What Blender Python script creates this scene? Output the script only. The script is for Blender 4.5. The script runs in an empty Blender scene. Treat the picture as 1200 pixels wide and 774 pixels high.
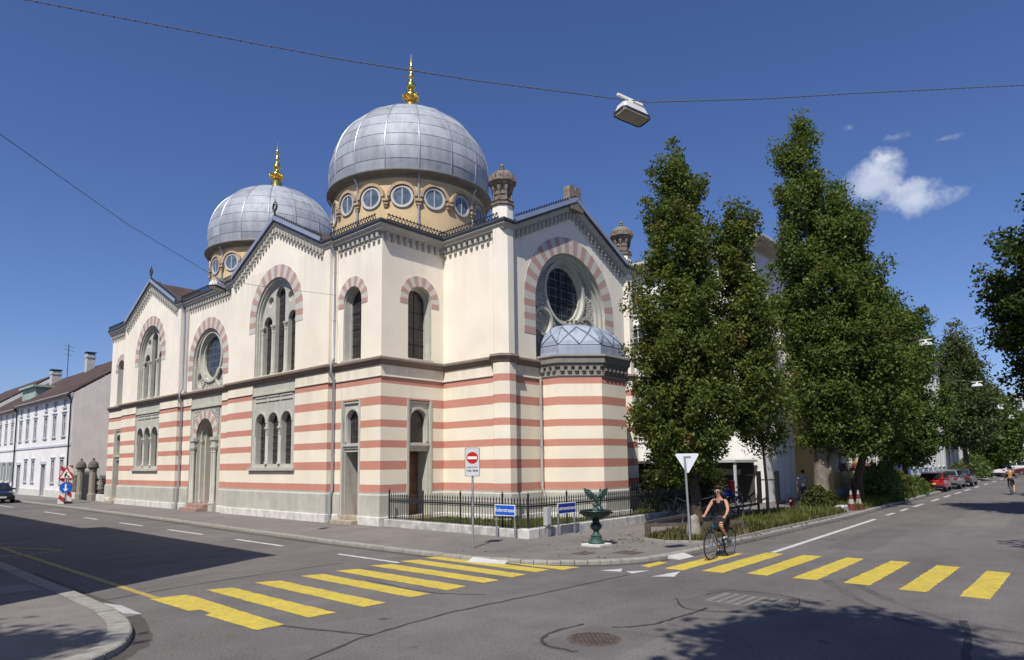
import bpy, bmesh, math, random
from mathutils import Vector, Matrix
from mathutils.geometry import tessellate_polygon

random.seed(11)
SC = bpy.context.scene
COL = SC.collection
PI = math.pi


# ------------------------------------------------------------------ mesh builder
class MB:
    def __init__(s):
        s.v = []; s.f = []; s.m = []

    def add(s, vs, fs, m=0):
        o = len(s.v)
        s.v += [tuple(v) for v in vs]
        s.f += [tuple(i + o for i in f) for f in fs]
        s.m += [m] * len(fs)

    def box(s, x0, y0, z0, x1, y1, z1, m=0):
        s.add([(x0, y0, z0), (x1, y0, z0), (x1, y1, z0), (x0, y1, z0), (x0, y0, z1), (x1, y0, z1), (x1, y1, z1), (x0, y1, z1)],
              [(0, 3, 2, 1), (4, 5, 6, 7), (0, 1, 5, 4), (1, 2, 6, 5), (2, 3, 7, 6), (3, 0, 4, 7)], m)

    def bbox(s, x0, y0, z0, x1, y1, z1, b=.02, m=0):
        """box with chamfered edges"""
        bm = bmesh.new(); bmesh.ops.create_cube(bm, size=1)
        for v in bm.verts:
            v.co = Vector(((x0 + x1) / 2 + v.co.x * (x1 - x0), (y0 + y1) / 2 + v.co.y * (y1 - y0), (z0 + z1) / 2 + v.co.z * (z1 - z0)))
        bmesh.ops.bevel(bm, geom=list(bm.edges), offset=b, segments=2, affect='EDGES', profile=.6)
        s.addbm(bm, m)

    def addbm(s, bm, m=0):
        bm.verts.index_update()
        s.add([v.co[:] for v in bm.verts], [tuple(v.index for v in f.verts) for f in bm.faces], m)
        bm.free()

    def obox(s, c, ax, ay, az, m=0):
        c = Vector(c); ax = Vector(ax); ay = Vector(ay); az = Vector(az)
        vs = [c + ax * i + ay * j + az * k for k in (-1, 1) for i, j in ((-1, -1), (1, -1), (1, 1), (-1, 1))]
        s.add(vs, [(0, 3, 2, 1), (4, 5, 6, 7), (0, 1, 5, 4), (1, 2, 6, 5), (2, 3, 7, 6), (3, 0, 4, 7)], m)

    def bar(s, p0, p1, w, h, m=0, up=(0, 0, 1)):
        p0 = Vector(p0); p1 = Vector(p1); d = (p1 - p0)
        L = d.length
        if L < 1e-6: return
        d /= L
        u = Vector(up)
        if abs(d.dot(u)) > .98: u = Vector((1, 0, 0))
        r = d.cross(u).normalized(); u = r.cross(d)
        s.obox((p0 + p1) / 2, d * L / 2, r * w / 2, u * h / 2, m)

    def tube(s, pts, r, n=8, m=0, cap=True, closed=False):
        pts = [Vector(p) for p in pts]
        k = len(pts)
        rr = r if isinstance(r, (list, tuple)) else [r] * k
        rings = []; prev = None
        for i, p in enumerate(pts):
            if closed: d = pts[(i + 1) % k] - pts[i - 1]
            else: d = pts[min(i + 1, k - 1)] - pts[max(i - 1, 0)]
            d.normalize()
            if prev is None:
                u = Vector((0, 0, 1)) if abs(d.z) < .9 else Vector((1, 0, 0))
            else:
                u = prev
            a = d.cross(u).normalized(); u = a.cross(d).normalized(); prev = u
            rings.append([p + (a * math.cos(2 * PI * j / n) + u * math.sin(2 * PI * j / n)) * rr[i] for j in range(n)])
        vs = [q for R in rings for q in R]
        fs = []
        for i in range(k if closed else k - 1):
            i2 = (i + 1) % k
            for j in range(n):
                j2 = (j + 1) % n
                fs.append((i * n + j, i * n + j2, i2 * n + j2, i2 * n + j))
        if cap and not closed:
            fs.append(tuple(range(n - 1, -1, -1))); fs.append(tuple((k - 1) * n + j for j in range(n)))
        s.add(vs, fs, m)

    def lathe(s, prof, n, c=(0, 0, 0), m=0, a0=0., a1=2 * PI, caps=False, axis='z'):
        full = abs(a1 - a0 - 2 * PI) < 1e-6
        k = n if full else n + 1
        vs = []
        for r, z in prof:
            for j in range(k):
                a = a0 + (a1 - a0) * j / n
                x, y = r * math.cos(a), r * math.sin(a)
                if axis == 'z': vs.append((c[0] + x, c[1] + y, c[2] + z))
                elif axis == 'x': vs.append((c[0] + z, c[1] + x, c[2] + y))
                else: vs.append((c[0] + y, c[1] + z, c[2] + x))
        fs = []
        for i in range(len(prof) - 1):
            for j in range(n):
                j2 = (j + 1) % k
                fs.append((i * k + j, i * k + j2, (i + 1) * k + j2, (i + 1) * k + j))
        if caps:
            fs.append(tuple(range(k - 1, -1, -1))); fs.append(tuple((len(prof) - 1) * k + j for j in range(k)))
        s.add(vs, fs, m)

    def sphere(s, c, rx, ry=None, rz=None, n=12, k=8, m=0):
        ry = rx if ry is None else ry; rz = rx if rz is None else rz
        vs = []; fs = []
        for i in range(k + 1):
            t = PI * i / k
            for j in range(n):
                a = 2 * PI * j / n
                vs.append((c[0] + rx * math.sin(t) * math.cos(a), c[1] + ry * math.sin(t) * math.sin(a), c[2] - rz * math.cos(t)))
        for i in range(k):
            for j in range(n):
                j2 = (j + 1) % n
                fs.append((i * n + j, i * n + j2, (i + 1) * n + j2, (i + 1) * n + j))
        s.add(vs, fs, m)

    def prism(s, poly, fr, d0, d1, m=0):
        """poly of (s,t) in frame fr, extruded along the normal from d0 to d1"""
        n = len(poly)
        vs = [fr(a, b, d0) for a, b in poly] + [fr(a, b, d1) for a, b in poly]
        tri = tessellate_polygon([[Vector((a, b, 0)) for a, b in poly]])
        fs = [tuple(t) for t in tri] + [tuple(i + n for i in t) for t in tri]
        fs += [(i, (i + 1) % n, n + (i + 1) % n, n + i) for i in range(n)]
        s.add(vs, fs, m)

    def panel(s, fr, outer, holes, d=0., reveal=0., m=0, mr=None):
        """flat sheet with holes at depth d, hole edges running back by reveal"""
        loops = [[Vector((a, b, 0)) for a, b in outer]] + [[Vector((a, b, 0)) for a, b in h] for h in holes]
        flat = [p for L in loops for p in L]
        tri = tessellate_polygon(loops)
        s.add([fr(p.x, p.y, d) for p in flat], [tuple(t) for t in tri], m)
        if reveal:
            for h in holes: s.rim(fr, h, d, d - reveal, m if mr is None else mr)

    def rim(s, fr, loop, d0, d1, m=0, closed=True):
        n = len(loop)
        s.add([fr(a, b, d0) for a, b in loop] + [fr(a, b, d1) for a, b in loop],
              [(i, (i + 1) % n, n + (i + 1) % n, n + i) for i in range(n if closed else n - 1)], m)

    def ringband(s, fr, A, B, d, m=0, closed=False):
        """face strip between two loops of equal length"""
        n = len(A)
        s.add([fr(a, b, d) for a, b in A] + [fr(a, b, d) for a, b in B],
              [(i, (i + 1) % n, n + (i + 1) % n, n + i) for i in range(n if closed else n - 1)], m)

    def sweep(s, path, prof, m=0, closed=False, capends=True):
        """path: 3-D points, outside on the right hand; prof: (outward, up) points from top to bottom"""
        k = len(path)
        rings = []
        for i in range(k):
            p = Vector(path[i])
            a = Vector(path[i]) - Vector(path[i - 1]) if (i > 0 or closed) else None
            b = Vector(path[(i + 1) % k]) - Vector(path[i]) if (i < k - 1 or closed) else None
            def nrm(d):
                d = Vector((d.x, d.y, 0))
                if d.length < 1e-6: return None
                d.normalize(); return Vector((d.y, -d.x, 0))
            na = nrm(a) if a is not None else None
            nb = nrm(b) if b is not None else None
            if na is None: na = nb
            if nb is None: nb = na
            mit = na + nb
            mit = mit / max(.2, mit.length_squared) * 2 if mit.length > 1e-6 else na
            rings.append([p + mit * o + Vector((0, 0, z)) for o, z in prof])
        q = len(prof)
        vs = [x for R in rings for x in R]; fs = []
        for i in range(k if closed else k - 1):
            i2 = (i + 1) % k
            for j in range(q - 1):
                fs.append((i * q + j, i * q + j + 1, i2 * q + j + 1, i2 * q + j))
        if capends and not closed:
            fs.append(tuple(range(q))); fs.append(tuple((k - 1) * q + j for j in range(q - 1, -1, -1)))
        s.add(vs, fs, m)

    def build(s, name, mats, parent=None, smooth=None, loc=None, fix=True):
        me = bpy.data.meshes.new(name)
        me.from_pydata(s.v, [], s.f)
        if not isinstance(mats, (list, tuple)): mats = [mats]
        for mt in mats: me.materials.append(mt)
        if len(mats) > 1: me.polygons.foreach_set('material_index', s.m)
        if fix:
            bm = bmesh.new(); bm.from_mesh(me)
            bmesh.ops.remove_doubles(bm, verts=bm.verts, dist=1e-5)
            bmesh.ops.recalc_face_normals(bm, faces=bm.faces)
            bm.to_mesh(me); bm.free()
        if smooth is not None:
            me.polygons.foreach_set('use_smooth', [True] * len(me.polygons))
            if smooth < 180: me.set_sharp_from_angle(angle=math.radians(smooth))
        me.update()
        o = bpy.data.objects.new(name, me)
        COL.objects.link(o)
        if loc is not None: o.location = loc
        if parent is not None: o.parent = parent
        return o


def tag(o, label=None, cat=None, group=None, kind=None):
    if label: o['label'] = label
    if cat: o['category'] = cat
    if group: o['group'] = group
    if kind: o['kind'] = kind
    return o


def thing(name, label, cat, loc=(0, 0, 0), rz=0., group=None):
    o = bpy.data.objects.new(name, None)
    o.empty_display_size = .2
    COL.objects.link(o)
    o.location = loc; o.rotation_euler = (0, 0, rz)
    return tag(o, label, cat, group)


def dup(root, loc=None, rz=None, label=None, scale=None):
    r = root.copy(); COL.objects.link(r)
    if loc is not None: r.location = loc
    if rz is not None: r.rotation_euler = (0, 0, rz)
    if scale is not None: r.scale = scale
    if label: r['label'] = label
    for ch in list(root.children):
        c = ch.copy(); COL.objects.link(c); c.parent = r
        for g in list(ch.children):
            d = g.copy(); COL.objects.link(d); d.parent = c
    return r


def struct(o):
    o['kind'] = 'structure'; return o


def frame(O, sdir, ndir):
    """plane frame: s along sdir, t up, d along ndir"""
    O = Vector(O); S = Vector(sdir); N = Vector(ndir)
    return lambda a, b, d=0.: O + S * a + N * d + Vector((0, 0, b))


def arch(c, z0, zs, r, n=14):
    """door-shaped loop: straight sides from z0 to the spring line, round head"""
    L = [(c - r, z0), (c + r, z0)]
    for i in range(n + 1):
        a = PI * i / n
        L.append((c + r * math.cos(a), zs + r * math.sin(a)))
    return L


def circ(c, z, r, n=28):
    return [(c + r * math.cos(2 * PI * i / n), z + r * math.sin(2 * PI * i / n)) for i in range(n)]


def rect(s0, z0, s1, z1):
    return [(s0, z0), (s1, z0), (s1, z1), (s0, z1)]


# ------------------------------------------------------------------ materials
def nodes(name):
    m = bpy.data.materials.new(name); m.use_nodes = True
    nt = m.node_tree
    b = nt.nodes['Principled BSDF']
    return m, nt, b


def lk(nt, a, b): nt.links.new(a, b)


def noise(nt, scale, detail=4, vec=None, rough=.55, scl=None):
    n = nt.nodes.new('ShaderNodeTexNoise'); n.inputs['Scale'].default_value = scale
    n.inputs['Detail'].default_value = detail; n.inputs['Roughness'].default_value = rough
    if vec is None:
        tc = nt.nodes.new('ShaderNodeTexCoord'); vec = tc.outputs['Object']
    if scl:
        mp = nt.nodes.new('ShaderNodeMapping'); mp.inputs['Scale'].default_value = scl
        lk(nt, vec, mp.inputs['Vector']); vec = mp.outputs['Vector']
    lk(nt, vec, n.inputs['Vector'])
    return n.outputs['Fac']


def ramp(nt, fac, stops, interp='LINEAR'):
    r = nt.nodes.new('ShaderNodeValToRGB'); cr = r.color_ramp; cr.interpolation = interp
    while len(cr.elements) < len(stops): cr.elements.new(.5)
    for e, (p, c) in zip(cr.elements, stops):
        e.position = p; e.color = (c[0], c[1], c[2], 1) if isinstance(c, (tuple, list)) else (c, c, c, 1)
    lk(nt, fac, r.inputs['Fac'])
    return r.outputs['Color']


def mixc(nt, fac, a, b, mode='MIX'):
    n = nt.nodes.new('ShaderNodeMix'); n.data_type = 'RGBA'; n.blend_type = mode
    for sock, v in ((n.inputs[0], fac), (n.inputs[6], a), (n.inputs[7], b)):
        if hasattr(v, 'links'): lk(nt, v, sock)
        elif isinstance(v, (tuple, list)): sock.default_value = (v[0], v[1], v[2], 1)
        else: sock.default_value = v
    return n.outputs[2]


def mth(nt, op, a, b=0., c=None):
    n = nt.nodes.new('ShaderNodeMath'); n.operation = op
    for i, v in enumerate((a, b) if c is None else (a, b, c)):
        if hasattr(v, 'links'): lk(nt, v, n.inputs[i])
        else: n.inputs[i].default_value = v
    return n.outputs[0]


def bump(nt, b, h, strength=.3, dist=.02):
    n = nt.nodes.new('ShaderNodeBump'); n.inputs['Strength'].default_value = strength; n.inputs['Distance'].default_value = dist
    lk(nt, h, n.inputs['Height']); lk(nt, n.outputs['Normal'], b.inputs['Normal'])


def mat(name, c, rough=.8, var=.12, scale=3., metal=0., bmp=0., bscale=40., streak=0., spec=.3, coat=0.):
    m, nt, b = nodes(name)
    f = noise(nt, scale, 6)
    c2 = tuple(max(0, x * (1 - var * 1.6)) for x in c); c3 = tuple(min(1, x * (1 + var)) for x in c)
    col = ramp(nt, f, [(.25, c2), (.75, c3)])
    if streak:
        g = noise(nt, 2.2, 5, scl=(1.6, 1.6, .12))
        col = mixc(nt, ramp(nt, g, [(.45, 0.), (.8, streak)]), col, tuple(x * .45 for x in c))
    lk(nt, col, b.inputs['Base Color'])
    b.inputs['Roughness'].default_value = rough
    b.inputs['Metallic'].default_value = metal
    b.inputs['Specular IOR Level'].default_value = spec
    if coat: b.inputs['Coat Weight'].default_value = coat; b.inputs['Coat Roughness'].default_value = .08
    if bmp: bump(nt, b, noise(nt, bscale, 4), bmp, .02)
    return m


def glassmat(name, c=(.018, .02, .026), grid=None, axes='yz', rough=.12, line=(.12, .12, .12), lw=.03, wob=.06):
    """dark window glass, optional leaded grid (cell width, cell height)"""
    m, nt, b = nodes(name)
    tc = nt.nodes.new('ShaderNodeTexCoord')
    f = noise(nt, 3., 3)
    col = ramp(nt, f, [(.3, tuple(x * .6 for x in c)), (.7, tuple(x * 1.7 for x in c))])
    b.inputs['Roughness'].default_value = rough
    b.inputs['Specular IOR Level'].default_value = .5
    if grid:
        sp = nt.nodes.new('ShaderNodeSeparateXYZ'); lk(nt, tc.outputs['Object'], sp.inputs[0])
        s = mth(nt, 'ADD', sp.outputs['X'], sp.outputs['Y']) if axes == 'sz' else sp.outputs['Y']
        a1 = mth(nt, 'LESS_THAN', mth(nt, 'FRACT', mth(nt, 'DIVIDE', s, grid[0])), lw / grid[0])
        a2 = mth(nt, 'LESS_THAN', mth(nt, 'FRACT', mth(nt, 'DIVIDE', sp.outputs['Z'], grid[1])), lw / grid[1])
        k = mth(nt, 'MAXIMUM', a1, a2)
        col = mixc(nt, k, col, line)
        lk(nt, mth(nt, 'MULTIPLY_ADD', k, .5, rough), b.inputs['Roughness'])
    lk(nt, col, b.inputs['Base Color'])
    bump(nt, b, noise(nt, 2.2, 2), wob, .2)
    return m
# ------------------------------------------------------------------ camera
cam_d = bpy.data.cameras.new('camera'); cam = bpy.data.objects.new('camera', cam_d); COL.objects.link(cam)
SC.camera = cam
yaw, pitch, roll = math.radians(41.884), math.radians(6.179), math.radians(-.7043)
fw = Vector((math.cos(yaw) * math.cos(pitch), math.sin(yaw) * math.cos(pitch), math.sin(pitch)))
rt = Vector((math.sin(yaw), -math.cos(yaw), 0)); up = rt.cross(fw)
rt2 = rt * math.cos(roll) + up * math.sin(roll); up2 = up * math.cos(roll) - rt * math.sin(roll)
M = Matrix((rt2, up2, -fw)).transposed().to_4x4(); M.translation = (-14.933, -19.929, 2.2)
cam.matrix_world = M
cam_d.sensor_width = 36; cam_d.lens = 36 * 776.02 / 1200; cam_d.shift_y = 72.28 / 1200
cam_d.clip_start = .1; cam_d.clip_end = 3000

SC.view_settings.view_transform = 'Standard'; SC.view_settings.look = 'None'; SC.view_settings.exposure = 0; SC.view_settings.gamma = 1

# ------------------------------------------------------------------ light
SUN_AZ = math.radians(24.0); SUN_EL = math.radians(53.0)      # azimuth of travel, elevation
sd = bpy.data.lights.new('sun', 'SUN'); sun = bpy.data.objects.new('sun', sd); COL.objects.link(sun)
sd.energy = 5.0; sd.angle = math.radians(.53); sd.color = (1, .955, .88)
tr = Vector((math.cos(SUN_AZ) * math.cos(SUN_EL), math.sin(SUN_AZ) * math.cos(SUN_EL), -math.sin(SUN_EL)))
sun.rotation_euler = tr.to_track_quat('-Z', 'Y').to_euler()
sun.location = (-20, -20, 40)

wd = bpy.data.worlds.new('World'); SC.world = wd; wd.use_nodes = True
nt = wd.node_tree; bg = nt.nodes['Background']
sky = nt.nodes.new('ShaderNodeTexSky'); sky.sky_type = 'NISHITA'; sky.sun_disc = False
sky.sun_elevation = SUN_EL
sun_dir = -tr
sky.sun_rotation = math.atan2(sun_dir.x, sun_dir.y)
sky.altitude = 300; sky.air_density = 1.0; sky.dust_density = .6; sky.ozone_density = 2.2
bg.inputs['Strength'].default_value = .098
# a few fair-weather clouds low over the street, as directions in the sky
tc = nt.nodes.new('ShaderNodeTexCoord')
skycol = sky.outputs['Color']


def cloud(col, d, rx, rz, thr, amt, sc, soft=.22):
    """a cumulus puff around direction d (unit), angular half-sizes rx, rz"""
    d = Vector(d).normalized(); r = Vector((d.y, -d.x, 0)).normalized(); u = r.cross(d)
    def dot(v):
        n = nt.nodes.new('ShaderNodeVectorMath'); n.operation = 'DOT_PRODUCT'
        lk(nt, tc.outputs['Generated'], n.inputs[0]); n.inputs[1].default_value = v
        return n.outputs['Value']
    a = mth(nt, 'DIVIDE', dot(r), rx); b = mth(nt, 'DIVIDE', dot(u), rz); f = dot(d)
    rad = mth(nt, 'SQRT', mth(nt, 'ADD', mth(nt, 'MULTIPLY', a, a), mth(nt, 'MULTIPLY', b, b)))
    nz = noise(nt, sc, 7, tc.outputs['Generated'], .6)
    val = mth(nt, 'ADD', mth(nt, 'SUBTRACT', 1., rad), mth(nt, 'MULTIPLY', mth(nt, 'SUBTRACT', nz, .5), 2.6))
    msk = mth(nt, 'MULTIPLY', ramp(nt, val, [(thr, 0.), (thr + soft * 1.2, .3), (thr + soft * 2.2, .72), (min(1, thr + soft * 4), 1.)]), mth(nt, 'GREATER_THAN', f, .5))
    msk = mth(nt, 'MULTIPLY', msk, amt)
    shade = ramp(nt, b, [(0., (6.2, 6.9, 8.4)), (.6, (9.4, 9.8, 10.6))])
    return mixc(nt, msk, col, shade)


# ------------------------------------------------------------------ shared materials
CREAM = (.80, .74, .63)
M_wall, nt2, b2 = nodes('striped_render')
tcw = nt2.nodes.new('ShaderNodeTexCoord'); spw = nt2.nodes.new('ShaderNodeSeparateXYZ'); lk(nt2, tcw.outputs['Object'], spw.inputs[0])
wob = mth(nt2, 'MULTIPLY', mth(nt2, 'SUBTRACT', noise(nt2, 6, 3), .5), .012)
zz = mth(nt2, 'DIVIDE', mth(nt2, 'ADD', spw.outputs['Z'], wob), 14.)
RED = (.585, .275, .205); LOW = (.86, .79, .635); UPP = (.90, .83, .695)
stops = [(0., (.43, .42, .36))]
for a, b in ((1.16, 1.47), (2.02, 2.3), (2.8, 3.09), (3.58, 3.87), (4.4, 4.72), (5.2, 5.49)):
    stops += [(a / 14, RED), (b / 14, LOW)]
stops += [(6.0 / 14, UPP)]
base = ramp(nt2, zz, stops, 'CONSTANT')
blot = ramp(nt2, noise(nt2, .55, 6), [(.3, (.90, .89, .87)), (.7, (1.03, 1.03, 1.03))])
strk = ramp(nt2, noise(nt2, .9, 6, scl=(1.2, 1.2, .14)), [(.55, (1, 1, 1)), (.9, (.92, .905, .88))])
fine = ramp(nt2, noise(nt2, 22, 3), [(.3, (.95, .95, .95)), (.7, (1.03, 1.03, 1.03))])
c_ = mixc(nt2, 1., base, blot, 'MULTIPLY'); c_ = mixc(nt2, 1., c_, strk, 'MULTIPLY'); c_ = mixc(nt2, 1., c_, fine, 'MULTIPLY')
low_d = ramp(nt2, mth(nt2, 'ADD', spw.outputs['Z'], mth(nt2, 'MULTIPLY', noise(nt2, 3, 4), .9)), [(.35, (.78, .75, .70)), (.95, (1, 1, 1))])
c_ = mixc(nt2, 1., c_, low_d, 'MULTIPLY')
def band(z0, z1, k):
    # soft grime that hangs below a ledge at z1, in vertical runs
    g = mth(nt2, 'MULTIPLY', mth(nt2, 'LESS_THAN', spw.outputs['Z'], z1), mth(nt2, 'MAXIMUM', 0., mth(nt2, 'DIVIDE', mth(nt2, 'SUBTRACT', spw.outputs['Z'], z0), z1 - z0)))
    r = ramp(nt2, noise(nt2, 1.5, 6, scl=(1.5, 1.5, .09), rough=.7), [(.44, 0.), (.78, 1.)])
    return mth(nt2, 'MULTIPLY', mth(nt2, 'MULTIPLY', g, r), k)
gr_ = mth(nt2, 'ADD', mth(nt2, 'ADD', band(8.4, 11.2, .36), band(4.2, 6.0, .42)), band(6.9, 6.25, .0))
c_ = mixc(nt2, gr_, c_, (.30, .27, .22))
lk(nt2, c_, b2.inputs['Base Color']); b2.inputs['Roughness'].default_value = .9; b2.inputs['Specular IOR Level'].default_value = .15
bump(nt2, b2, noise(nt2, 60, 4), .22, .012)

M_stone = mat('grey_sandstone', (.50, .49, .42), .88, .1, 2.5, bmp=.2, bscale=35, streak=.18)
M_stone2 = mat('grey_base_stone', (.50, .485, .42), .9, .12, 1.3, bmp=.2, bscale=30, streak=.3)
M_carved, ntc, bc = nodes('carved_stone')
vo = ntc.nodes.new('ShaderNodeTexVoronoi'); vo.inputs['Scale'].default_value = 7; vo.feature = 'DISTANCE_TO_EDGE'
tcc = ntc.nodes.new('ShaderNodeTexCoord'); lk(ntc, tcc.outputs['Object'], vo.inputs['Vector'])
lk(ntc, ramp(ntc, vo.outputs['Distance'], [(.02, (.54, .52, .45)), (.09, (.52, .5, .43)), (.16, (.33, .31, .26))]), bc.inputs['Base Color'])
bc.inputs['Roughness'].default_value = .9
bump(ntc, bc, ramp(ntc, vo.outputs['Distance'], [(.03, 1.), (.2, 0.)]), .8, .06)
M_plinth = mat('white_limestone', (.68, .66, .61), .85, .16, 3., bmp=.3, bscale=14, streak=.55)
M_cornice = mat('brown_cornice_stone', (.23, .18, .145), .85, .12, 2.5, bmp=.2)
M_vred = mat('muted_red_voussoir', (.47, .31, .26), .9, .06, 4)
M_vgrey = mat('pale_grey_voussoir', (.57, .545, .48), .9, .06, 4)
M_eave = mat('painted_cornice', (.46, .44, .385), .85, .08, 2, streak=.2)
M_gut = mat('dark_zinc_gutter', (.085, .09, .10), .5, .2, 2, metal=.2)
M_flash = mat('zinc_flashing', (.55, .58, .62), .35, .08, 2, metal=.6)
M_iron = mat('dark_iron', (.03, .031, .034), .55, .2, 6)
M_pipe = mat('painted_pipe', (.36, .35, .32), .6, .08, 3)
M_pipez = mat('zinc_pipe', (.40, .42, .45), .45, .1, 3, metal=.5)
M_tile = None
M_ochre = mat('ochre_render', (.66, .50, .28), .9, .1, 1.2, bmp=.15, bscale=40, streak=.25)
M_sand = mat('brown_sandstone', (.24, .20, .16), .9, .36, 7, bmp=.4, bscale=18, streak=.3)
M_gold = mat('gold_leaf', (.83, .58, .14), .24, .05, 5, metal=1.)
M_white = mat('white_paint', (.76, .75, .72), .6, .04, 4)
M_door = mat('oak_door', (.20, .095, .045), .6, .25, 5, bmp=.3, bscale=12)
M_glass_l = glassmat('leaded_glass', (.020, .017, .018), (.17, .30), 'sz', .25, (.075, .07, .066), .022)
M_glass_r = glassmat('rose_glass', (.03, .034, .042), (.42, .37), 'sz', .15, (.12, .12, .12), .04)
M_glass_d = glassmat('drum_glass', (.10, .13, .17), None, rough=.08)
M_pane = glassmat('house_glass', (.03, .035, .04), None, rough=.08)

# tile roof
M_tile, ntt, bt = nodes('roof_tiles')
br = ntt.nodes.new('ShaderNodeTexBrick'); br.inputs['Scale'].default_value = 1.
tct = ntt.nodes.new('ShaderNodeTexCoord')
spt = ntt.nodes.new('ShaderNodeSeparateXYZ'); lk(ntt, tct.outputs['Object'], spt.inputs[0])
cmb = ntt.nodes.new('ShaderNodeCombineXYZ'); lk(ntt, mth(ntt, 'ADD', spt.outputs['X'], spt.outputs['Y']), cmb.inputs[0]); lk(ntt, mth(ntt, 'MULTIPLY', spt.outputs['Z'], 1.7), cmb.inputs[1])
lk(ntt, cmb.outputs[0], br.inputs['Vector'])
br.inputs['Brick Width'].default_value = .2; br.inputs['Row Height'].default_value = .3; br.inputs['Mortar Size'].default_value = .018
br.inputs['Color1'].default_value = (.105, .062, .045, 1); br.inputs['Color2'].default_value = (.07, .045, .036, 1); br.inputs['Mortar'].default_value = (.02, .016, .014, 1)
lk(ntt, mixc(ntt, 1., br.outputs['Color'], ramp(ntt, noise(ntt, .7, 5), [(.3, (.6, .6, .62)), (.7, (1.25, 1.2, 1.15))]), 'MULTIPLY'), bt.inputs['Base Color'])
bt.inputs['Roughness'].default_value = .85; bump(ntt, bt, br.outputs['Fac'], -.5, .03)

# zinc sheet with panels that differ a little
def zinc_mat(name, base, nseg, rings, rad):
    m, nt, b = nodes(name)
    tc = nt.nodes.new('ShaderNodeTexCoord'); sp = nt.nodes.new('ShaderNodeSeparateXYZ'); lk(nt, tc.outputs['Object'], sp.inputs[0])
    ang = mth(nt, 'MULTIPLY', mth(nt, 'ARCTAN2', sp.outputs['Y'], sp.outputs['X']), nseg / (2 * PI))
    a = mth(nt, 'FLOOR', mth(nt, 'ADD', ang, .5)); r = mth(nt, 'FLOOR', mth(nt, 'MULTIPLY', sp.outputs['Z'], rings))
    cb = nt.nodes.new('ShaderNodeCombineXYZ'); lk(nt, a, cb.inputs[0]); lk(nt, r, cb.inputs[1])
    wn = nt.nodes.new('ShaderNodeTexWhiteNoise'); wn.noise_dimensions = '3D'; lk(nt, cb.outputs[0], wn.inputs['Vector'])
    v = ramp(nt, wn.outputs['Value'], [(0., .80), (1., 1.12)])
    n = ramp(nt, noise(nt, 1.7, 6), [(.3, .88), (.7, 1.08)])
    n2 = ramp(nt, noise(nt, 2.5, 5, scl=(1.5, 1.5, .2)), [(.45, 1.), (.75, .72)])
    c = mixc(nt, 1., mixc(nt, 1., mixc(nt, 1., base, v, 'MULTIPLY'), n, 'MULTIPLY'), n2, 'MULTIPLY')
    lk(nt, c, b.inputs['Base Color']); b.inputs['Metallic'].default_value = .12
    lk(nt, ramp(nt, wn.outputs['Value'], [(0., .54), (1., .70)]), b.inputs['Roughness'])
    bump(nt, b, noise(nt, 1.3, 2), .25, .08)
    return m


M_zinc = zinc_mat('zinc_sheet', (.385, .405, .435), 16, 1.55, 4.3)
M_zinc2 = zinc_mat('zinc_sheet_apse', (.36, .415, .51), 8, 2., 2.)
M_seam = mat('zinc_seam', (.41, .43, .46), .4, .1, 3, metal=.5)
# ------------------------------------------------------------------ the domed striped building
SYN = thing('synagogue', 'large cream and red striped building with two zinc domes on the corner', 'synagogue')
A = -.255
YF = 29.77
NC = 1.88; BC = 7.5; EC = YF / 2; GC = 7.4; GY = -3.4; GX0, GX1 = 3.13, 11.9; DEP = 15.0
fX = lambda x: frame((x, 0, 0), (0, 1, 0), (-1, 0, 0))
fY = lambda y: frame((0, y, 0), (1, 0, 0), (0, -1, 0))
F0, FA, R0, RG = fX(0), fX(A), fY(0), fY(GY)
ZT = 11.16; ZA = 13.12
Z0 = -.15


def voussoirs(fr, c, zs, ri, ro, n, down, parent, d=.014):
    """ring of alternating wedge stones above an opening, with `down` more blocks under each spring"""
    mb = MB()
    for i in range(n):
        a0, a1 = PI * i / n, PI * (i + 1) / n
        k = 4
        L = [(c + ri * math.cos(a0 + (a1 - a0) * j / k), zs + ri * math.sin(a0 + (a1 - a0) * j / k)) for j in range(k + 1)]
        L += [(c + ro * math.cos(a1 + (a0 - a1) * j / k), zs + ro * math.sin(a1 + (a0 - a1) * j / k)) for j in range(k + 1)]
        mb.prism(L, fr, -.02, d, i % 2)
    h = PI * ro / n * .8
    for sgn in (-1, 1):
        for j in range(down):
            s0, s1 = sorted((c + sgn * ri, c + sgn * ro))
            mb.prism(rect(s0, zs - (j + 1) * h, s1, zs - j * h - .002), fr, -.02, d, 1 - j % 2)
    return mb.build('arch_voussoirs', [M_vgrey, M_vred], parent)


def glass(fr, loop, d, parent, m):
    mb = MB(); mb.panel(fr, loop, [], d); return mb.build('pane', m, parent)


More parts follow.
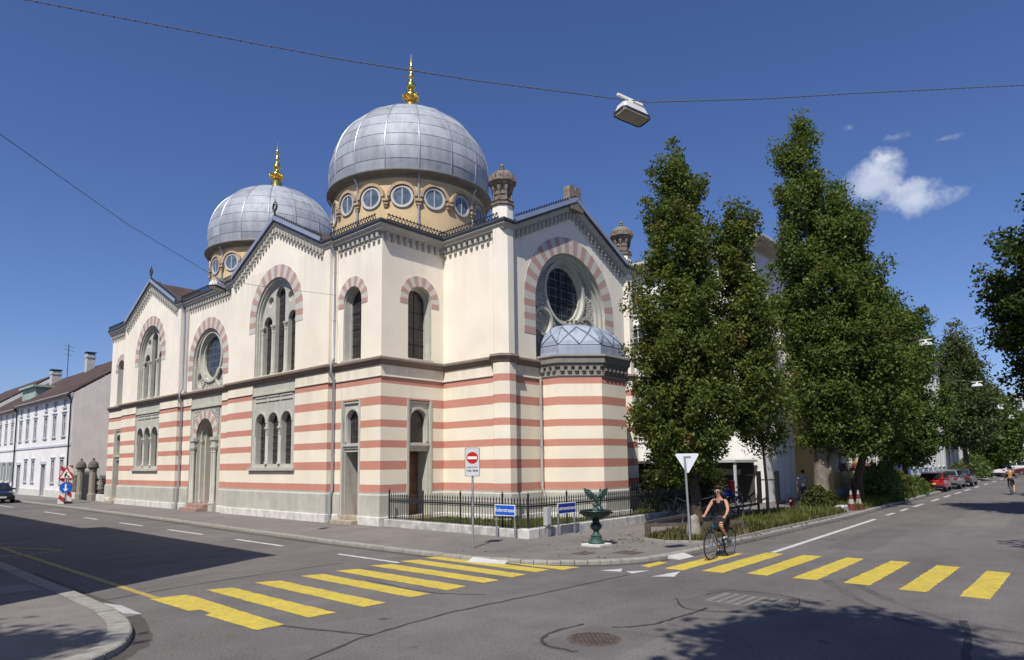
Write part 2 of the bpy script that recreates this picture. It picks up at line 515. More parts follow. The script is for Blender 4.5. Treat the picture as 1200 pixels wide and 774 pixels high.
def tall_window(fr, c, z0, zs, r, label=None):
    """round-headed single window with splayed stone reveal and voussoirs"""
    mb = MB()
    o = arch(c, z0, zs, r); i1 = arch(c, z0, zs - .01, r - .03); i2 = arch(c, z0 + .03, zs - .02, r - .10)
    mb.ringband(fr, o, i1, -.05, 0, True); mb.rim(fr, o, .0, -.05); mb.rim(fr, i1, -.05, -.12)
    i15 = arch(c, z0 + .02, zs - .015, r - .065)
    n = len(o)
    mb.add([fr(a, b, -.12) for a, b in i1] + [fr(a, b, -.3) for a, b in i15], [(i, (i + 1) % n, n + (i + 1) % n, n + i) for i in range(n)])
    mb.ringband(fr, i15, i2, -.3, 0, True); mb.rim(fr, i2, -.3, -.42)
    mb.prism(rect(c - r - .02, z0 - .07, c + r + .02, z0 + .01), fr, -.1, .1)
    w = mb.build('window', M_stone, SYN, 40)
    glass(fr, i2, -.38, w, M_glass_l)
    b = MB()
    for k in range(1, 4):
        z = z0 + (zs - z0) * k / 3.6
        b.prism(rect(c - r + .1, z - .018, c + r - .1, z + .018), fr, -.385, -.36)
    b.prism(rect(c - .015, z0 + .05, c + .015, zs + r - .14), fr, -.385, -.362)
    b.build('glazing_bar', M_iron, w)
    return w


def column(mb, fr, s, d, z0, z1, r, m=0):
    p = fr(s, 0, d)
    prof = [(r * 1.7, z0), (r * 1.7, z0 + .07), (r * 1.25, z0 + .1), (r * 1.35, z0 + .14), (r, z0 + .18), (r * .94, z1 - .34), (r * 1.15, z1 - .33), (r * 1.15, z1 - .3),
            (r, z1 - .28), (r * 1.25, z1 - .2), (r * 1.75, z1 - .1), (r * 1.85, z1 - .09), (r * 1.85, z1)]
    mb.lathe(prof, 12, (p.x, p.y, 0), m, caps=True)


def porch(fr, c, hw, label):
    """tall stone surround holding a door below and a round-headed light above"""
    mb = MB(); s0, s1, zt = c - hw, c + hw, 4.70
    door = rect(c - .5, .03, c + .5, 2.72); li = arch(c, 3.05, 3.95, .38)
    mb.panel(fr, rect(s0, Z0, s1, zt), [door, li], -.10, .0, 0)
    mb.rim(fr, rect(s0, Z0, s1, zt), 0, -.10)
    mb.rim(fr, door, -.10, -.75); mb.rim(fr, li, -.10, -.3)
    # hood moulding around the light, ledge under it, fillets
    o = arch(c, 3.1, 3.95, .5); i = arch(c, 3.1, 3.95, .41)
    mb.ringband(fr, o[1:], i[1:], -.05); mb.rim(fr, o[1:], -.10, -.05, closed=False); mb.rim(fr, i[1:], -.10, -.05, closed=False)
    mb.prism(rect(s0 + .02, 2.93, s1 - .02, 3.03), fr, -.1, -.0); mb.prism(rect(s0 + .1, 2.84, s1 - .1, 2.93), fr, -.1, -.05)
    mb.prism(rect(s0 + .05, 4.6, s1 - .05, 4.66), fr, -.1, -.03)
    mb.prism(rect(s0 - .015, Z0, s0 + .09, 4.72), fr, -.09, .03); mb.prism(rect(s1 - .09, Z0, s1 + .015, 4.72), fr, -.09, .03)
    w = mb.build('door_surround', M_stone, SYN, 40)
    glass(fr, li, -.26, w, M_glass_l)
    d = MB(); d.prism(rect(c - .5, .2, c + .5, 2.72), fr, -.75, -.7)
    for a, b in ((-.44, -.04), (.04, .44)):
        for z0_, z1_ in ((.35, 1.05), (1.15, 1.75), (1.85, 2.6)):
            d.prism(rect(c + a, z0_, c + b, z1_), fr, -.7, -.675)
    dd = d.build('door', M_door, SYN)
    h = MB(); p = fr(c + .06, 1.15, -.66); h.sphere(p, .035); h.build('handle', M_iron, dd)
    return w


# ---- walls (each face with its openings)
W = MB()
def wall(fr, outer, holes, rv=.0): W.panel(fr, outer, holes, 0)
W_narrow = lambda c: [arch(c, 6.3, 8.66, .6), rect(c - .62, Z0 + .02, c + .62, 4.70)]
wall(F0, rect(0, Z0, 3.13, ZT), W_narrow(NC))
wall(F0, rect(26.64, Z0, YF, ZT), W_narrow(YF - NC))
big = lambda c: [arch(c, 6.3, 8.9, 1.78, 24), rect(c - 1.87, 2.12, c + 1.87, 5.98)]
for c in (BC, YF - BC):
    wall(FA, [(c - 4.37, Z0), (c + 4.37, Z0), (c + 4.37, ZT), (c + 3.95, ZT), (c, ZA), (c - 3.95, ZT), (c - 4.37, ZT)], big(c))
wall(F0, rect(11.87, Z0, 17.9, ZT), [arch(EC, 6.3, 7.66, 1.82, 24), rect(EC - 1.82, Z0 + .02, EC + 1.82, 5.98)])
wall(R0, rect(0, Z0, GX0, ZT), W_narrow(1.87))
for y in (3.13, 11.87, 17.9, 26.64):
    W.add([(0, y, Z0), (A, y, Z0), (A, y, ZT), (0, y, ZT)], [(0, 1, 2, 3)])
W.add([(GX0, GY, Z0), (GX0, 0, Z0), (GX0, 0, ZT), (GX0, GY, ZT)], [(0, 1, 2, 3)])
wall(RG, [(GX0, Z0), (GX1, Z0), (GX1, ZT), (GC + 3.95, ZT), (GC, ZA), (GC - 3.95, ZT), (GX0, ZT)], [arch(GC, 6.26, 8.63, 2.45, 30)])
W.add([(GX1, GY, Z0), (GX1, 0, Z0), (GX1, 0, ZT), (GX1, GY, ZT)], [(0, 1, 2, 3)])
wall(R0, rect(GX1, Z0, DEP, ZT), [])
W.add([(DEP, 0, Z0), (DEP, YF, Z0), (DEP, YF, ZT), (DEP, 0, ZT)], [(0, 1, 2, 3)])
W.add([(0, YF, Z0), (DEP, YF, Z0), (DEP, YF, ZT), (0, YF, ZT)], [(0, 1, 2, 3)])
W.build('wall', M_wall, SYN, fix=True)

# ---- base course, plinth, string courses
PL = [(0, YF), (0, 26.64), (A, 26.64), (A, 17.9), (0, 17.9), (0, 11.87), (A, 11.87), (A, 3.13), (0, 3.13), (0, 0), (GX0, 0), (GX0, GY), (GX1, GY), (GX1, 0), (DEP, 0)]
def sub(path, cuts):
    """cut a plan polyline where openings interrupt it; cuts: (segment index, from, to) measured along the segment"""
    out = []; cur = [Vector(path[0])]
    for i in range(len(path) - 1):
        a = Vector(path[i]); b = Vector(path[i + 1]); L = (b - a).length; d = (b - a) / L
        for (k, u, v) in cuts:
            if k == i:
                cur.append(a + d * u); out.append(cur); cur = [a + d * v]
        cur.append(b)
    out.append(cur)
    return out
cuts = [(0, NC - .64, NC + .64), (4, 3.01 - 1.84, 3.01 + 1.84), (8, 3.13 - NC - .64, 3.13 - NC + .64), (9, 1.87 - .64, 1.87 + .64)]
B1 = MB(); B2 = MB()
for seg in sub(PL, cuts):
    p3 = [(p.x, p.y, 0) for p in seg]
    B1.sweep(p3, [(-.05, 1.14), (.03, 1.135), (.065, 1.08), (.065, .30), (-.05, .30)])
    B2.sweep(p3, [(.0, .315), (.11, .31), (.125, .29), (.125, -.15), (0, -.15)])
B1.build('base_course', M_stone2, SYN); B2.build('plinth', M_plinth, SYN)
B3 = MB()
for seg in sub(PL, [(4, 3.01 - 1.84, 3.01 + 1.84)] if False else []):
    p3 = [(p.x, p.y, 0) for p in seg]
    B3.sweep(p3, [(-.02, 6.28), (.10, 6.25), (.17, 6.20), (.17, 6.13), (.12, 6.10), (.10, 6.04), (.05, 6.0), (.04, 5.95), (-.02, 5.94)])
B3.build('string_course', M_cornice, SYN)
cut4 = [(2, 4.37 - 1.87, 4.37 + 1.87), (4, 3.01 - 1.82, 3.01 + 1.82), (6, 4.37 - 1.87, 4.37 + 1.87)]
for seg in sub(PL, cut4):
    B4 = MB(); B4.sweep([(p.x, p.y, 0) for p in seg], [(-.02, 5.545), (.035, 5.53), (.045, 5.50), (-.02, 5.49)]); B4.build('stripe_moulding', M_eave, SYN)

# ---- eaves, corbels, gutters, cresting
EV = [(0, YF, ZT), (0, 26.64, ZT), (-.1, 26.64, ZT)]
def gpath(c): return [(-.1, c + 3.95, ZT), (-.1, c, ZA), (-.1, c - 3.95, ZT)]
EV += gpath(YF - BC) + [(-.1, 17.9, ZT), (0, 17.9, ZT), (0, 11.87, ZT), (-.1, 11.87, ZT)] + gpath(BC) + [(-.1, 3.13, ZT), (0, 3.13, ZT), (0, 0, ZT), (GX0, 0, ZT), (GX0, GY, ZT),
       (GC - 3.95, GY, ZT), (GC, GY, ZA), (GC + 3.95, GY, ZT), (GX1, GY, ZT), (GX1, 0, ZT), (DEP, 0, ZT)]
E1 = MB(); E1.sweep(EV, [(-.3, .14), (.30, .13), (.30, .08), (.26, .05), (.22, 0), (.21, -.06), (.15, -.08), (.15, -.12), (-.3, -.12)]); E1.build('eaves_cornice', M_eave, SYN)
E2 = MB(); E2.sweep(EV, [(-.25, .32), (.28, .285), (.345, .27), (.355, .20), (.33, .14), (.29, .135), (-.2, .135)]); E2.build('gutter', M_gut, SYN)
CO = MB(); CR = MB()
for i in range(len(EV) - 1):
    a = Vector(EV[i]); b = Vector(EV[i + 1]); d = b - a
    if d.length < .5: continue
    pl = Vector((d.x, d.y, 0)).normalized(); nrm = Vector((pl.y, -pl.x, 0)); L = d.length
    w0 = nrm * (-.155 if abs(a.x + .1) < .01 and abs(b.x + .1) < .01 else 0) * -1
    n = int(L / .29)
    for k in range(n):
        p = a + d * ((k + .5) / n)
        CO.obox(p + w0 + nrm * .075 + Vector((0, 0, -.21)), pl * .065, nrm * .075, Vector((0, 0, .1)))
        CO.obox(p + w0 + nrm * .05 + Vector((0, 0, -.37)), pl * .05, nrm * .05, Vector((0, 0, .07)))
    CO.bar(a + w0 + nrm * .03 - Vector((0, 0, .14)), b + w0 + nrm * .03 - Vector((0, 0, .14)), .1, .06)
    # iron cresting: rows of little loops between two rails
    o = nrm * .30 + Vector((0, 0, .28)); n = int(L / .17); t = Vector((0, 0, 1))
    CR.bar(a + o + t * .03, b + o + t * .03, .025, .025); CR.bar(a + o + t * .21, b + o + t * .21, .02, .028)
    for k in range(n):
        p0 = a + d * (k / n) + o; p1 = a + d * ((k + 1) / n) + o; pm = (p0 + p1) / 2
        CR.bar(p0 + t * .05, pm + t * .23, .018, .022, up=nrm); CR.bar(p1 + t * .05, pm + t * .23, .018, .022, up=nrm)
        CR.obox(pm + t * .25, pl * .022, nrm * .01, t * .02)
CO.build('corbel_table', M_eave, SYN); CR.build('roof_cresting', M_iron, SYN)
for i in range(len(EV) - 1):
    a = Vector(EV[i]); b = Vector(EV[i + 1])
    if abs(a.z - b.z) > 1:
        pl = Vector((b.x - a.x, b.y - a.y, 0)).normalized(); nrm = Vector((pl.y, -pl.x, 0))
        FL = MB(); FL.bar(a + nrm * .37 + Vector((0, 0, .33)), b + nrm * .37 + Vector((0, 0, .33)), .05, .17); FL.build('rake_flashing', M_flash, SYN)
for c in (BC, YF - BC):       # little iron ornaments on the gable points
    AK = MB()
    p = Vector((-.4, c, ZA + .35))
    AK.tube([p, p + Vector((0, 0, .35))], .035, 6)
    AK.tube([p + Vector((0, .2 * math.cos(t), .5 + .22 * math.sin(t))) for t in [2 * PI * k / 12 for k in range(12)]], .028, 6, closed=True)
    AK.tube([p + Vector((0, .1 * math.cos(t), .5 + .12 * math.sin(t))) for t in [2 * PI * k / 12 for k in range(12)]], .022, 6, closed=True)
    AK.tube([p + Vector((0, 0, .7)), p + Vector((0, 0, .9))], [.03, .01], 6)
    AK.build('gable_ornament', M_iron, SYN)

# ---- roofs
RF = MB()
for c in (BC, YF - BC):
    RF.add([(-.35, c - 4.2, 11.36), (-.35, c, 13.36), (-.35, c + 4.2, 11.36), (5.5, c - 4.2, 11.36), (5.5, c, 13.36), (5.5, c + 4.2, 11.36)], [(0, 1, 4, 3), (1, 2, 5, 4)])
    RF.add([(-.25, c - 7.6, 11.38), (DEP, c - 7.6, 11.38), (DEP, c + 7.6, 11.38), (-.25, c + 7.6, 11.38), (3.3, c - 4.2, 12.5), (11.7, c - 4.2, 12.5), (11.7, c + 4.2, 12.5), (3.3, c + 4.2, 12.5)],
           [(0, 1, 5, 4), (1, 2, 6, 5), (2, 3, 7, 6), (3, 0, 4, 7), (4, 5, 6, 7)])
RF.add([(GC - 4.2, -3.65, 11.36), (GC, -3.65, 13.36), (GC + 4.2, -3.65, 11.36), (GC - 4.2, 5, 11.36), (GC, 5, 13.36), (GC + 4.2, 5, 11.36)], [(0, 1, 4, 3), (1, 2, 5, 4)])
RF.build('roof', M_tile, SYN)

# ---- windows of the narrow bays and the doors under them
for fr, c in ((F0, NC), (R0, 1.87), (F0, YF - NC)):
    w = tall_window(fr, c, 6.3, 8.66, .6)
    voussoirs(fr, c, 8.66, .605, 1.0, 13, 1, w)
    porch(fr, c, .62, None)

# ---- gable bays
for c in (BC, YF - BC):
    # upper triple light under one big arch
    mb = MB()
    lights = [arch(c, 6.34, 9.9, .42), arch(c - 1.08, 6.34, 8.7, .38), arch(c + 1.08, 6.34, 8.7, .38)]
    rd = [circ(c - .88, 9.75, .25, 20), circ(c + .88, 9.75, .25, 20)]
    o = arch(c, 6.3, 8.9, 1.775, 24); i1 = arch(c, 6.3, 8.9, 1.68, 24); i2 = arch(c, 6.3, 8.9, 1.6, 24)
    mb.rim(FA, o, .0, -.06); mb.ringband(FA, o, i1, -.06, 0, True); mb.rim(FA, i1, -.06, -.14); mb.ringband(FA, i1, i2, -.14, 0, True); mb.rim(FA, i2, -.14, -.26)
    mb.panel(FA, i2, lights + rd, -.26, .22)
    for l in lights:
        pass
    for q in rd: mb.panel(FA, q, [], -.40)
    for q in (-.56, .56): column(mb, FA, c + q, -.24, 6.3, 8.62, .07)
    for q in (-1.52, 1.52): column(mb, FA, c + q, -.24, 6.3, 8.62, .06)
    w = mb.build('window', M_stone, SYN, 35)
    for l in lights: glass(FA, l, -.45, w, M_glass_l)
    gb = MB()
    for q, zt in ((0, 10.2), (-1.1, 9.0), (1.1, 9.0)):
        gb.prism(rect(c + q - .014, 6.34, c + q + .014, zt), FA, -.455, -.43)
        for z in (7.2, 8.1): gb.prism(rect(c + q - .37, z - .016, c + q + .37, z + .016), FA, -.455, -.43)
    gb.build('glazing_bar', M_iron, w)
    voussoirs(FA, c, 8.9, 1.785, 2.36, 23, 2, w)
    # lower triple light in a stone field
    mb = MB(); S = rect(c - 1.87, 2.12, c + 1.87, 5.98)
    lights = [arch(c + q, 2.3, 4.14, .42) for q in (-1.12, 0, 1.12)]
    mb.rim(FA, S, 0, -.06); mb.panel(FA, S, lights, -.06, .3)
    for q in (-1.12, 0, 1.12):
        mb.ringband(FA, arch(c + q, 3.6, 4.14, .52)[1:], arch(c + q, 3.6, 4.14, .44)[1:], -.03); mb.rim(FA, arch(c + q, 3.6, 4.14, .52)[1:], -.06, -.03, closed=False)
        for z in (5.1, 5.28): mb.prism(rect(c + q - .5, z, c + q + .5, z + .05), FA, -.07, -.02)
    mb.prism(rect(c - 1.87, 5.40, c + 1.87, 5.47), FA, -.07, .02)
    for q in (-.56, .56): column(mb, FA, c + q, -.1, 2.3, 3.95, .08)
    mb.prism(rect(c - 1.98, 2.02, c + 1.98, 2.14), FA, -.1, .12); mb.prism(rect(c - 1.9, 1.94, c + 1.9, 2.02), FA, -.02, .06)
    w = mb.build('window', M_stone, SYN, 35)
    for l in lights: glass(FA, l, -.30, w, M_glass_l)
    gb = MB()
    for q in (-1.12, 0, 1.12):
        gb.prism(rect(c + q - .014, 2.34, c + q + .014, 4.45), FA, -.305, -.28)
        for z in (2.9, 3.5): gb.prism(rect(c + q - .42, z - .016, c + q + .42, z + .016), FA, -.305, -.28)
    gb.build('glazing_bar', M_iron, w)

# ---- entry bay: rose above, deep portal below
mb = MB(); c = EC
o = arch(c, 6.3, 7.66, 1.815, 24); i1 = arch(c, 6.3, 7.66, 1.7, 24)
mb.rim(F0, o, 0, -.08); mb.ringband(F0, o, i1, -.08, 0, True); mb.rim(F0, i1, -.08, -.2)
rose = circ(c, 8.0, 1.02, 40); sm = [circ(c - 1.12, 6.85, .42), circ(c + 1.12, 6.85, .42)]
mb.panel(F0, i1, [circ(c, 8.0, 1.25, 40)] + sm, -.2, 0, 1)
mb.rim(F0, circ(c, 8.0, 1.25, 40), -.12, -.3); mb.ringband(F0, circ(c, 8.0, 1.38, 40), circ(c, 8.0, 1.25, 40), -.12, 0, True); mb.rim(F0, circ(c, 8.0, 1.38, 40), -.12, -.2)
mb.ringband(F0, circ(c, 8.0, 1.25, 40), circ(c, 8.0, 1.1, 40), -.3, 0, True); mb.rim(F0, circ(c, 8.0, 1.1, 40), -.3, -.42)
for q in (-1.12, 1.12):
    mb.rim(F0, circ(c + q, 6.85, .42), -.14, -.3); mb.ringband(F0, circ(c + q, 6.85, .5), circ(c + q, 6.85, .42), -.14, 0, True); mb.rim(F0, circ(c + q, 6.85, .5), -.14, -.2)
    mb.panel(F0, circ(c + q, 6.85, .42), [], -.3, 0, 1)
w = mb.build('rose_window', [M_stone, M_carved], SYN, 35)
glass(F0, circ(c, 8.0, 1.1, 40), -.4, w, M_glass_r)
voussoirs(F0, c, 7.66, 1.825, 2.4, 23, 3, w)
mb = MB()
S = rect(c - 1.82, Z0, c + 1.82, 5.98); hole = arch(c, Z0 + .02, 3.72, 1.0, 20)
mb.rim(F0, S, 0, -.05); mb.panel(F0, S, [hole], -.05, 0)
mb.rim(F0, hole, -.05, -.2); h2 = arch(c, Z0 + .02, 3.72, .86, 20); mb.ringband(F0, hole, h2, -.2, 0, True); mb.rim(F0, h2, -.2, -.4)
h3 = arch(c, Z0 + .02, 3.72, .74, 20); mb.ringband(F0, h2, h3, -.4, 0, True); mb.rim(F0, h3, -.4, -1.0)
mb.panel(F0, h3, [], -1.0)
mb.prism(rect(c - 1.82, 5.30, c + 1.82, 5.40), F0, -.05, .04); mb.prism(rect(c - 1.55, 5.22, c + 1.55, 5.26), F0, -.05, -.02)
for sg in (-1, 1):
    a, b = sorted((c + sg * 1.02, c + sg * 1.46))
    mb.prism(rect(a, 3.25, b, 3.72), F0, -.05, .12); mb.prism(rect(a - .05, 3.55, b + .05, 3.72), F0, -.05, .17)
    for q in (1.12, 1.35): column(mb, F0, c + sg * q, .07, .36, 3.27, .075)
    mb.prism(rect(a - .02, Z0, b + .02, .38), F0, -.05, .16)
    column(mb, F0, c + sg * .92, -.26, .36, 3.6, .055)
P = mb.build('portal', [M_stone, M_carved], SYN, 35)
voussoirs(F0, c, 3.72, 1.005, 1.42, 15, 0, P, .035)
cf = MB(); cf.panel(F0, [(c - 1.5, 3.9), (c - 1.5, 5.2), (c + 1.5, 5.2), (c + 1.5, 3.9)] + [(c + 1.43 * math.cos(t), 3.72 + 1.43 * math.sin(t)) for t in [math.radians(8 + 164 * k / 16) for k in range(17)]], [], -.02)
cf.build('carved_spandrel', M_carved, P)
d = MB(); d.prism(arch(c, .35, 3.72, .74, 16), F0, -.95, -.9)
for a, b in ((-.66, -.05), (.05, .66)):
    for z0_, z1_ in ((.55, 1.4), (1.5, 2.4), (2.5, 3.5)): d.prism(rect(c + a, z0_, c + b, z1_), F0, -.9, -.87)
dd = d.build('door', M_door, SYN)
h = MB(); h.tube([F0(c + .1, 1.35, -.84), F0(c + .1, 1.65, -.84)], .02); h.build('handle', M_iron, dd)
M_step = mat('red_sandstone_step', (.36, .235, .19), .9, .15, 4, bmp=.25)
st = MB(); st.bbox(-.75, c - 1.0, -.12, .95, c + 1.0, .18, .02); st.bbox(-.38, c - .95, .18, .95, c + .95, .34, .02); st.build('steps', M_step, SYN)
M_step2 = mat('sandstone_step', (.40, .34, .26), .9, .15, 4, bmp=.25)
for x0, y0, x1, y1 in ((-.42, NC - .7, .5, NC + .7), (-.42, YF - NC - .7, .5, YF - NC + .7), (1.87 - .66, -.42, 1.87 + .66, .5)):
    s_ = MB(); s_.bbox(x0, y0, -.12, x1, y1, .14, .02); s_.bbox(max(x0, -.08) if x0 < 0 else x0 + .1, y0 + (.12 if x0 < 0 else .34), .14, x1, y1 - .12 if x0 < 0 else y1, .28, .02)
    s_.build('steps', M_step2, SYN)

# ---- gable towards the side street: big rose
mb = MB(); c = GC; zs = 8.63
o = arch(c, 6.26, zs, 2.445, 36); i1 = arch(c, 6.26, zs, 2.3, 36); i2 = arch(c, 6.26, zs, 2.16, 36)
mb.rim(RG, o, 0, -.12); mb.ringband(RG, o, i1, -.12, 0, True); mb.rim(RG, i1, -.12, -.26); mb.ringband(RG, i1, i2, -.26, 0, True); mb.rim(RG, i2, -.26, -.4)
R1 = circ(c, 9.5, 1.34, 44); sml = [(c - 1.5, 8.02), (c + 1.5, 8.02)]
mb.panel(RG, i2, [circ(c, 9.42, 1.30, 44)] + [circ(x, z, .5) for x, z in sml], -.4, 0, 1)
q = lambda r, n=44: circ(c, 9.42, r, n)
mb.ringband(RG, q(1.42), q(1.30), -.32, 0, True); mb.rim(RG, q(1.42), -.32, -.4); mb.rim(RG, q(1.30), -.32, -.5); mb.ringband(RG, q(1.30), q(1.16), -.5, 0, True); mb.rim(RG, q(1.16), -.5, -.62)
for x, z in sml:
    mb.ringband(RG, circ(x, z, .62), circ(x, z, .5), -.33, 0, True); mb.rim(RG, circ(x, z, .62), -.33, -.4); mb.rim(RG, circ(x, z, .5), -.33, -.55); mb.panel(RG, circ(x, z, .5), [], -.55, 0, 1)
w = mb.build('rose_window', [M_stone, M_carved], SYN, 35)
glass(RG, q(1.16), -.6, w, M_glass_r)
gb = MB()
for x in (c - .12, c + .42): gb.prism(rect(x - .02, 8.3, x + .02, 10.5), RG, -.6, -.56)
for z in (9.1, 9.75): gb.prism(rect(c - 1.1, z - .025, c + 1.1, z + .025), RG, -.6, -.55)
gb.build('glazing_bar', M_iron, w)
voussoirs(RG, c, zs, 2.455, 3.14, 29, 5, w)

# ---- apse
AX, AR = 7.3, 2.05; k = AR * .4142
def half(r):
    kk = r * .4142
    return [(AX - r, GY), (AX - r, GY - kk), (AX - kk, GY - r), (AX + kk, GY - r), (AX + r, GY - kk), (AX + r, GY)]
aw = MB(); H = half(AR); n = len(H)
aw.add([(x, y, Z0) for x, y in H] + [(x, y, 5.9) for x, y in H], [(i, i + 1, n + i + 1, n + i) for i in range(n - 1)])
AP = aw.build('apse', M_wall, SYN, fix=True)
a3 = [(x, y, 0) for x, y in H]
b_ = MB(); b_.sweep(a3, [(-.02, 1.14), (.03, 1.135), (.065, 1.08), (.065, .3), (-.02, .3)]); b_.build('apse_base', M_stone2, AP)
b_ = MB(); b_.sweep(a3, [(.0, .315), (.11, .31), (.125, .29), (.125, -.15), (0, -.15)]); b_.build('apse_plinth', M_plinth, AP)
M_dkst = mat('dark_cornice_stone', (.27, .26, .23), .85, .12, 3, streak=.2)
b_ = MB(); b_.sweep(a3, [(-.3, 6.42), (.26, 6.38), (.28, 6.30), (.22, 6.24), (.20, 6.05), (.14, 6.03), (.12, 5.92), (.03, 5.9), (.03, 5.62), (.05, 5.6), (.05, 5.56), (-.02, 5.55)])
for i in range(n - 1):
    p0 = Vector((*H[i], 0)); p1 = Vector((*H[i + 1], 0)); d = p1 - p0; pl = d.normalized(); nr = Vector((pl.y, -pl.x, 0)); m_ = max(1, int(d.length / .25))
    for j in range(m_):
        p = p0 + d * ((j + .5) / m_) + nr * .07
        b_.obox(p + Vector((0, 0, 5.83)), pl * .07, nr * .07, Vector((0, 0, .09)))
        b_.obox(p - nr * .025 + Vector((0, 0, 5.71)), pl * .05, nr * .045, Vector((0, 0, .05)))
b_.build('apse_cornice', M_dkst, AP)
dm = MB(); AD = half(AR + .02); T = 10
def adp(i, u, t):
    """point on the small faceted half dome: facet i, across u, up t"""
    a = Vector(AD[i]).lerp(Vector(AD[i + 1]), u); cc = Vector((AX, GY))
    th = t * PI / 2
    sc = max(.0, math.cos(th)) ** .8
    p = cc + (a - cc) * sc
    return Vector((p.x - AX, p.y - GY, 6.38 + .16 * min(1, t * 8) + 1.36 * math.sin(th)))
for i in range(n - 1):
    for t in range(T):
        for u in range(4):
            dm.add([adp(i, u / 4, t / T), adp(i, (u + 1) / 4, t / T), adp(i, (u + 1) / 4, (t + 1) / T), adp(i, u / 4, (t + 1) / T)], [(0, 1, 2, 3)])
AD_o = dm.build('apse_dome', M_zinc2, SYN, loc=(AX, GY, 0))
la = MB()
def onrib(i, u0, t0, u1, t1, r=.034):
    la.tube([adp(i, u0 + (u1 - u0) * j / 5, t0 + (t1 - t0) * j / 5) for j in range(6)], r, 5)
for i in range(n - 1):
    full = 1 <= i <= 3; N = 2 if full else 1
    onrib(i, 0, 0, 0, .97, .022)
    onrib(i, 0, .12, 1, .12, .015); onrib(i, 0, .70, 1, .70, .012)
    for j in range(N):
        a, m_, b = j / N, (j + .5) / N, (j + 1) / N
        onrib(i, a, .14, m_, .36); onrib(i, m_, .36, b, .58); onrib(i, b, .14, m_, .36); onrib(i, m_, .36, a, .58)
la.build('lattice_ridge', mat('lattice_shadow_zinc', (.20, .23, .28), .5, .1, 3, metal=.4), AD_o)  # ridges coloured dark to paint in the shadow lines along them
cr = MB()
for j in range(7):
    x = -.75 + 1.5 * j / 6; p = Vector((x, -.35 - .12 * (1 - abs(x)), 7.82 - .14 * x * x))
    cr.tube([p, p + Vector((0, 0, .16))], .03, 6); cr.tube([p + Vector((-.09, 0, .24)), p + Vector((0, 0, .14)), p + Vector((.09, 0, .24))], .025, 6); cr.sphere(p + Vector((0, 0, .25)), .05, n=8, k=5)
cr.build('crest', M_sand, AD_o)

# ---- twin stone tablets on the gable point
tb = MB()
for q in (-.21, .21):
    tb.prism(arch(GC + q, 13.1, 13.86, .2, 12), fY(-3.55), -.16, .16)
tb.prism(rect(GC - .48, 12.95, GC + .48, 13.4), fY(-3.55), -.22, .22)
tb.build('stone_tablets', M_sand, SYN)

# ---- corner turrets
def pinnacle(x, y):
    oct_ = lambda r, z: (r, z)
    mb = MB(); r = .43
    mb.lathe([(r + .03, Z0), (r + .03, 5.95), (r, 6.2), (r - .01, 12.1)], 8, (x, y, 0), 0, PI / 8, 2 * PI + PI / 8)
    s = mb.build('corner_turret', M_wall, SYN)
    mb = MB(); mb.lathe([(r + .02, 1.14), (r + .09, 1.1), (r + .09, .3), (r, .29)], 8, (x, y, 0), 0, PI / 8, 2 * PI + PI / 8); mb.build('turret_base', M_stone2, s)
    mb = MB(); mb.lathe([(r, 6.3), (r + .16, 6.27), (r + .19, 6.18), (r + .1, 6.06), (r + .03, 5.94)], 8, (x, y, 0), 0, PI / 8, 2 * PI + PI / 8); mb.build('turret_moulding', M_cornice, s)
    mb = MB(); T8 = (PI / 8, 2 * PI + PI / 8)
    mb.lathe([(r - .02, 12.02), (r + .06, 12.06), (r + .06, 12.13), (r - .01, 12.17), (r + .04, 12.22), (r - .1, 12.27), (r - .1, 12.72)], 8, (x, y, 0), 0, *T8)
    for j in range(8):
        a = PI / 8 + j * PI / 4; p = Vector((x + (r - .06) * math.cos(a), y + (r - .06) * math.sin(a), 0))
        mb.lathe([(.04, 12.26), (.03, 12.32), (.03, 12.58), (.06, 12.68), (.09, 12.82)], 8, (p.x, p.y, 0), 0)
        a2 = a + PI / 8; q = Vector((x + (r - .09) * math.cos(a2), y + (r - .09) * math.sin(a2), 0))
        tdir = Vector((-math.sin(a2), math.cos(a2), 0)); nd = Vector((math.cos(a2), math.sin(a2), 0))
        fr = frame((q.x, q.y, 0), tdir, nd)
        mb.panel(fr, rect(-.15, 12.5, .15, 12.85), [arch(0, 12.505, 12.62, .095, 8)], 0, .1)
    mb.lathe([(r - .08, 12.8), (r, 12.84), (r + .06, 12.88), (r + .08, 12.96), (r + .15, 13.0), (r + .15, 13.08), (r + .02, 13.1)], 8, (x, y, 0), 0, *T8)
    for j in range(16):
        a = j * PI / 8 + .1; p = Vector((x + (r + .06) * math.cos(a), y + (r + .06) * math.sin(a), 13.15))
        mb.obox(p, Vector((-math.sin(a), math.cos(a), 0)) * .06, Vector((math.cos(a), math.sin(a), 0)) * .05, Vector((0, 0, .08)))
    mb.build('turret_capital', M_sand, s)
    mb = MB()
    prof = [(.44, 13.1)] + [(.44 * math.cos(t) ** .9 + .02, 13.1 + .42 * math.sin(t)) for t in [k_ * PI / 16 for k_ in range(1, 8)]] + [(.06, 13.53), (.1, 13.6), (.05, 13.65), (.08, 13.72), (.03, 13.78), (.01, 13.86)]
    mb.lathe(prof, 20, (x, y, 0), 0)
    for j in range(8):
        a = j * PI / 4
        mb.tube([Vector((x, y, 0)) + Vector((rr * 1.03 * math.cos(a), rr * 1.03 * math.sin(a), z)) for rr, z in prof[1:8]], .03, 5)
    mb.build('turret_cupola', M_sand, s, 50)
pinnacle(3.3, -3.2); pinnacle(11.8, -3.2)

